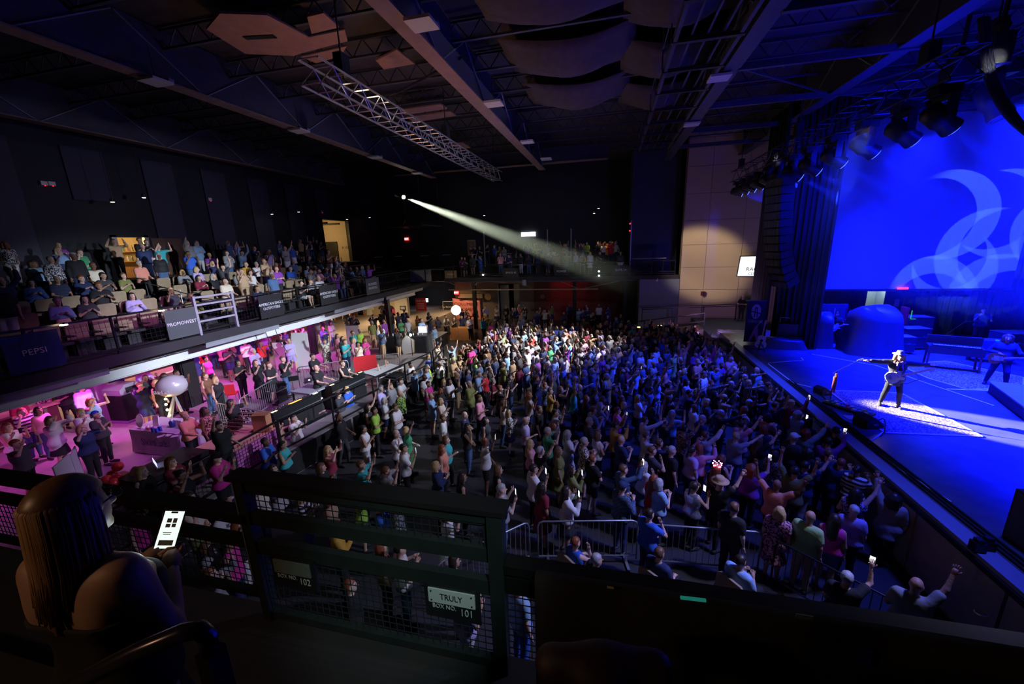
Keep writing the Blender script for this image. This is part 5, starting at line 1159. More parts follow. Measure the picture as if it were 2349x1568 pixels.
# steel crowd barriers
def barrier(name, label, a, b, h=1.08, m=None, step=.12, feet=True):
    m = m or K['steel']; a = Vector(a); b = Vector(b); L = (b - a).length; d = (b - a).normalized(); yaw = math.atan2(d.y, d.x); g = thing(name, label, 'barrier', a, yaw); r = .12
    MB().tube([(.03, 0, .1), (.03, 0, h - r), (.03 + r * .3, 0, h - r * .3), (.03 + r, 0, h), (L - r - .03, 0, h), (L - .03 - r * .3, 0, h - r * .3), (L - .03, 0, h - r), (L - .03, 0, .1)], .02, 6).build('frame', m, g, True); MB().tube([(.03, 0, .2), (L - .03, 0, .2)], .018, 6).build('bottom_rail', m, g)
    bm_ = MB().tube([(0, 0, .2), (0, 0, h)], .008, 5).mesh('bar'); bm_.materials.append(m); n = int(L / step)
    for k in range(1, n): link('bar', bm_, g).location = (L * k / n, 0, 0)
    if feet:
        for x in (.25, L - .25): MB().bar((x, -.25, .03), (x, .25, .03), .06, .03).bar((x, 0, .03), (x, 0, .2), .04).build('foot', m, g)
    return g
barrier('crowd_barrier', 'violet-lit barrier behind the two crew in black', (-12.3, 10.2, PZ), (-13.2, 13.6, PZ)); barrier('crowd_barrier', 'violet-lit barrier left of the red cloth', (-13.1, 13.8, PZ), (-11.5, 15.2, PZ)); rb_ = barrier('crowd_barrier', 'barrier draped with the red cloth', (-11.4, 15.3, PZ), (-9.7, 16.6, PZ)); barrier('crowd_barrier', 'barrier between the balloon tripod and the mixing desks', (-14.6, 11.5, PZ), (-12.6, 10.1, PZ)); barrier('crowd_barrier', 'barrier behind the sunglasses table', (-12.9, 9.9, PZ), (-10.4, 9.5, PZ))
M_redc = mat('red cloth', (.70, .02, .03), .8, var=.15)
o = MB().box((0, 0, -.3), (1.0, .05, .68)).box((0, .06, -.2), (1.0, .03, .5)).box((0, .03, .02), (1.0, .1, .03)).build('red_cloth', M_redc); o.location = (-10.95, 15.65, PZ + 1.1); o.rotation_euler = (0, 0, math.atan2(1.3, 1.7)); tag(o, 'bright red cloth hung over a steel barrier', 'cloth')
# mixing desks
M_orange = emis('orange screen', (1, .30, .03), 4); M_cream = emis('desk lamp glow', (1, .9, .5), 3)
def desk(loc, rz, w, label, screens=2, lamps_=True):
    g = thing('mixing_desk', label, 'mixing desk', loc, rz); MB().bb((-w / 2, -.38, 0), (w / 2, .38, .72)).build('case', K['black'], g)
    con = MB().prism([(-.38, .72), (.38, .72), (.38, .98), (.30, 1.0), (-.38, .80)], w, (0, 0, 0), (0, 1, 0)).build('console', K['blackmetal'], g)
    for z in (.72, .02): MB().bb((-w / 2 - .01, .375, z - .02), (w / 2 + .01, .40, z + .02)).build('case_edge', K['alu'], g)
    for k in range(screens): MB().box((-w * .12 + k * .22, .10, .945), (.19, .2, .01), rx=.29).build('display', M_orange, con)
    km = MB().box((0, 0, 0), (.022, .03, .02)).mesh('fader'); km.materials.append(K['greypaint'])
    for k in range(int(w / .09)):
        o = link('fader', km, con); o.location = (-w / 2 + .06 + k * .09, -.2 + .03 * math.sin(k * 2.1), .865)
    if lamps_:
        for s in (-1, 1): MB().box((s * (w / 2 - .12), .28, 1.0), (.18, .07, .012)).build('lamp_glow', M_cream, con); MB().tube([(s * (w / 2 - .05), .36, .98), (s * (w / 2 - .08), .36, 1.12), (s * (w / 2 - .12), .28, 1.16)], .008, 5).build('gooseneck', K['blackmetal'], con)
    return g
desk((-10.55, 10.6, PZ), -PI / 2 - .12, 1.9, 'wide mixing desk with orange screens nearest the camera'); desk((-10.35, 13.1, PZ), -PI / 2 - .12, 1.8, 'mixing desk with orange screens beside the seated operator in black', 2)
def laptop(px, py, z, rz, label, glow=None):
    g = thing('laptop', label, 'laptop', at(px, py, z), rz); MB().bb((-.18, -.13, 0), (.18, .13, .02)).build('base', K['alu'], g); lid = MB().box((0, .15, .12), (.36, .012, .24), rx=-.3).build('lid', K['alu'] if glow is None else K['black'], g)
    MB().lathe([(.03, 0), (.03, .004)], 10, (0, .161, .13), Matrix.Rotation(-PI / 2 - .3, 3, 'X')).build('badge', emis('lid badge', (1, 1, .9), 5), lid) if glow is None else None; return g
tb_ = thing('equipment_table', 'dark table of racks between the two mixing desks', 'table', (-10.9, 11.95, PZ), -.12); MB().bb((-.5, -.42, .86), (.45, .42, .92)).build('table_top', K['greypaint'], tb_)
for x in (-.45, .4):
    for y in (-.36, .36): MB().bar((x, y, 0), (x, y, .86), .05).build('leg', K['black'], tb_)
laptop(708, 876, PZ + .92, -2.2, 'silver laptop with a glowing round badge between the mixing desks'); laptop(674, 872, PZ + .92, -2.4, 'black laptop left of the silver one', 1)
t2 = thing('equipment_table', 'white topped table with laptops in front of the red cloth', 'table', (-9.6, 14.9, PZ), -.4); MB().bb((-.5, -.75, .74), (.5, .75, .8)).build('table_top', K['white'], t2)
for x in (-.45, .45):
    for y in (-.65, .65): MB().bar((x, y, 0), (x, y, .74), .04).build('leg', K['steel'], t2)
laptop(800, 852, PZ + .8, -2.2, 'grey laptop on the white topped table'); 
rk = thing('equipment_rack', 'black rack case on the floor side of the far mixing desk', 'case', (-9.0, 14.9, PZ), -.15)
MB().bb((-.28, -.35, 0), (.28, .35, .6)).build('case', K['black'], rk); 
for z in (.1, .5): MB().bb((-.29, -.36, z - .02), (.29, .36, z + .02)).build('case_edge', K['alu'], rk)
for k in range(3): MB().bb((.285, -.3, .16 + k * .1), (.295, .3, .22 + k * .1)).build('rack_unit', K['greypaint'], rk)
for i, (px, py, lb) in enumerate(((640, 880, 'tall black loudspeaker case beside the seated crew man in black'), (610, 870, 'small black case on the floor behind the nearest mixing desk'))):
    p = at(px, py + 40, PZ); g = thing('equipment_case', lb, 'case', p); MB().bb((-.25, -.25, 0), (.25, .25, .55 if i else .8)).build('body', K['black'], g); MB().bb((-.26, -.26, .5), (.26, .26, .53)).build('case_edge', K['alu'], g)
# draped black tables at the far end of the concourse, with cups
g = draped('catering_table', 'black draped table crowded with cups at the far end of the concourse', (-11.4, 20.6, PZ), 2.6, .9, 1.0, K['black'], K['fabricblack'], .2)
for k in range(9): o = MB().lathe([(.035, 0), (.045, .13)], 8).build('cup', K['white']); o.location = (-12.4 + k * .24, 20.2 + .05 * (k % 3) + k * .05, PZ + 1.005); tag(o, ['leftmost', 'second', 'third', 'fourth', 'middle', 'sixth', 'seventh', 'eighth', 'rightmost'][k] + ' white cup along the black draped table', 'cup', 'cups on the black draped table')
g = thing('white_sign', 'white shield-shaped board with a gold rim leaning at the concourse rail', 'sign', at(938, 812, PZ), .3); MB().prism([(-.3, 0), (.3, .1), (.34, .8), (.1, 1.0), (-.05, 1.1), (-.3, .85), (-.36, .4)], .04).build('board', K['white'], g); MB().prism([(-.34, -.03), (.34, .07), (.38, .82), (.1, 1.05), (-.05, 1.15), (-.34, .88), (-.4, .4)], .03, (0, .02, 0)).build('rim', mat('gold rim', (.6, .45, .15), .3, .6), g)
g = thing('monitor_screen', 'small white screen on a wooden shelf near the balloon lantern', 'screen', at(970, 765, PZ + .9), .2); MB().box((0, 0, .25), (.5, .04, .4)).build('display', emis('pale screen', (.8, .85, 1), 1.4), g); MB().bb((-.5, -.25, -.04), (.5, .25, 0)).build('shelf', K['woodbar'], g)
for x in (-.45, .45): MB().bar((x, 0, -.9), (x, 0, -.04), .05).build('leg', K['black'], g)
g = thing('work_lamp', 'small blinding work lamp above the white shield-shaped board', 'lamp', at(942, 768, PZ + 1.2)); MB().ball((0, 0, 0), .07, 8, 6).build('bulb', emis('work lamp', (.9, .95, 1), 30), g); MB().bar((0, 0, -1.2), (0, 0, -.05), .03).build('stand', K['black'], g)
g = thing('chair', 'red plastic chair beside the man seated in a black tank top', 'chair', at(535, 925, PZ), .6); MB().bb((-.22, -.22, .42), (.22, .22, .46)).build('seat', M_redc, g); MB().box((0, -.22, .68), (.42, .04, .4)).build('backrest', M_redc, g)
for x in (-.2, .2):
    for y in (-.2, .2): MB().bar((x, y, 0), (x, y, .43), .03).build('leg', K['steel'], g)
g = thing('floor_fan', 'dark glossy fan on a stand at the left end of the cloth table', 'fan', at(335, 975, PZ)[:2] + (PZ,)); MB().lathe([(.22, -.05), (.24, 0), (.22, .06)], 16, (0, 0, 1.25), Matrix.Rotation(PI / 2, 3, 'X')).build('cage', K['blackmetal'], g); MB().tube([(0, .05, 0), (0, .05, 1.1)], .02, 6).build('pole', K['blackmetal'], g); MB().lathe([(.2, 0), (.2, .03)], 14).build('base', K['blackmetal'], g)
for k in range(4): MB().box((.1 * math.cos(k * PI / 2), -.06, 1.25 + .1 * math.sin(k * PI / 2)), (.1, .01, .1), ry=.4).build('fan_blade', K['greypaint'], g)
# barriers in front of the near balcony, on the dance floor
barrier('crowd_barrier', 'grey steel crowd barrier on the floor, middle of the near row', at(1232, 1292, 0), at(1462, 1290, 0)); barrier('crowd_barrier', 'grey steel crowd barrier at the right end of the near row', at(1484, 1300, 0), at(1738, 1322, 0)); barrier('crowd_barrier', 'grey steel barrier running back at the left end of the near row', at(1010, 1400, 0), at(1218, 1290, 0)); barrier('crowd_barrier', 'dark barrier slanting down to the right behind the man in the green shirt', at(1762, 1340, 0), (at(1762, 1340, 0)[0] + 1.5, at(1762, 1340, 0)[1] - 1.3, 0), m=K['blackmetal'])
# ramp with railing by the stage side
rp = struct(MB().prism([(0, 0), (5.5, 0), (5.5, 1.2), (0, .35)], 1.6, (0, 0, 0), (1, 0, 0), (0, 0, 1)).build('floor_ramp', mat('ramp concrete', (.36, .33, .27), .8, var=.2))); rp.location = (.4, 27.6, 0)
struct(MB().bb((5.9, 22.0, 0), (9.6, 30.9, 1.2)).build('floor_side_stage', mat('side stage deck', (.10, .14, .15), .7, var=.2)))
guard('ramp_railing', 'black railing along the ramp in front of the beige wall', (.5, 26.85, .4), (5.9, 26.85, 1.2), 1.05, 1.8, (1.0, .5), False); guard('ramp_railing', 'black railing against the foot of the beige wall', (2.4, 30.2, .9), (8.6, 30.2, 1.2), 1.1, 2.0, (1.0, .9), False)
ty = 30.7; g = thing('wall_screen', 'bright white wall screen with dark lettering half hidden by the hanging loudspeakers', 'screen', atY(1722, 610, ty)); MB().box((.1, 0, 0), (1.75, .08, 1.45), rx=.25).build('bezel', K['black'], g); MB().box((.1, -.05, -.01), (1.65, .03, 1.36), rx=.25).build('display', emis('screen glow', (.95, .97, 1), 1.5), g)
text('RACE', .36, K['black'], (.12, -.20, -.20), (1, 0, 0), (0, -.24, .97), g); text('CERTS', .24, K['greypaint'], (.16, -.28, -.5), (1, 0, 0), (0, -.24, .97), g)
o = MB().box((0, 0, 0), (.22, .25, .28), rz=.4).box((-.1, -.15, -.08), (.12, .2, .12)).build('wall_fixture', mat('dark red', (.08, .01, .03), .5)); o.location = atY(1613, 673, 30.9); tag(o, 'small dark red fixture on the beige wall casting a shadow', 'fixture')
o = MB().box((0, 0, 0), (.14, .1, .1)).box((.05, 0, .08), (.05, .08, .16)).build('wall_bracket', K['white']); o.location = atY(1507, 643, 30.95); tag(o, 'small white bracket on the grey-blue wall block', 'bracket')
for i, (px, py) in enumerate(((1514, 747), (1512, 775), (1464, 750))): o = MB().box((0, 0, 0), (.28, .06, .08)).build('step_light', emis('yellow step light', (1, .75, .15), 3)); o.location = atY(px, py, 30.1); tag(o, ['small yellow step light at the foot of the grey-blue wall', 'lower yellow step light under the ramp', 'faint yellow light left of the step light'][i], 'light')

# ================================================================== on the stage
SZ = 1.606
def rug_mat(name, base, dark, scale):
    m = mat(name, base, .95); nt = m.node_tree; P = nt.nodes['Principled BSDF']; tc = nt.nodes.new('ShaderNodeTexCoord')
    w = nt.nodes.new('ShaderNodeTexVoronoi'); w.inputs['Scale'].default_value = scale; n = nt.nodes.new('ShaderNodeTexNoise'); n.inputs['Scale'].default_value = scale * 1.2; n.inputs['Detail'].default_value = 5
    nt.links.new(tc.outputs['Object'], w.inputs['Vector']); nt.links.new(tc.outputs['Object'], n.inputs['Vector']); a = nt.nodes.new('ShaderNodeMath'); a.operation = 'ADD'; nt.links.new(w.outputs['Distance'], a.inputs[0]); nt.links.new(n.outputs[0], a.inputs[1])
    r = nt.nodes.new('ShaderNodeValToRGB'); r.color_ramp.elements[0].position = .80; r.color_ramp.elements[1].position = 1.0; r.color_ramp.elements[0].color = (*base, 1); r.color_ramp.elements[1].color = (*dark, 1)
    n2 = nt.nodes.new('ShaderNodeTexNoise'); n2.inputs['Scale'].default_value = .8; nt.links.new(tc.outputs['Object'], n2.inputs['Vector']); r2 = nt.nodes.new('ShaderNodeValToRGB'); r2.color_ramp.elements[0].position = .56; r2.color_ramp.elements[1].position = .6
    mx = nt.nodes.new('ShaderNodeMix'); mx.data_type = 'RGBA'; mx.inputs[7].default_value = (.55, .06, .12, 1); nt.links.new(r2.outputs[0], mx.inputs[0]); nt.links.new(a.outputs[0], r.inputs[0]); nt.links.new(r.outputs[0], mx.inputs[6]); nt.links.new(mx.outputs[2], P.inputs['Base Color']); return m
def rug(name, label, pix, m, fr=True):
    P = [at(px, py, SZ) for px, py in pix]; c = Vector((sum(p[0] for p in P) / len(P), sum(p[1] for p in P) / len(P), SZ + .006)); o = thing(name, label, 'rug', c)
    MB().prism([(p[0] - c.x, p[1] - c.y) for p in P], .012, (0, 0, 0), (1, 0, 0), (0, 1, 0)).build('pile', m, o)
    q = [Vector((p[0] - c.x, p[1] - c.y, 0)) for p in P]
    for i in range(len(q)): MB().bar(q[i], q[(i + 1) % len(q)], .07, .016).build('border', mat('cream border', (.7, .62, .5), .9) if 'cream border' not in bpy.data.materials else bpy.data.materials['cream border'], o)
    return o
rug('rug', 'large patterned cream rug with red patches under the singer', [(1900, 895), (2066, 901), (2252, 1001), (2030, 992)], rug_mat('rug pile', (.62, .56, .5), (.14, .10, .16), 24))
rug('rug', 'patterned rug beneath the keyboards and the second guitarist', [(2060, 836), (2170, 828), (2349, 866), (2349, 890), (2218, 893), (2130, 868)], bpy.data.materials['rug pile'])
# performer with telecaster style guitar
def guitar(name, label, loc, ang, yaw, body, scale=1.0, kind='tele', acoustic=False, parent=None):
    g = thing(name, label, 'guitar', loc) ; 
    if acoustic: out = [(.0, -.24), (.10, -.23), (.19, -.15), (.19, -.04), (.13, .05), (.14, .12), (.13, .2), (.07, .25), (-.07, .25), (-.13, .2), (-.14, .12), (-.13, .05), (-.19, -.04), (-.19, -.15), (-.10, -.23)]
    else: out = [(0, -.21), (.11, -.20), (.17, -.12), (.16, -.02), (.11, .06), (.14, .15), (.08, .19), (.05, .14), (-.03, .14), (-.10, .20), (-.15, .13), (-.11, .05), (-.16, -.02), (-.17, -.12), (-.11, -.20)]
    M = Matrix.Rotation(yaw, 4, 'Z') @ Matrix.Rotation(ang, 4, 'Y'); g.rotation_euler = M.to_euler(); g.scale = (scale,) * 3
    gbd = MB().prism(out, .1 if acoustic else .045, (0, 0, 0), (1, 0, 0), (0, 0, 1)).build('body', body, g); MB().bb((-.026, -.035, .12), (.026, -.012, .66)).build('neck', mat('maple neck', (.7, .5, .25), .4) if 'maple neck' not in bpy.data.materials else bpy.data.materials['maple neck'], g)
    hst = MB().prism([(-.03, .66), (.03, .66), (.045, .72), (.05, .84), (-.02, .85), (-.035, .74)], .02, (0, -.022, 0), (1, 0, 0), (0, 0, 1)).build('headstock', bpy.data.materials['maple neck'], g)
    for k in range(6): MB().lathe([(.009, 0), (.009, .02)], 6, (.06, -.022, .69 + k * .026), Matrix.Rotation(PI / 2, 3, 'Y')).build('tuning_peg', K['alu'], hst)
    if acoustic: MB().lathe([(.05, 0), (.05, .006)], 16, (0, -.055, .06), Matrix.Rotation(PI / 2, 3, 'X')).build('sound_hole', K['black'], gbd); MB().bb((-.06, -.06, -.12), (.06, -.05, -.1)).build('bridge', K['black'], gbd)
    else: MB().bb((-.04, -.035, -.14), (.04, -.022, -.08)).build('bridge', K['alu'], gbd); MB().bb((-.035, -.033, .04), (.035, -.022, .07)).build('pickup', K['alu'], gbd); MB().prism([(-.1, -.08), (.06, -.1), (.08, .1), (.02, .12), (-.06, .1)], .004, (0, -.025, 0), (1, 0, 0), (0, 0, 1)).build('pickguard', K['white'], gbd)
    return g
PP = at(2040, 932, SZ)
A = dict(pose='wide', fem=True, top='coat', tc='charcoal', low='trousers', bc='black', hair='long', hc='blond', skin='light', scale=1.03, hat='brim', hatc='grey')
pf = person(A, PP, PI - .5 + .22, '', label='singer with long blond hair, brimmed hat and dark jacket, arms spread wide on stage', h=.014)
pf.scale = (.98, .98, 1.03)
for c_ in pf.children:
    if c_.name.startswith('hair'): c_.scale = (1.28, 1.15, 1.05)
fwd = Vector((math.sin(-(PI - .28)), 0, 0))
yaw_p = pf.rotation_euler.z
fd = Vector((-math.sin(yaw_p), math.cos(yaw_p), 0)); rt = Vector((math.cos(yaw_p), math.sin(yaw_p), 0))
sc_m = MB()
for k in range(9):
    a = k / 8 * 2 - 1; sc_m.ball((a * .10, .11 + .02 * math.cos(a * 3), 1.43 - abs(a) * .02 - .05 * (1 - abs(a))), (.045, .04, .05), 8, 5)
sc_m.tube([(.03, .13, 1.4), (.06, .16, 1.2), (.05, .15, 1.02)], [.04, .04, .02], 6).tube([(-.03, .13, 1.4), (-.07, .16, 1.22), (-.06, .15, 1.1)], [.04, .04, .02], 6)
o = sc_m.build('scarf', objmat('scarf cloth', .8, 'floral', 40), pf, True); obcol(o, (.6, .35, .4))
gb = Vector(PP) + fd * .19 + Vector((0, 0, 1.02)) + rt * .06
gt = guitar('electric_guitar', 'white electric guitar hanging on the singer', gb, 0, 0, mat('white guitar lacquer', (.75, .80, .78), .2), 1.05)
# neck points to the singer's left hand side (camera right): local z -> tilted
def orient(g, front, up): 
    z = Vector(up).normalized(); y = -Vector(front).normalized(); x = y.cross(z).normalized(); y = z.cross(x).normalized(); g.rotation_euler = Matrix((x, y, z)).transposed().to_euler()
orient(gt, fd, -rt * .88 + Vector((0, 0, .42)))
MB().tube([(-.1, -.02, .16), (-.02, .03, .4), (.25, .1, .52), (.35, .2, .2), (.1, .12, -.24), (0, 0, -.21)], .014, 5).build('strap', K['black'], gt, True)
P2 = at(2283, 884, SZ); A2 = dict(pose='guitar', fem=False, top='long', tc='navy', low='trousers', bc='navy', hair='wavy', hc='brown', skin='light', scale=1.06)
p2 = person(A2, P2, PI * .82, '', label='guitarist with long curly hair and dark blue clothes at the right edge of the stage', h=.016)
yw = p2.rotation_euler.z; fd2 = Vector((-math.sin(yw), math.cos(yw), 0)); rt2 = Vector((math.cos(yw), math.sin(yw), 0))
g2 = guitar('electric_guitar', 'red-brown sunburst electric guitar played by the curly haired guitarist', Vector(P2) + fd2 * .2 + Vector((0, 0, 1.0)) + rt2 * .12, 0, 0, mat('sunburst', (.45, .10, .03), .2), 1.05); orient(g2, fd2, -rt2 * .95 + Vector((0, 0, .22)))
# microphone stand with scarf of picks
mp = at(1903, 922, SZ); ms = thing('microphone_stand', 'microphone stand with a long boom and hung with a red and white scarf', 'microphone stand', mp)
top_ = atY(1918, 852, mp[1] + .05); mic = atY(1975, 824, mp[1] + .15)
t_ = Vector(top_) - Vector(mp); m2 = Vector(mic) - Vector(mp)
MB().lathe([(.15, 0), (.15, .02), (.03, .04)], 14).build('base', K['blackmetal'], ms); MB().tube([(0, 0, .02), tuple(t_)], .014, 6).build('pole', K['blackmetal'], ms); MB().tube([tuple(t_ - (m2 - t_) * .12), tuple(m2)], .010, 6).build('boom', K['blackmetal'], ms); MB().tube([tuple(m2 + Vector((-.1, 0, -.04))), tuple(m2 + Vector((.06, 0, .02)))], [.016, .028], 8).build('microphone', K['alu'], ms)
s_ = MB()
for k in range(6): s_.tube([tuple(t_ * (.95 - k * .05) + Vector((.03 * math.sin(k * 2), -.04, 0))), tuple(t_ * (.45 - k * .03) + Vector((.05 * math.cos(k * 1.7), -.05, 0)))], [.035, .012], 5)
o = s_.build('scarf', mat('red white scarf', (.65, .18, .16), .8, var=.6, scale=14), ms)
# wedges
def wedge(loc, rz, label, s=1.0):
    g = thing('wedge_monitor', label, 'monitor speaker', loc, rz); MB().prism([(-.28 * s, 0), (.28 * s, 0), (.28 * s, .14 * s), (-.10 * s, .40 * s), (-.28 * s, .30 * s)], .62 * s, (0, 0, 0), (0, 1, 0)).build('cabinet', K['black'], g); MB().box((0.0, .115 * s, .285 * s), (.56 * s, .44 * s, .015), rx=-.6).build('grille', mat('monitor grille', (.05, .05, .055), .6) if 'monitor grille' not in bpy.data.materials else bpy.data.materials['monitor grille'], g)
    for x in (-.315, .315): MB().box((x * s, 0, .16 * s), (.012, .14 * s, .05)).build('handle', K['greypaint'], g)
    return g
wedge(at(1886, 902, SZ), -PI / 2 + .3, 'smaller black stage wedge at the far corner of the rug', .62); wedge(at(1990, 975, SZ), -PI / 2 + .2, 'big black stage wedge nearer the barrier, right of the pedal board', .8)
pb = thing('pedal_board', 'crowded effects pedal board with yellow and green pedals at the mic stand', 'pedal board', at(1945, 938, SZ), -.95); MB().bb((-.62, -.2, 0), (.62, .2, .06)).build('board', K['black'], pb)
pc = [(.8, .6, .05), (.1, .5, .2), (.7, .7, .7), (.1, .3, .7), (.6, .1, .1), (.75, .75, .6), (.2, .6, .3)]
for k in range(16): MB().bb((-.58 + (k % 8) * .148, -.17 + (k // 8) * .18, .06), (-.58 + (k % 8) * .148 + .1, -.04 + (k // 8) * .18, .11)).build('pedal', mat('pedal', pc[k % 7], .4) if f'pedal{k % 7}' not in bpy.data.materials else bpy.data.materials[f'pedal{k % 7}'], pb)
o = MB().box((0, 0, .004), (.5, .3, .008)).build('set_list', K['white']); o.location = at(1962, 958, SZ); tag(o, 'white sheet of paper taped down near the pedal board', 'paper')
for k, pts in enumerate(([(1905, 935), (1930, 960), (1900, 945), (1960, 975)], [(1985, 980), (2025, 960), (2030, 985), (2020, 1000)], [(1880, 900), (1900, 925), (1890, 935), (1930, 965)])): cable('floor_cable', [at(a, b, SZ + .015) for a, b in pts], .014, K['rubber'], ['black cable looping between the pedal board and the stage edge', 'thin cable curling off the near wedge', 'black cable from the smaller wedge'][k])
for k in range(3): cable('edge_cable', [(6.5 + .09 * k, y, SZ + .02 + .0 * k) for y in (1, 5, 9, 12, 16)], .022, K['rubber'], ['inner', 'middle', 'outer'][k] + ' thick black cable running along the stage edge', 10)
# organ / keyboards
kp = at(2190, 850, SZ); kb = thing('keyboard', 'electric organ on legs with a lit keyboard and an open lid', 'keyboard instrument', (12.95, 18.3, SZ), -.42)
MB().bb((-.75, -.32, .62), (.75, .32, .92)).build('case', mat('dark organ case', (.06, .04, .035), .35), kb); kbb = MB().bb((-.65, -.31, .92), (.65, -.1, .95)).build('key_bed', K['black'], kb)
wk = MB().box((0, 0, 0), (.021, .15, .018)).mesh('white_key'); wk.materials.append(K['white'])
for k in range(52): link('white_key', wk, kbb).location = (-.60 + k * .0235, -.21, .962)
bk = MB().box((0, 0, 0), (.013, .09, .016)).mesh('black_key'); bk.materials.append(K['black'])
for k in range(50):
    if k % 7 not in (2, 6): link('black_key', bk, kbb).location = (-.588 + k * .0235, -.18, .978)
MB().box((0, .30, 1.08), (1.5, .04, .34), rx=.15).build('lid', bpy.data.materials['dark organ case'], kb)
for x in (-.7, .7):
    for y in (-.28, .28): MB().bar((x * .97, y, .62), (x, y, 0), .06).build('leg', mat('red brown leg', (.2, .06, .04), .4) if 'red brown leg' not in bpy.data.materials else bpy.data.materials['red brown leg'], kb)
MB().bar((-.3, .3, 1.2), (.15, .2, 1.85), .02).bar((.15, .2, 1.85), (.5, .15, 1.9), .02).build('boom_mic', K['blackmetal'], kb)
kb2 = thing('keyboard', 'dark second keyboard rig with small green and red lights behind the organ', 'keyboard instrument', (15.0, 19.6, SZ), -.3); MB().bb((-.55, -.3, .35), (.55, .3, .9)).build('case', mat('blue grey case', (.08, .1, .2), .5), kb2)
for x in (-.5, .5): MB().lathe([(.07, 0), (.07, .12)], 8, (x, 0, 0)).bar((x, 0, .1), (x, 0, .4), .05).build('caster', K['black'], kb2)
MB().box((.4, -.2, .93), (.05, .05, .03)).build('red_led', bpy.data.materials['red dot'], kb2); MB().box((.1, -.2, .93), (.1, .05, .03)).build('green_led', emis('green led', (.05, 1, .4), .35), kb2)
# covered riser / tarpaulin, guitar rack, cases, desks
def tarp(loc, sx, sy, h, label, seed=1):
    g = thing('covered_equipment', label, 'cover', loc, -.1); rnd = random.Random(seed); mb = MB(); n = 40; L = [(1.22, .0), (1.1, .35 * h), (1.0, .75 * h), (.93, .95 * h), (.7, h), (.0, h * 1.02)]
    ph = [rnd.random() * 6 for _ in L]
    for i, (s_, z) in enumerate(L):
        for k in range(n):
            a = 2 * PI * k / n; c, q = math.cos(a), math.sin(a); e = (abs(c) ** 4 + abs(q) ** 4) ** -.25; f = s_ * (1 + .05 * (1 - z / (h * 1.1)) * math.sin(7 * a + 1)); mb.v.append((c * e * sx / 2 * f, q * e * sy / 2 * f, z + .08 * h * math.sin(a * 2 + .5) * (i > 2)))
    for i in range(len(L) - 1):
        for k in range(n): k2 = (k + 1) % n; mb.f.append((i * n + k, i * n + k2, (i + 1) * n + k2, (i + 1) * n + k))
    mb.build('sheet', mat('dark blue tarpaulin', (.06, .07, .10), .45, var=.2) if 'dark blue tarpaulin' not in bpy.data.materials else bpy.data.materials['dark blue tarpaulin'], g, True); return g
tarp((11.5, 20.7, SZ), 1.7, 1.7, 1.95, 'tall bulky equipment under a dark sheet behind the singer'); tarp((8.3, 21.2, SZ), 1.5, 1.0, .45, 'low crumpled sheet-covered gear beside the far guitar', 3); tarp((9.9, 21.4, SZ), .75, .7, 1.55, 'narrow stand draped with a dark cloth beside the curtain', 5)
def case(loc, sx, sy, h, rz, label, m=None):
    g = thing('road_case', label, 'case', loc, rz); MB().bb((-sx / 2, -sy / 2, .08), (sx / 2, sy / 2, h)).build('body', m or mat('road case black', (.04, .045, .07), .5), g)
    for z in (.1, h * .6, h): MB().bb((-sx / 2 - .008, -sy / 2 - .008, z - .015), (sx / 2 + .008, sy / 2 + .008, z + .01)).build('edge_trim', K['alu'], g)
    for x in (-1, 1):
        for y in (-1, 1): MB().lathe([(.04, 0), (.04, .08)], 8, (x * (sx / 2 - .08), y * (sy / 2 - .08), 0)).build('caster', K['black'], g)
    for x in (-.2, .2): MB().box((x, -sy / 2 - .012, h * .62), (.1, .015, .07)).build('latch', K['alu'], g)
    return g
case((12.6, 20.7, SZ), .9, .6, .75, 0, 'black road case right of the tall sheet-covered gear'); case((13.6, 21.6, SZ), 1.0, .7, .95, .1, 'dark road case behind the organ'); case((14.2, 22.6, SZ), 1.1, .7, 1.3, 0, 'tall rack case under the red lit cloth behind the organ'); case((16.6, 20.7, SZ), 1.2, .8, 1.0, .1, 'wide road case at the right behind the guitarist'); case((18.4, 20.2, SZ), 1.0, .8, 1.4, .2, 'tall dark case at the right edge of the stage'); case((10.6, 22.6, SZ), .8, .6, .9, 0, 'dark case behind the small draped stand')
o = MB().box((0, 0, 0), (.06, .5, .8)).build('red_flag', mat('red rag', (.8, .04, .03), .8)); o.location = (13.5, 22.2, SZ + 1.4); tag(o, 'red cloth hanging on the rack behind the organ', 'cloth')
o = MB().box((0, 0, 0), (.03, .03, .4)).box((.1, 0, -.2), (.2, .03, .03)).build('green_light_strip', bpy.data.materials['green led']); o.location = (13.75, 22.15, SZ + 1.45); tag(o, 'thin green light strip beside the red cloth', 'light')
gr = thing('guitar_rack', 'rack of glossy guitars in a lit case left of the tall covered gear', 'rack', (10.7, 22.2, SZ)); MB().bb((-.6, -.15, .0), (.6, .25, .7)).build('case', K['black'], gr); MB().bb((-.6, .2, .7), (.6, .28, 1.9)).build('backboard', mat('blue backboard', (.05, .06, .15), .5), gr)
for k in range(5): MB().prism([(0, -.2), (.13, -.15), (.1, .05), (.02, .1), (.02, .6), (-.02, .6), (-.02, .1), (-.1, .05), (-.13, -.15)], .04, (-.48 + k * .24, .05, 1.1), (.3, 1, 0), (0, 0, 1)).build('stored_guitar', mat(f'guitar finish {k}', [(.3, .1, .05), (.1, .15, .3), (.5, .5, .55), (.2, .25, .1), (.4, .05, .05)][k], .15), gr)
A3 = dict(pose='guitar', fem=False, top='tee', tc='black', low='trousers', bc='black', hair='short', hc='dark', skin='light', scale=1.0)
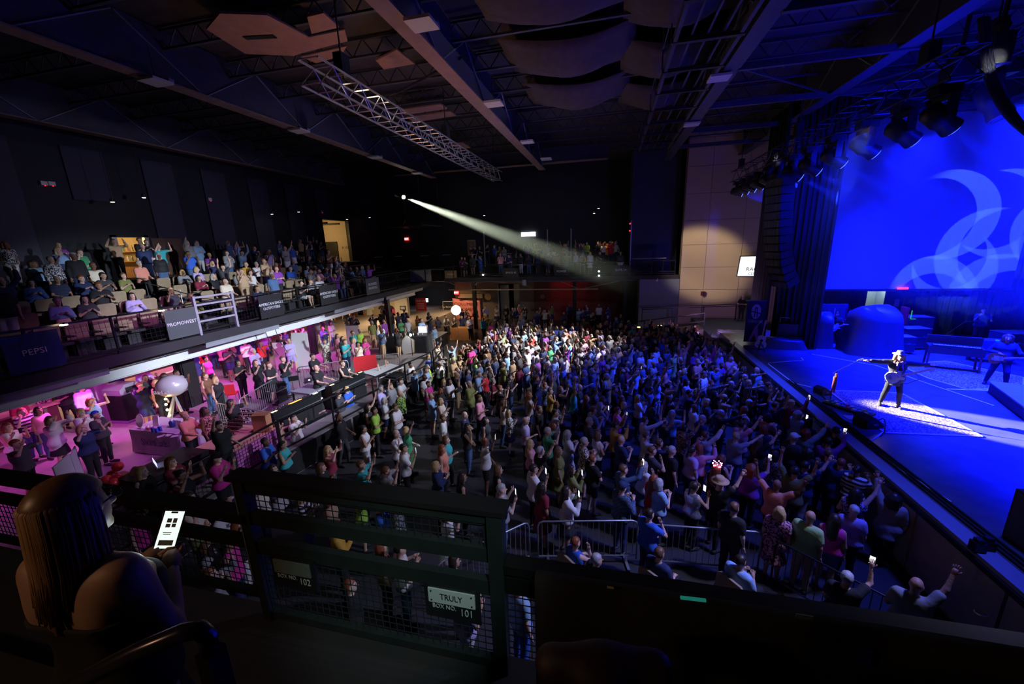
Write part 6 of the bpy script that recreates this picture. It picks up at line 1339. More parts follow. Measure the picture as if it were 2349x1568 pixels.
t3 = (10.35, 21.3, SZ); p3 = person(A3, t3, PI * .8, '', label='stagehand in black tuning a guitar beside the rack of guitars'); g3 = guitar('electric_guitar', 'pale electric guitar being tuned by the stagehand in black', Vector(t3) + Vector((-.1, -.22, 1.02)), 0, 0, mat('pale blue lacquer', (.4, .5, .75), .2)); orient(g3, (-.3, -1, 0), (.9, 0, .35))
A4 = dict(A3); A4.update(pose='rest', tc='navy'); 
for i, (x, y, ps, lb) in enumerate(((13.0, 23.2, 'desk', 'stagehand in dark clothes bent over gear left of the red cloth'), (16.6, 22.4, 'phone', 'stagehand at the right holding gear up behind the organ'), (8.9, 30.0, 'folded', 'security guard with folded arms in front of the beige wall'))):
    A_ = dict(A4); A_['pose'] = ps; A_['hair'] = 'bald' if i == 2 else 'short'; A_['tc'] = 'black' if i == 2 else 'navy'; person(A_, (x, y, SZ if i < 2 else 1.2), PI * (1 - .1 * i), '', label=lb)
am = thing('guitar_amplifier', 'tall dark loudspeaker cabinet with a handle bar beside the stage curtain', 'amplifier', at(1802, 788, SZ), -.25); MB().bb((-.42, -.3, 0), (.42, .3, 1.05)).build('cabinet', mat('blue black cabinet', (.04, .045, .08), .5), am); MB().bb((-.38, -.315, .06), (.1, -.3, .98)).build('grille', bpy.data.materials['monitor grille'], am); MB().tube([(-.35, 0, 1.05), (-.35, 0, 1.3), (.35, 0, 1.3), (.35, 0, 1.05)], .02, 5).build('handle_bar', K['steel'], am)
ag = guitar('acoustic_guitar', 'white acoustic guitar with black lettering standing at the far corner of the stage', Vector(at(1744, 800, SZ)) + Vector((0, 0, .34)), 0, 0, mat('white acoustic', (.75, .76, .85), .3), 1.25, acoustic=True); orient(ag, (-.35, -1, .25), (.16, .2, 1)); text('ROCK', .09, K['black'], (0, -.06, -.13), (1, 0, 0), (0, 0, 1), ag)
so = thing('guitar_stand', 'small black stand holding the white acoustic guitar', 'stand', at(1744, 806, SZ)); 
for a in (-.9, .9, 3.1): MB().bar((0, .08, .45), (.22 * math.sin(a), .05 - .2 * math.cos(a), 0), .025).build('leg', K['black'], so)
# hanging banner with emblem and V shaped guitar
by_ = 21.7; bt_ = atY(1737, 690, by_); bb2 = thing('banner', 'dark banner with a white oval emblem over lettering and a V-shaped pink guitar', 'banner', (bt_[0], by_, bt_[2]), .05)
hB = bt_[2] - 1.7; MB().bb((-.42, -.01, -hB), (.42, .01, 0)).build('cloth', mat('dark banner', (.03, .02, .04), .8), bb2); MB().tube([(-.5, 0, .01), (.5, 0, .01)], .02, 6).build('top_rod', K['steel'], bb2)
M_lil = mat('lilac print', (.75, .62, .80), .7)
ov = MB().lathe([(.27, -.004), (.27, .004)], 26, (0, -.02, -.52), Matrix.Rotation(PI / 2, 3, 'X') @ Matrix.Diagonal((.8, 1.35, 1))); ov.build('emblem', M_lil, bb2)
MB().prism([(-.09, -.3), (-.05, .2), (.05, .2), (.09, -.3), (.04, -.3), (.02, .12), (-.02, .12), (-.04, -.3)], .01, (0, -.03, -.5), (1, 0, 0), (0, 0, 1)).bar((-.24, -.03, -.5), (.22, -.03, -.62), .02, .05).build('emblem_mark', bpy.data.materials['dark banner'], bb2)
text('GIBSON', .19, M_lil, (0, -.02, -1.02), (1, 0, -.1), (.1, 0, 1), bb2)
MB().prism([(.0, 0), (-.28, -.75), (-.2, -.8), (-.02, -.4), (.12, -.85), (.2, -.8), (.08, 0)], .03, (.05, -.03, -1.25), (1, 0, 0), (0, 0, 1)).build('v_guitar_body', mat('pink guitar print', (.75, .2, .5), .5), bb2); MB().bar((.1, -.03, -1.27), (.32, -.03, -.95), .05, .03).build('v_guitar_neck', M_lil, bb2)
# drum riser at right edge, fill speaker at the near right, stage box
ri = thing('drum_riser', 'low black riser with a pleated skirt at the right edge of the stage', 'riser', (at(2330, 905, SZ + .35)[0] + 1.0, at(2330, 905, SZ + .35)[1] - .5, SZ), -.35)
MB().bb((-1.3, -1.2, 0), (1.6, 1.3, .36)).build('deck', K['black'], ri); MB().bb((-1.34, -1.24, .34), (1.64, 1.34, .38)).build('edge', K['greypaint'], ri)
for k in range(9): MB().prism([(-.05, .34), (.05, .34), (.0, .05)], .02, (-1.15 + k * .3, -1.22, 0), (1, 0, 0), (0, 0, 1)).build('skirt_tooth', K['greypaint'], ri)
fsx = at(2310, 1255, SZ); fl = thing('fill_speaker', 'large black loudspeaker block at the near right of the stage', 'loudspeaker', (fsx[0] + .55, fsx[1] - .1, SZ), .1); MB().bb((-.35, -.4, 0), (.7, .45, .95)).build('cabinet', K['black'], fl); MB().bb((-.365, -.36, .05), (-.35, .4, .9)).build('grille', bpy.data.materials['monitor grille'], fl)
for i, (px, py) in enumerate(((2262, 1258), (2240, 1262))): o = MB().box((0, 0, .08), (.16, .14, .18)).box((0, 0, .2), (.1, .1, .06)).build('stage_box', K['blackmetal']); o.location = at(px, py, SZ); tag(o, ['small black fixture clamped on the near stage edge', 'second small black fixture on the near stage edge'][i], 'fixture')
# fixtures of the screen pattern projector (gobo)

# ================================================================== the audience
ZF, ZP = 0.0, .9
EXPL = """
f 672 952 tee white trousers denim short dark phone light m
f 634 970 tank tan trousers black wavy brown claphi light f
f 611 981 tank cream trousers black long brown clap tan f
f 606 1006 tee royal_blue trousers navy short dark clap brown m
f 646 1013 tank teal trousers black tail dark clap tan f
f 751 1024 tank maroon trousers charcoal long blond claphi light f
f 728 912 tank black trousers white long brown drink light f hat=cream
f 795 887 tee royal_blue shorts royal_blue bob blond clap fair f
f 775 898 long charcoal trousers black tail brown clap light f floral
f 824 856 tee black trousers black short grey drink light m
f 874 885 long lavender trousers navy short grey clap fair m
f 906 927 tee white trousers navy short brown folded light m
f 895 880 tee grey trousers black short brown upr light m
f 857 935 tee lime_green trousers black short dark folded tan m
f 832 977 tank white trousers white bun dark clap tan f
f 907 987 tee white trousers black bald dark face fair m
f 930 980 dress green skirt green bob blond upr fair f
f 924 1020 tee white trousers black short dark phone tan m
f 918 869 tee white trousers black short dark clap light m
f 874 846 tank white trousers navy tail brown up2 light f
f 887 829 tee white trousers black bald dark rest light m
f 920 841 tee black trousers black bob blond rest fair f
f 941 832 coat white trousers black short dark drink tan f
f 982 875 tank magenta skirt maroon short brown hips light f
f 1022 1001 tank teal trousers black bob brown drink fair f
f 1013 1022 tank salmon trousers black long auburn rest light f
f 1071 972 tank black trousers denim long dark face tan f
f 1010 914 tank cream shorts cream bob blond clap light f
f 1030 869 tee white trousers grey long dark clap tan m
f 1154 921 tank cream trousers denim tail brown up2 tan f
f 999 1060 coat navy trousers black bob blond clap fair f
f 1059 1086 tank black trousers black long dark rest tan f
f 826 1058 tee teal trousers black short brown claphi light m
f 884 1072 tee grey trousers black tail brown claphi light f
f 1142 1069 tank black trousers denim bob brown rest light f
f 1149 1112 tee grey trousers denim short grey phone fair m
f 976 843 tee light_blue trousers denim short brown clap light m
f 982 815 tee royal_blue trousers navy bob blond rest fair f
f 1002 789 tank cream trousers black tail brown up2 light f
f 1036 795 tee light_blue trousers denim short grey upv light m
f 1111 855 tee red trousers black short brown rest light f
f 1098 852 tee light_blue trousers black short brown clap light m
f 1076 875 coat olive trousers black short grey clap light m
f 1099 907 tee pink trousers navy short brown drink light m
f 1119 829 tee grey trousers denim long dark rest tan f
f 1145 812 tank black shorts denim long brown folded light f
f 1162 809 tee light_blue trousers navy short brown rest fair m
f 1220 768 tee red trousers black short grey clap light m
f 1202 759 long light_blue trousers denim bald dark clap fair m
f 1147 771 tee grey trousers black short grey rest light m
f 1121 771 tank black trousers black wavy blond clap fair f
f 1268 759 tee navy trousers black short brown clap light m
f 1294 763 tee white trousers black short grey clap light m
f 1347 760 tee maroon trousers black short grey clap light m floral
f 1460 762 tee white trousers black short brown rest light m cap=light_blue
f 1484 763 tee black trousers black bald dark rest light m
f 1527 763 long maroon trousers black wavy grey rest light f
f 1303 785 tee teal trousers navy short brown rest light m
f 1261 793 long green trousers black bob blond clap fair f
f 1225 838 tank black trousers black long blond clap fair f
f 1256 833 tee black trousers black wavy blond clap fair f
f 1273 820 long light_blue trousers denim short grey drink light m
f 1292 838 tee light_blue trousers black long blond rest fair f
f 1232 821 long purple trousers black bob grey rest light f
f 1367 833 dress tan skirt tan short brown phoneup light f
f 1405 808 tee teal trousers navy short brown rest light m
f 1381 816 long purple trousers black short purple rest light f
f 1460 845 tee light_blue trousers navy short brown phoneup light m
f 1570 847 tee navy trousers black bob blond rest light f
f 1268 862 tank olive trousers black short brown up2 light f
f 1316 893 tee teal trousers black short dark upv brown m
f 1364 890 tank tan trousers black wavy dark up2 tan f floral
f 1256 982 tee green trousers black short grey claphi light m
f 1302 988 dress white skirt white wavy grey clap light f
f 1340 1005 tee cream shorts denim short grey clap light m floral
f 1371 991 tank white trousers navy bob brown clap light f
f 1411 969 long mustard trousers black short dark claphi tan m
f 1352 959 tee charcoal trousers black short grey clap light m
f 1416 935 tank magenta trousers navy short purple phone light f
f 1493 888 coat denim trousers black short dark drink tan m
f 1542 942 tee light_blue trousers navy bob grey claphi light f
f 1570 976 tee tan trousers black short dark upr tan m floral
f 1612 954 coat navy trousers black short grey rest light m
f 1605 1020 long pink trousers black bob auburn claphi light f
f 1588 1026 tee lavender trousers navy tail dark rest tan f
f 1216 1010 tank pink trousers black long blond rest light f
f 1239 1026 tee black trousers black short grey upr light m
f 1223 1067 tee white trousers black short dark phone tan m
f 1281 1026 dress olive skirt olive long brown rest tan f
f 1243 1108 dress maroon skirt maroon long dark rest tan f
f 1298 1118 long white skirt black long dark phone tan f
f 1430 1068 long denim trousers black short brown phoneup light m
f 1427 1108 long denim trousers navy short dark clap light m cap=navy plaid
f 1501 1091 dress red skirt red long auburn rest light f
f 1512 1100 tee light_blue trousers navy bob grey clap light f
f 1541 1025 tee black trousers black short grey rest light m
f 1496 1025 tee charcoal trousers black short brown face light m
f 1512 1008 tee navy trousers black short brown face light m
f 1593 1107 tank grey trousers black tail dark phone tan f sequin
f 1651 1098 tee black trousers black short blond upr fair m hat=tan
f 1645 1066 tank black trousers black long auburn rest light f crown
f 1685 1155 tee black trousers black short brown rest light m
f 1725 1066 tee purple trousers black wavy auburn phoneup light f
f 1702 968 tee pink trousers black short dark upr light m
f 1832 943 coat light_blue trousers black wavy grey phone light f
f 1919 981 coat black trousers black short dark phone tan m
f 1822 996 tee charcoal trousers black short grey drink light m cap=white
f 1855 1028 tee black trousers black wavy dark rest tan f
f 1902 1033 tee navy trousers black short brown rest light m
f 1931 1054 coat navy trousers black short auburn phone light f
f 1968 1070 tee white shorts teal tail dark face tan f stripe
f 1778 1035 long grey trousers royal_blue bob dark rest light f floral
f 1825 1073 tee olive trousers black short dark up2 tan m
f 1790 1165 dress pink skirt pink bob blond rest light f floral
f 1860 1175 tee pale_green trousers tan bald dark rest tan m
f 1961 1162 tee lavender trousers black short white rest light f
f 1916 1182 tank magenta shorts denim long dark rest tan f
f 2053 1134 coat grey trousers black wavy dark upl tan f
p 14 972 tank white shorts black bob auburn phone light f
p 48 937 tee white trousers denim long blond face fair f stripe
p 86 934 tank pink trousers denim long dark rest tan f
p 112 956 coat white skirt black bob brown claphi light f
p 185 976 tee navy trousers black bob blond claphi fair f
p 217 944 tee charcoal trousers black short blue clap light f
p 183 938 tee white trousers black tail blond phone fair f
p 205 914 tank light_blue trousers black bob auburn claphi light f
p 36 915 tee maroon trousers black wavy dark drink tan f
p 92 885 long cream trousers black long brown clap light f floral
p 140 880 tee black trousers black tail brown drink light f
p 261 850 tee navy trousers black bald dark drink light m
p 324 843 tee lavender trousers black bald dark clap light m
p 319 879 dress navy skirt navy short auburn point light f
p 356 872 tank black trousers black bob blond rest fair f
p 375 857 tank black trousers black wavy dark rest brown f
p 403 850 tee white trousers black short dark phone brown m
p 422 946 long salmon trousers black bun blond desk light f
p 467 935 tank salmon trousers black long dark rest brown f floral
p 528 917 dress black skirt black wavy dark claphi tan f
p 500 968 tee black trousers black short dark upr light m
p 389 1050 tee maroon trousers black long auburn phone light f
p 322 1072 tank black trousers black long blond rest fair f
p 412 1080 tank black trousers black bun dark claphi tan f
p 493 1041 tee magenta shorts black short dark phone light f cap=black
p 429 1131 tee cream shorts olive short dark face light m
p 493 865 tank black trousers black bob blond rest light f
p 545 827 tee black trousers black long dark clap tan f
p 585 826 dress black skirt black long brown phone light f
p 615 831 tee black shorts black short brown folded light m
p 647 818 tee black trousers denim short brown phone light m
p 716 812 tee black trousers black short dark desk tan m
p 724 838 tee black trousers black bald dark desk light m
p 784 828 tank black trousers black short brown desk light f
p 661 777 tee lavender shorts lavender bald dark drink light m
p 675 757 tee white shorts cream short auburn rest fair m
p 744 779 dress cream skirt cream short brown up2 light f floral
p 773 766 dress pink skirt pink long brown rest light f
p 790 779 tee teal trousers navy short brown clap light m
p 811 776 long pink trousers navy wavy blond rest fair f
p 820 785 tank cream trousers black tail dark phone tan f
p 836 776 dress magenta skirt magenta long auburn clap light f
p 852 736 tee olive trousers tan short grey rest light m cap=grey
p 440 805 dress navy skirt navy long auburn rest light f
p 455 795 tee red trousers black long brown clap light f
p 505 790 tank pink trousers black long brown clap light f
p 560 780 tee white trousers black short brown clap light m
p 600 768 long purple trousers black short dark rest tan m plaid
p 580 800 long lavender trousers black short grey clap light m
p 470 818 tank magenta trousers black bun dark rest tan f
f 979 737 dress white skirt white long blond rest fair f
f 995 748 dress light_blue skirt light_blue short brown rest light f
f 957 724 long brown trousers brown long auburn clap light f
f 1025 730 dress black skirt black long dark drink light f
f 1041 727 tank black trousers denim long brown clap light f
f 1077 730 tank lavender trousers black bun dark clap tan f
f 1114 718 long mustard trousers mustard long blond clap light f
f 1126 739 dress magenta skirt magenta bob dark rest tan f
f 1139 702 tank cream shorts white bun brown folded tan f
f 1160 714 tank black trousers black bob auburn clap light f
f 1191 699 tank salmon trousers black long blond claphi light f
f 590 1112 tank cream trousers navy long blond rest fair f
f 692 1128 tee white trousers royal_blue long blond clap fair f stripe
f 752 1138 tank tan trousers white bob brown rest tan f
f 868 1150 coat royal_blue trousers white bob blond clap fair f
f 908 1150 tee grey shorts white short dark rest tan m floral
f 1022 1168 dress white skirt white bob brown claphi light f
f 915 1248 tee white trousers denim short dark clap light m
f 872 1245 tank brown trousers black bob auburn rest light f
f 470 1245 tee grey shorts navy bob brown rest light f
f 520 1235 tank magenta trousers navy short dark rest tan m
f 800 1332 long black trousers black short auburn rest fair f
f 1060 1345 tee lavender trousers white short grey clap light m
f 1190 1330 tee light_blue trousers royal_blue short dark rest light m
f 310 1175 tank magenta trousers black bob dark rest light f
s 1320 1236 tank royal_blue trousers black short auburn sitface light f
s 1368 1272 tee black trousers black short grey sitlap light m
s 1513 1258 tee navy trousers black short brown sitlap light m
s 1700 1275 tee light_blue trousers black short dark sitclap tan m
f 1490 1170 tee royal_blue trousers navy short dark face light f
"""
NEARX = """
n 1945 1315 tee black trousers black short grey phoneup light f
n 2105 1330 tee grey trousers navy bald dark upr tan m
"""
def yaw_to(x, y, tx=8.6, ty=13.8): return math.atan2(-(tx - x), (ty - y))
def parse(T):
    for l in T.strip().split('\n'):
        q = l.split(); a = dict(top=q[3], tc=q[4].replace('_', ' '), low=q[5], bc=q[6].replace('_', ' '), hair=q[7], hc=q[8], pose=q[9], skin=q[10], fem=q[11] == 'f')
        if a['hc'] == 'purple': a['hc'] = 'auburn'
        for e in q[12:]:
            if e.startswith('hat='): a['hat'] = 'brim'; a['hatc'] = e[4:].replace('_', ' ')
            elif e.startswith('cap='): a['hat'] = 'cap'; a['hatc'] = e[4:].replace('_', ' ')
            elif e == 'crown': a['crown'] = 1
            else: a['pat'] = e
        yield q[0], float(q[1]), float(q[2]), a
rnd = random.Random(11)
PEOPLE = []     # (x, y, z, yaw, attrs, zonekey, explicit)
def hz(a): return (1.71 if a['fem'] else 1.76)
for kind, px, py, a in list(parse(EXPL)) + list(parse(NEARX)):
    a['scale'] = .975 if a['fem'] else 1.03; z0 = ZP if kind == 'p' else ZF; hh = 1.715 * a['scale'] - (.42 if kind == 's' else 0)
    if kind == 'n': z0 = .0
    x, y, _ = at(px, py, z0 + hh)
    if kind == 's': z0 = .0
    PEOPLE.append([x, y, z0, yaw_to(x, y) + rnd.uniform(-.2, .2), a, kind, True])
def rattr(front=0.0, seated=False):
    fem = rnd.random() < .55
    pool = ['clap'] * 4 + ['rest'] * 3 + ['folded', 'drink', 'face', 'claphi', 'claphi', 'phone']
    if rnd.random() < front: pool = ['up2', 'upv', 'upr', 'upl', 'point', 'point', 'phoneup', 'claphi', 'upr', 'phone', 'clap']
    if seated: pool = ['sitclap'] * 4 + ['sitlap'] * 3 + ['situp', 'sitface']
    tcs = ['black'] * 16 + ['navy'] * 7 + ['charcoal'] * 7 + ['grey'] * 5 + ['white'] * 5 + ['denim'] * 4 + ['light blue'] * 3 + ['maroon', 'brown', 'olive', 'purple', 'royal blue', 'lavender', 'tan'] + list(CLO)
    top = rnd.choice(['tee', 'tee', 'long', 'tank', 'dress' if not seated else 'tee', 'coat']) if fem else rnd.choice(['tee', 'tee', 'tee', 'long', 'coat'])
    return dict(fem=fem, pose=rnd.choice(pool), top=top, tc=rnd.choice(tcs), low=rnd.choice(['trousers', 'trousers', 'shorts', 'skirt']) if fem and not seated else rnd.choice(['trousers', 'trousers', 'trousers', 'shorts']), bc=rnd.choice(['black', 'navy', 'denim', 'charcoal', 'black', 'tan', 'white']),
                hair=rnd.choice(['long', 'long', 'bob', 'wavy', 'tail', 'bun', 'short']) if fem else rnd.choice(['short', 'short', 'short', 'bald']), hc=rnd.choice(['blond', 'brown', 'dark', 'grey', 'auburn', 'brown', 'dark']), skin=rnd.choice(['light', 'light', 'light', 'fair', 'tan', 'brown']),
                scale=(.965 if fem else 1.03) * rnd.uniform(.95, 1.04), fat=rnd.uniform(.90, 1.06), **({'pat': rnd.choice(['floral', 'plaid', 'stripe', 'floral'])} if rnd.random() < .14 else {}))
def far_enough(x, y, d, z=0.0): return all((x - p[0]) ** 2 + (y - p[1]) ** 2 > d * d or abs(p[2] - z) > 1 for p in PEOPLE)
def fill(n, box, z, d, dens, key, front=lambda x, y: 0.0, block=()):
    k = 0
    for _ in range(n * 40):
        if k >= n: break
        x = rnd.uniform(box[0], box[1]); y = rnd.uniform(box[2], box[3])
        if rnd.random() > dens(x, y) or not far_enough(x, y, d, z) or any(b[0] < x < b[1] and b[2] < y < b[3] for b in block): continue
        PEOPLE.append([x, y, z, yaw_to(x, y) + rnd.uniform(-.25, .25), rattr(front(x, y)), key, False]); k += 1
def dfloor(x, y):
    xl = -9.1 if y < 9 else -9.1 + (y - 9) * .12
    if x < xl or (y > 22 and x > 5.4): return 0
    if y < 8.6: return .0 if x > -1.2 else .12
    if x > 4.2 and y < 26: return 1
    e = (x + 9) / 13; base = min(1, max(.10, (y - 7.5) / 9)) if x < -1 else min(1, .45 + (y - 8.5) / 6)
    if x < -2 and y < 16: base *= .3
    return base
fill(320, (-9, 5.75, 4, 26.6), 0, .54, dfloor, 'f', lambda x, y: min(.8, max(.08, (x + 2) / 8)))
fill(40, (-12.5, 1.2, 26.8, 33.5), 0, .62, lambda x, y: 1, 'b')
PB = [(-15.3, -12.2, 6.9, 8.7), (-13, -10.2, 7, 9.4), (-14.2, -9, 9.4, 15.6), (-16.9, -15.5, 9, 10.4), (-18.7, -17.2, 9.5, 11.2), (-19.4, -18.3, 5.5, 14), (-16.8, -15.6, 11, 12.2), (-13, -9.8, 20, 21.3), (-12.5, -9.6, 1, 7.0), (-16, -13.4, 16, 20)]
fill(50, (-20, -10.5, 4, 25), .9, .7, lambda x, y: .3 if y < 9 else 1, 'p', block=PB)
# left balcony
for x, y, z, r, k in seatpos:
    if rnd.random() < (.30 if r == 0 else .62) * (1 if y > 6 else .6):
        st = rnd.random() < (.10 if r < 4 else .45); a = rattr(.25, not st)
        PEOPLE.append([x + (.05 if not st else .3), y, z, -PI / 2 + rnd.uniform(-.3, .15), a, 'l', False])
for _ in range(16): PEOPLE.append([-21.2 + rnd.uniform(-.4, .4), rnd.uniform(8, 28), TZ[5], -PI / 2 + rnd.uniform(-.3, .1), rattr(.5), 'l', False])
# far balcony
for _ in range(300):
    if sum(p[5] == 'r' for p in PEOPLE) >= 46: break
    low = rnd.random() < .5; x = rnd.uniform(-12.5, 1.0); y = rnd.uniform(31.9, 32.8) if low else rnd.uniform(34.2, 36.6)
    if far_enough(x, y, .55, 4.5): PEOPLE.append([x, y, 4.3 if low else 5.0, PI + rnd.uniform(-.5, .5) - .4, rattr(.15, False), 'r', False])
for px, c in ((1372, 'black'), (1384, 'cream'), (1393, 'mustard'), (1402, 'red'), (1413, 'black'), (1318, 'tan'), (1331, 'maroon')):
    p = atY(px, 560, 35.0); a = rattr(0); a['tc'] = c; a['pose'] = 'drink'; PEOPLE.append([p[0], 35.0 + rnd.uniform(-.3, .3), 5.0, PI, a, 'r', False])
def depth(p): v = RW.T @ (np.array([p[0], p[1], p[2] + 1 - CAM_H])); return -float(v[2]), v
def in_view(p):
    dz, v = depth(p)
    if dz < .5: return False
    X = CX + F_PX * v[0] / dz; Y = CY - F_PX * v[1] / dz; return -60 < X < 2409 and -60 < Y < 1640
PEOPLE = [p for p in PEOPLE if in_view(p)]
PEOPLE.sort(key=lambda p: (depth(p)[0] if not p[6] else depth(p)[0] * .8))
NIND = 292
def zone(x, y, z, key):
    if key == 's': return 'seated behind the near barrier'
    if key == 'l': return 'on the left balcony'
    if key == 'r': return 'on the far balcony'
    if key == 'p':
        if y < 8: return 'at the near concourse end'
        if x > -14 and y < 12: return 'beside the goods tables'
        if y < 16: return 'near the mixing desks'
        return 'far along the concourse'
    if key == 'b': return 'under the far balcony'
    if y < 5.5: return 'below near balcony'
    if y < 9: return 'near the floor barriers' if x > -2 else 'on near open floor'
    if x > 4.3: return 'pressed against the stage front'
    if x > 2.2: return 'close to the stage'
    if y > 21: return 'far down the dance floor'
    if x < -5: return 'beside the concourse railing'
    return 'mid dance floor' if y > 13 else 'on the nearer dance floor'
GRP = {'f': 'standing audience on the dance floor', 'p': 'people on the raised concourse', 's': 'people sitting by the near barriers', 'n': 'people at the near right corner', 'l': 'audience on the left balcony', 'r': 'audience on the far balcony', 'b': 'people under the far balcony'}
M_ph = mat('phone shell', (.02, .02, .02), .3); M_pg = emis('phone glow', (.8, .9, 1), 3)
PHM = MB().box((0, 0, 0), (.075, .009, .15)).mesh('phone'); PHM.materials.append(M_ph); PHD = MB().box((0, -.006, 0), (.066, .004, .135)).mesh('display'); PHD.materials.append(M_pg)
nph = 0
def shorten(lab, a):
    for u, v in ((' long-sleeved shirt', ' long shirt'), (' sleeveless top', ' top'), ('royal blue', 'blue'), (' and ' + a['bc'] + ' ' + a['low'], ''), ('one arm raised', 'arm raised'), ('both arms raised', 'arms raised'), ('phone held ', 'phone '), (' brimmed', ''), (' hair', ''), (' one hand', ' hand'), ('arms at sides', 'arms down'), ('a long shirt', 'a shirt'), (' long shirt', ' shirt'), ('patterned ', ''), ('striped ', ''), ('lime green', 'lime'), (', standing', '')):
        if len(lab.split()) > 16: lab = lab.replace(u, v)
    return lab
for i, p in enumerate(PEOPLE[:NIND]):
    x, y, z, yw, a, key, ex = p; zn = zone(x, y, z, key); t = 0
    a['fat'] = a.get('fat', .99)
    lab = make_label(a, zn)
    lab = shorten(lab, a)
    while lab in used_labels:
        t += 1
        if t > 30: break
        a['bc'] = rnd.choice(['black', 'navy', 'denim', 'charcoal', 'tan', 'white', 'grey', 'olive']); 
        if not ex: a['tc'] = rnd.choice(list(CLO)); a['hc'] = rnd.choice(['blond', 'brown', 'dark', 'grey', 'auburn'])
        elif t > 8: a['hc'] = rnd.choice(['blond', 'brown', 'dark', 'grey', 'auburn'])
        lab = shorten(make_label(a, zn), a)
    b = person(a, (x, y, z), yw, zn, GRP[key], lab)
    if a.get('crown'):
        m_ = MB()
        for k in range(16): an = k * 2 * PI / 16; m_.ball((.1 * math.cos(an), .1 * math.sin(an), 1.72 + .03 * (k % 3)), .014, 5, 3)
        m_.build('light_crown', emis('pink fairy lights', (1, .25, .8), 20), b)
        b['label'] = 'person with long auburn hair wearing a glowing pink crown of tiny lights'
    if 'phone' in a['pose'] and nph < 26:
        J = skeleton(a['pose'], .93 if a['fem'] else 1); hd = (J['rhd'] + (J['lhd'] if a['pose'] == 'phone' else J['rhd'])) / 2; q = Matrix.Rotation(yw, 3, 'Z') @ Vector([hd[0] * a['scale'] * a['fat'], (hd[1] + .03) * a['scale'] * a['fat'], (hd[2] + .02) * a['scale']])
        f = link('phone', PHM); f.location = Vector((x, y, z)) + q; f.rotation_euler = (0, 0, yw); link('display', PHD, f)
        tag(f, 'phone of the ' + lab.split(', ')[0] + ', ' + zn, 'phone', 'phones held up in the audience'); nph += 1
    if key == 's':
        s = dup(sp, (x - .0, y, 0), yw + PI / 2, 'folding chair under the ' + lab.split(', ')[0] + ' by the barriers'); s['group'] = 'chairs by the near barriers'
# everyone beyond the nearest 292, too small to pick apart, as one crowd
_lc = {}
def low(pose, fem, top, lw, hair):
    key = (pose, fem, top, lw, hair)
    if key in _lc: return _lc[key]
    out = []
    def get(k, f):
        if k not in _lc: _lc[k] = f()
        return _lc[k]
    J = skeleton(pose, .93 if fem else 1); sit = POSES[pose][2] == 'sit'; bare = lw != 'trousers' or top == 'dress'
    out.append((0, get(('B', pose, fem, bare), lambda: surface([q if q[0] == 'e' else (q[0], q[1], q[2], max(q[3], .037), max(q[4], .036)) for q in body_prims(J, 0, fem, 'head') + body_prims(J, 0, fem, 'arms') + (body_prims(J, 0, fem, 'legs') if bare else [])] + [('c', J[s + 'wr'], J[s + 'hd'] + (J[s + 'hd'] - J[s + 'wr']) * .6, .034, .022) for s in 'lr'], .042))))
    def me2np(me):
        V = np.empty(len(me.vertices) * 3, np.float32); me.vertices.foreach_get('co', V); F = np.array([p.vertices[:] for p in me.polygons]); return V.reshape(-1, 3), F
    out.append((1, get(('T', pose, fem, top), lambda: me2np(top_mesh(pose, fem, top, .056)))))
    if top != 'dress' or sit: out.append((2, get(('L', POSES[pose][2], lw), lambda: me2np(low_mesh(POSES[pose][2], lw, .056)))))
    if hair != 'bald':
        hv, hf = get(('H', hair), lambda: me2np(hair_mesh(hair, .042))); out.append((3, (hv + J['head'][None], hf)))
    _lc[key] = out; return out
AV, AF, AC = [], [], []; nv = 0
for x, y, z, yw, a, key, ex in PEOPLE[NIND:]:
    lw = a['low'] if a['top'] != 'dress' else 'shorts'; cols = [SKIN[a['skin']], CLO[a['tc']], CLO[a['bc'] if a['top'] != 'dress' else a['tc']], HAIRC[a['hc']]]
    c, s = math.cos(yw), math.sin(yw); sc = a['scale']
    for ci, (V, F) in low(a['pose'], a['fem'], a['top'], lw, a['hair']):
        P = np.stack([V[:, 0] * c - V[:, 1] * s, V[:, 0] * s + V[:, 1] * c, V[:, 2]], 1) * sc + np.array([[x, y, z]])
        AV.append(P); AF.append(F + nv); nv += len(V); AC.append(np.tile(np.array([[*cols[ci], 1.0]], np.float32), (len(V), 1)))
me = npmesh('crowd', np.concatenate(AV), np.concatenate(AF), [K['vcol']]); ca = me.color_attributes.new('Col', 'FLOAT_COLOR', 'POINT')
ac = np.concatenate(AC)
if len(me.vertices) == len(ac): ca.data.foreach_set('color', ac.ravel())
co_ = link('crowd', me); tag(co_, 'small distant audience on the far floor, both balconies and the concourse', 'audience', kind='stuff')
print('PEOPLE', len(PEOPLE), 'crowd verts', len(me.vertices), len(ac))

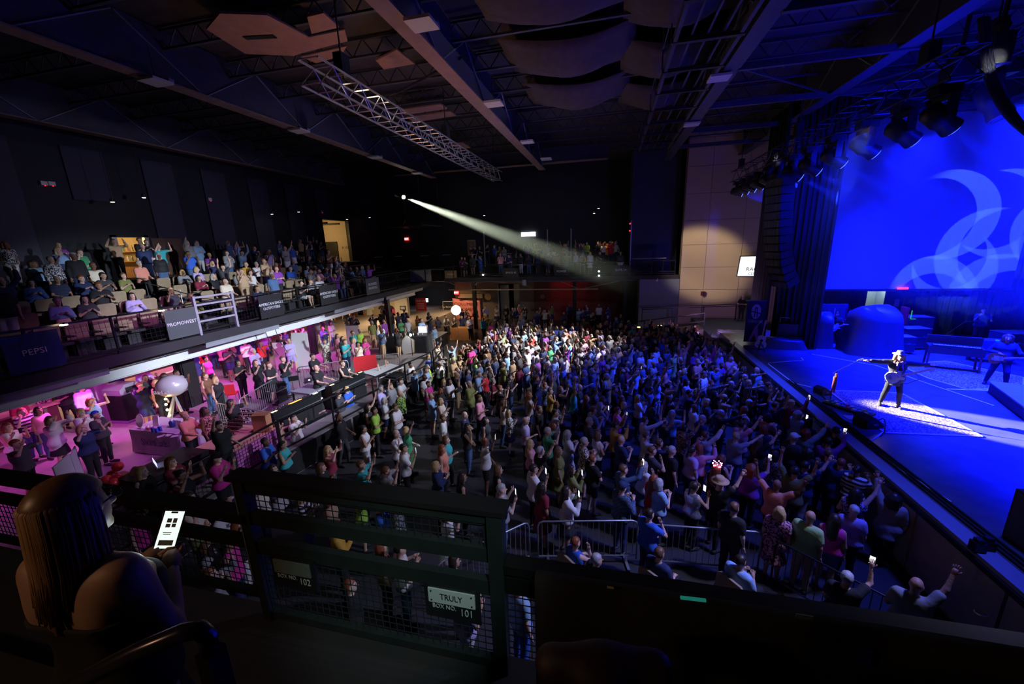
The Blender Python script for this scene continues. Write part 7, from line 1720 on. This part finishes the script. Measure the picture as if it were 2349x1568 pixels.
# ================================================================== the near balcony
YR = 1.9
sbox('floor_balcony_near', (-9, -4.5, 4.0), (7, 1.98, 4.25), M_bfl); sbox('floor_balcony_near_step', (-9, -4.5, 4.25), (-.2, 1.15, 4.5), M_bfl); sbox('floor_balcony_near_step', (-9, -4.5, 4.5), (7, .45, 4.9), M_bfl); sbox('floor_balcony_near_step', (-9, -4.5, 4.9), (7, -.25, 5.3), M_bfl)
XL, XR = -1.262 * YR, -.318 * YR
def zz(u): return CAM_H + u * YR
bg = thing('box_railing', 'tall dark green steel guard with wire mesh and two numbered box signs', 'railing', (XL, YR, 4.25))
def gb_(name, x0, x1, z0, z1, d=.05, y=0.0, m=M_green): return MB().bb((x0 - XL, y - d / 2, z0 - 4.25), (x1 - XL, y + d / 2, z1 - 4.25)).build(name, m, bg)
gb_('post', XL - .03, XL + .035, 4.25, zz(-.78), .08); gb_('post', XR - .045, XR + .045, 4.25, zz(-.79), .09); gb_('post_highlight', XL - .045, XL - .035, 4.6, zz(-.79), .09, -.0, K['steel'])  # thin steel strip on the left post imitates its highlight
gb_('cap_rail', XL - .09, XR + .07, zz(-.785), zz(-.768), .13, .01, K['black']); gb_('top_rail', XL, XR, zz(-.825), zz(-.79), .05)
gb_('middle_rail', XL, XR, zz(-.965), zz(-.915), .05); gb_('lower_rail', XL, XR, zz(-1.09), zz(-1.035), .05); gb_('bottom_rail', XL, XR, zz(-1.385), zz(-1.355), .05); gb_('kick_plate', XL, XR, 4.25, zz(-1.378), .02, .02)
gb_('side_frame', XR - .075, XR - .05, zz(-.96), zz(-.80), .03); gb_('inner_frame', XL, XR, zz(-.835), zz(-.828), .03)
def mesh_panel(par, x0, x1, z0, z1, ox, oz, cell=.052, r=.0022, m=M_green):
    mb = MB(); n = max(1, round((x1 - x0) / cell)); q = max(1, round((z1 - z0) / cell))
    for k in range(n + 1): mb.bar((x0 + (x1 - x0) * k / n - ox, .0, z0 - oz), (x0 + (x1 - x0) * k / n - ox, .0, z1 - oz), r * 2)
    for k in range(q + 1): mb.bar((x0 - ox, .004, z0 + (z1 - z0) * k / q - oz), (x1 - ox, .004, z0 + (z1 - z0) * k / q - oz), r * 2)
    o = mb.build('wire_mesh', m, par); o['kind'] = 'stuff'; return o
mesh_panel(bg, XL, XR, zz(-.92), zz(-.82), XL, 4.25); mesh_panel(bg, XL, XR, zz(-1.36), zz(-1.09), XL, 4.25)
lg = thing('balcony_railing', 'black mesh railing of the near balcony in front of the woman with the phone', 'railing', (-7.5, YR, 4.25))
def lg_(name, x0, x1, z0, z1, d=.05): return MB().bb((x0 + 7.5, -d / 2, z0 - 4.25), (x1 + 7.5, d / 2, z1 - 4.25)).build(name, K['blackmetal'], lg)
lg_('top_rail', -7.5, XL, zz(-.955), zz(-.92), .12); lg_('second_rail', -7.5, XL, zz(-1.075), zz(-1.03)); lg_('bottom_rail', -7.5, XL, zz(-1.30), zz(-1.275))
for x in (-7.4, -5.6, -4.0): lg_('post', x - .03, x + .03, 4.25, zz(-.955))
mesh_panel(lg, -7.5, XL, zz(-1.275), zz(-1.075), -7.5, 4.25)
rg = thing('balcony_railing', 'black cloth-covered guard of the near balcony, right of the numbered box signs', 'railing', (XR + .05, YR, 4.25))
def rg_(name, x0, x1, z0, z1, d=.05, m=K['blackmetal']): return MB().bb((x0 - XR - .05, -d / 2, z0 - 4.25), (x1 - XR - .05, d / 2, z1 - 4.25)).build(name, m, rg)
rg_('top_rail', XR + .05, 7, zz(-.985), zz(-.955), .1); rg_('second_rail', XR + .05, -.19 * YR, zz(-1.07), zz(-1.01)); mesh_panel(rg, XR + .05, -.19 * YR, zz(-1.33), zz(-1.07), XR + .05, 4.25)
v = MB(); n = 90
for k in range(n + 1):
    x = -.36 + 7.3 * k / n - XR - .05
    for j, z in enumerate((zz(-.950), zz(-.952), zz(-1.15), 4.3)): v.v.append((x, (-.06 if j == 0 else -.09) - .01 * math.sin(k * .9) * j, z - 4.25))
for k in range(n):
    for j in range(3): v.f.append((k * 4 + j, k * 4 + 4 + j, k * 4 + 5 + j, k * 4 + 1 + j))
o = v.build('cloth_cover', K['fabricblack'], rg, True); o.modifiers.new('s', 'SOLIDIFY').thickness = .02
def boxsign(px0, py0, px1, py1, num, plate, txt):
    a = atY(px0, py0, YR - .035); b = atY(px1, py1, YR - .035); w = b[0] - a[0]; h = .205; s = thing('box_sign', f'black sign reading BOX NO. {num} ' + ('under a pale TRULY plate' if txt else 'under a blank grey plate'), 'sign', ((a[0] + b[0]) / 2, YR - .04, a[2] - h / 2))
    bo = MB().bb((-w / 2 - .03, -.006, -h / 2 - .02), (w / 2 + .03, .006, h / 2 + .02)).build('board', M_sgn, s); pl = MB().bb((-w / 2, -.016, -.0), (w / 2, -.006, h / 2)).build('plate', plate, s)
    for x in (-w / 2 + .02, w / 2 - .02):
        for z in (.018, h / 2 - .018): MB().lathe([(.006, 0), (.005, .004)], 8, (x, -.016, z), Matrix.Rotation(PI / 2, 3, 'X')).build('rivet', K['black'] if txt else K['alu'], pl)
    if txt: text(txt, .062, K['black'], (0, -.018, .052), (1, 0, 0), (0, 0, 1), pl, 'lettering', .001, sx=.8)
    text('BOX NO.', .045, mat('grey lettering', (.62, .68, .68), .6) if 'grey lettering' not in bpy.data.materials else bpy.data.materials['grey lettering'], (-.055, -.009, -.032), (1, 0, 0), (0, 0, 1), bo, 'lettering', .001, sx=.85); text(num, .075, bpy.data.materials['grey lettering'], (w / 2 - .06, -.009, -.052), (1, 0, 0), (0, 0, 1), bo, 'lettering', .001, sx=.8); return s
boxsign(984, 1341, 1092, 1385, '101', mat('pale plate', (.62, .68, .66), .45), 'TRULY'); boxsign(630, 1277, 716, 1312, '102', mat('grey green plate', (.15, .20, .18), .5), '')
# woman with the phone, built finer than the rest
POSES['read'] = (((-.25, .15, -1), (.78, .88, .45)), ((.25, .12, -1), (-.82, .88, .42)), 'stand', 'reading a phone')
ywm = .12; fwdm = Vector((-math.sin(ywm), math.cos(ywm), 0)); hdw = Vector(atY(172, 1172, .78)); scl = .98; base = hdw - fwdm * .02; base.z = hdw.z - 1.615 * scl; phl = base + Matrix.Rotation(ywm, 3, 'Z') @ Vector((-.01, .30, 1.315)) * scl
a = dict(pose='read', fem=True, top='tank', tc='black', low='skirt', bc='black', hair='long', hc='brown', skin='tan', scale=scl)
J = skeleton('read', .95); V, F = surface(body_prims(J, 0, True), .010, k=.03); hb = MB(); fb = MB()
for s, sg in (('l', -1), ('r', 1)): hand_mesh(hb, J[s + 'wr'], J[s + 'hd'] - J[s + 'wr'], sg, .7)
face_bits(J['head'], fb); wm = link('person', merge_parts('woman_body', V, F, [(hb, 0), (fb, 1)], [K['skin'], K['feature']])); obcol(wm, (.42, .25, .17)); wm.location = base; wm.rotation_euler = (0, 0, ywm); wm.scale = (scl,) * 3
def cutd(X, Y, Z): return np.maximum(.50 - Z, Z - 1.27 - .06 * (Y > 0))
V, F = surface(body_prims(J, .012, True, 'torso') + [('c', J['pel'], np.array([0, 0, .5]), .13, .21, .05)], .014, cutd); o = link('dress', npmesh('dress', V, F, [K['cloth']]), wm); obcol(o, (.012, .012, .015))
rh = np.random.RandomState(4); P = [('e', (0, -.02, .036), (.093, .108, .106))]
for k in range(16):
    an = PI * (.0 + k / 15) ; xx = math.cos(an) * .085; yy = -.02 - math.sin(an) * .085; L_ = -.30 + rh.uniform(-.06, .04); P.append(('c', (xx * .8, yy * .9, .03), (xx * .95, yy * 1.15 - .02, L_), .024, .012, .006))
def cuth(X, Y, Z): return np.minimum(np.minimum(Y - .03, .06 - Z), .075 - np.abs(X))
sm = MB()
for k in range(150):
    an = PI * (-.12 + 1.24 * rh.rand()); xx = math.cos(an); yy = -math.sin(an); t0 = rh.rand() * .9; w_ = rh.uniform(-.004, .004)
    sm.tube([(xx * .055 * t0, yy * .06 * t0 - .02, .143 - .02 * t0), (xx * .089, yy * .100 - .022, .07), (xx * .094, yy * .106 - .024, -.03), (xx * .092 + w_, yy * .112 - .03, -.15), (xx * .08 + w_ * 3, yy * .12 - .04, -.24 - .08 * rh.rand())], [.003, .0045, .0045, .004, .002], 4)
V, F = surface(P, .010, cuth, .015); o = sm.build('hair_strands', mat('light streaks', (.42, .25, .13), .35), wm, True); o.location = tuple(J['head']); o['kind'] = 'stuff'; o = link('hair', npmesh('hair', V, F, [mat('streaked hair', (.20, .11, .06), .4, var=.7, scale=35)]), wm); o.location = tuple(J['head'])
gs = MB()
for s in (-1, 1): gs.tube([(s * .034 + .026 * math.cos(t * .785), .105, .012 + .022 * math.sin(t * .785)) for t in range(9)], .0022, 4, False).bar((s * .06, .10, .016), (s * .085, .0, .016), .004)
gs.bar((-.008, .107, .016), (.008, .107, .016), .004); o = gs.build('glasses', K['black'], wm); o.location = tuple(J['head'])
MB().tube([(.03 * math.cos(t), .03 * math.sin(t), 0) for t in np.linspace(0, 6.28, 14)], .005, 5).build('bracelet', K['black'], wm).location = tuple(J['rwr'])
tag(wm, 'woman with long streaked hair in a black strapless dress looking down at a phone', 'person')
ph = tag(MB().bb((-.0375, -.0045, -.075), (.0375, .0045, .075)).build('phone', M_ph), 'lit smartphone in the hands of the woman at the lower left', 'phone'); ph.location = phl
tc_ = Vector((0, 0, CAM_H)) - phl; ph.rotation_euler = Matrix((Vector((.62, .72, .28)).normalized(), Vector((-.62, .2, -.3)).normalized(), Vector((.3, .35, .85)).normalized())).transposed().to_euler()
zax = Vector((-.05, .55, .83)).normalized(); yax = -(tc_.normalized() * .8 + Vector((-.5, -.2, .3)) * .4).normalized(); xax = yax.cross(zax).normalized(); yax = zax.cross(xax); ph.rotation_euler = Matrix((xax, yax, zax)).transposed().to_euler()
MB().bb((-.034, -.0062, -.071), (.034, -.0045, .071)).build('display', emis('white phone page', (.80, .92, .84), 1.15), ph); MB().bb((-.012, -.0068, .063), (.012, -.0062, .07)).build('notch', K['black'], ph)
for x, z, w, h in ((-.01, .035, .016, .016), (.010, .035, .014, .018), (-.01, .015, .016, .014), (.010, .016, .014, .014), (-.005, -.012, .03, .003), (-.005, -.018, .026, .003), (0, -.05, .05, .02)): MB().bb((x - w / 2, -.0068, z - h / 2), (x + w / 2, -.0062, z + h / 2)).build('page_block', K['greypaint'], ph)
lamp('AREA', 'phone_glow_light', tuple(phl + fwdm * -.05 + Vector((0, 0, .02))), tuple(base + Vector((0, 0, 1.6 * scl))), .25, (.8, .95, .9), .07)
# bent handrail, chairs and small things on the near balcony
hp = [atY(60, 1640, .36), atY(200, 1553, .38), atY(320, 1492, .40), atY(420, 1450, .43), atY(458, 1443, .44), atY(478, 1458, .445), atY(482, 1490, .445)]
o = thing('handrail', 'bent glossy dark handrail tube at the lower left under the woman', 'handrail', hp[3]); MB().tube([Vector(p) - Vector(hp[3]) for p in hp], .017, 10).build('tube', mat('glossy dark tube', (.05, .045, .07), .22, .4), o, True); MB().bar(Vector(hp[6]) - Vector(hp[3]), Vector((hp[6][0], hp[6][1], 4.9)) - Vector(hp[3]), .035).build('post', K['blackmetal'], o)
def near_chair(x, y, z, rz, label, m):
    g = thing('lounge_chair', label, 'chair', (x, y, z), rz); V, F = surface([('c', (-.22, -.22, .45), (-.2, -.3, .78), .07, .06, .05), ('c', (.22, -.22, .45), (.2, -.3, .78), .07, .06, .05), ('c', (-.2, -.3, .78), (.2, -.3, .78), .07, .07, .05), ('c', (-.2, -.24, .5), (.2, -.24, .5), .07, .07, .08), ('c', (0, -.27, .5), (0, -.3, .75), .12, .1, .08)], .02); link('backrest', npmesh('backrest', V, F, [m]), g)
    V, F = surface([('c', (-.2, .18, .42), (.2, .18, .42), .07, .07, .06), ('c', (-.2, -.15, .42), (.2, -.15, .42), .07, .07, .06), ('c', (0, -.1, .42), (0, .15, .42), .08, .08, .1)], .02); link('seat', npmesh('seat', V, F, [m]), g)
    for sx in (-.2, .2):
        for sy in (-.2, .2): MB().bar((sx, sy, 0), (sx, sy, .4), .035).build('leg', K['black'], g)
M_lth = mat('brown leather', (.035, .014, .009), .6)
q = atY(1415, 1490, .78); near_chair(q[0], .78 + .3, q[2] - 1.10, .15, 'dark brown padded chair back at the bottom middle', M_lth); q = atY(1950, 1500, 1.0); near_chair(q[0], 1.25, 4.25, -.3, 'black padded chair at the lower right below the guard', K['fabricblack']); q = atY(2250, 1480, 1.0); near_chair(q[0] + .2, 1.2, 4.25, .2, 'black padded chair in the lower right corner', K['fabricblack'])
def bit(name, lb, cat, px, py, y, d, m, rz=0): o = MB().box((0, 0, 0), d, rz).build(name, m); o.location = atY(px, py, y); tag(o, lb, cat)
bit('glow_stick', 'thin teal glow stick lying against the black cover', 'glow stick', 1590, 1373, YR - .12, (.12, .012, .012), mat('teal plastic', (.03, .45, .35), .3, emit=.25), .06); bit('tape_piece', 'bent piece of grey tape on the black cover', 'tape', 1845, 1414, YR - .13, (.07, .006, .022), K['steel']); bit('label_tag', 'small yellow tag on the black cover', 'tag', 1400, 1347, YR - .12, (.035, .005, .01), mat('yellow tag', (.6, .5, .2), .6)); bit('programme', 'small blue printed card at the lower right', 'card', 1984, 1508, YR - .14, (.05, .006, .09), mat('blue card', (.02, .03, .35), .6))
o = MB().tube([(.022 * math.cos(t), .016 * math.sin(t), 0) for t in np.linspace(0, 6.28, 20)], .003, 5).build('cord_loop', K['steel']); o.location = atY(2252, 1406, YR - .14); tag(o, 'small oval loop of pale cord at the lower right', 'cord')
g = MB().prism([(0, 0), (.12, .02), (.1, -.18), (.06, -.2)], .01).build('teal_bag', mat('teal cloth', (.03, .35, .26), .7)); g.location = atY(300, 1440, 1.0); tag(g, 'teal fold of cloth hanging beside the woman with the phone', 'cloth')
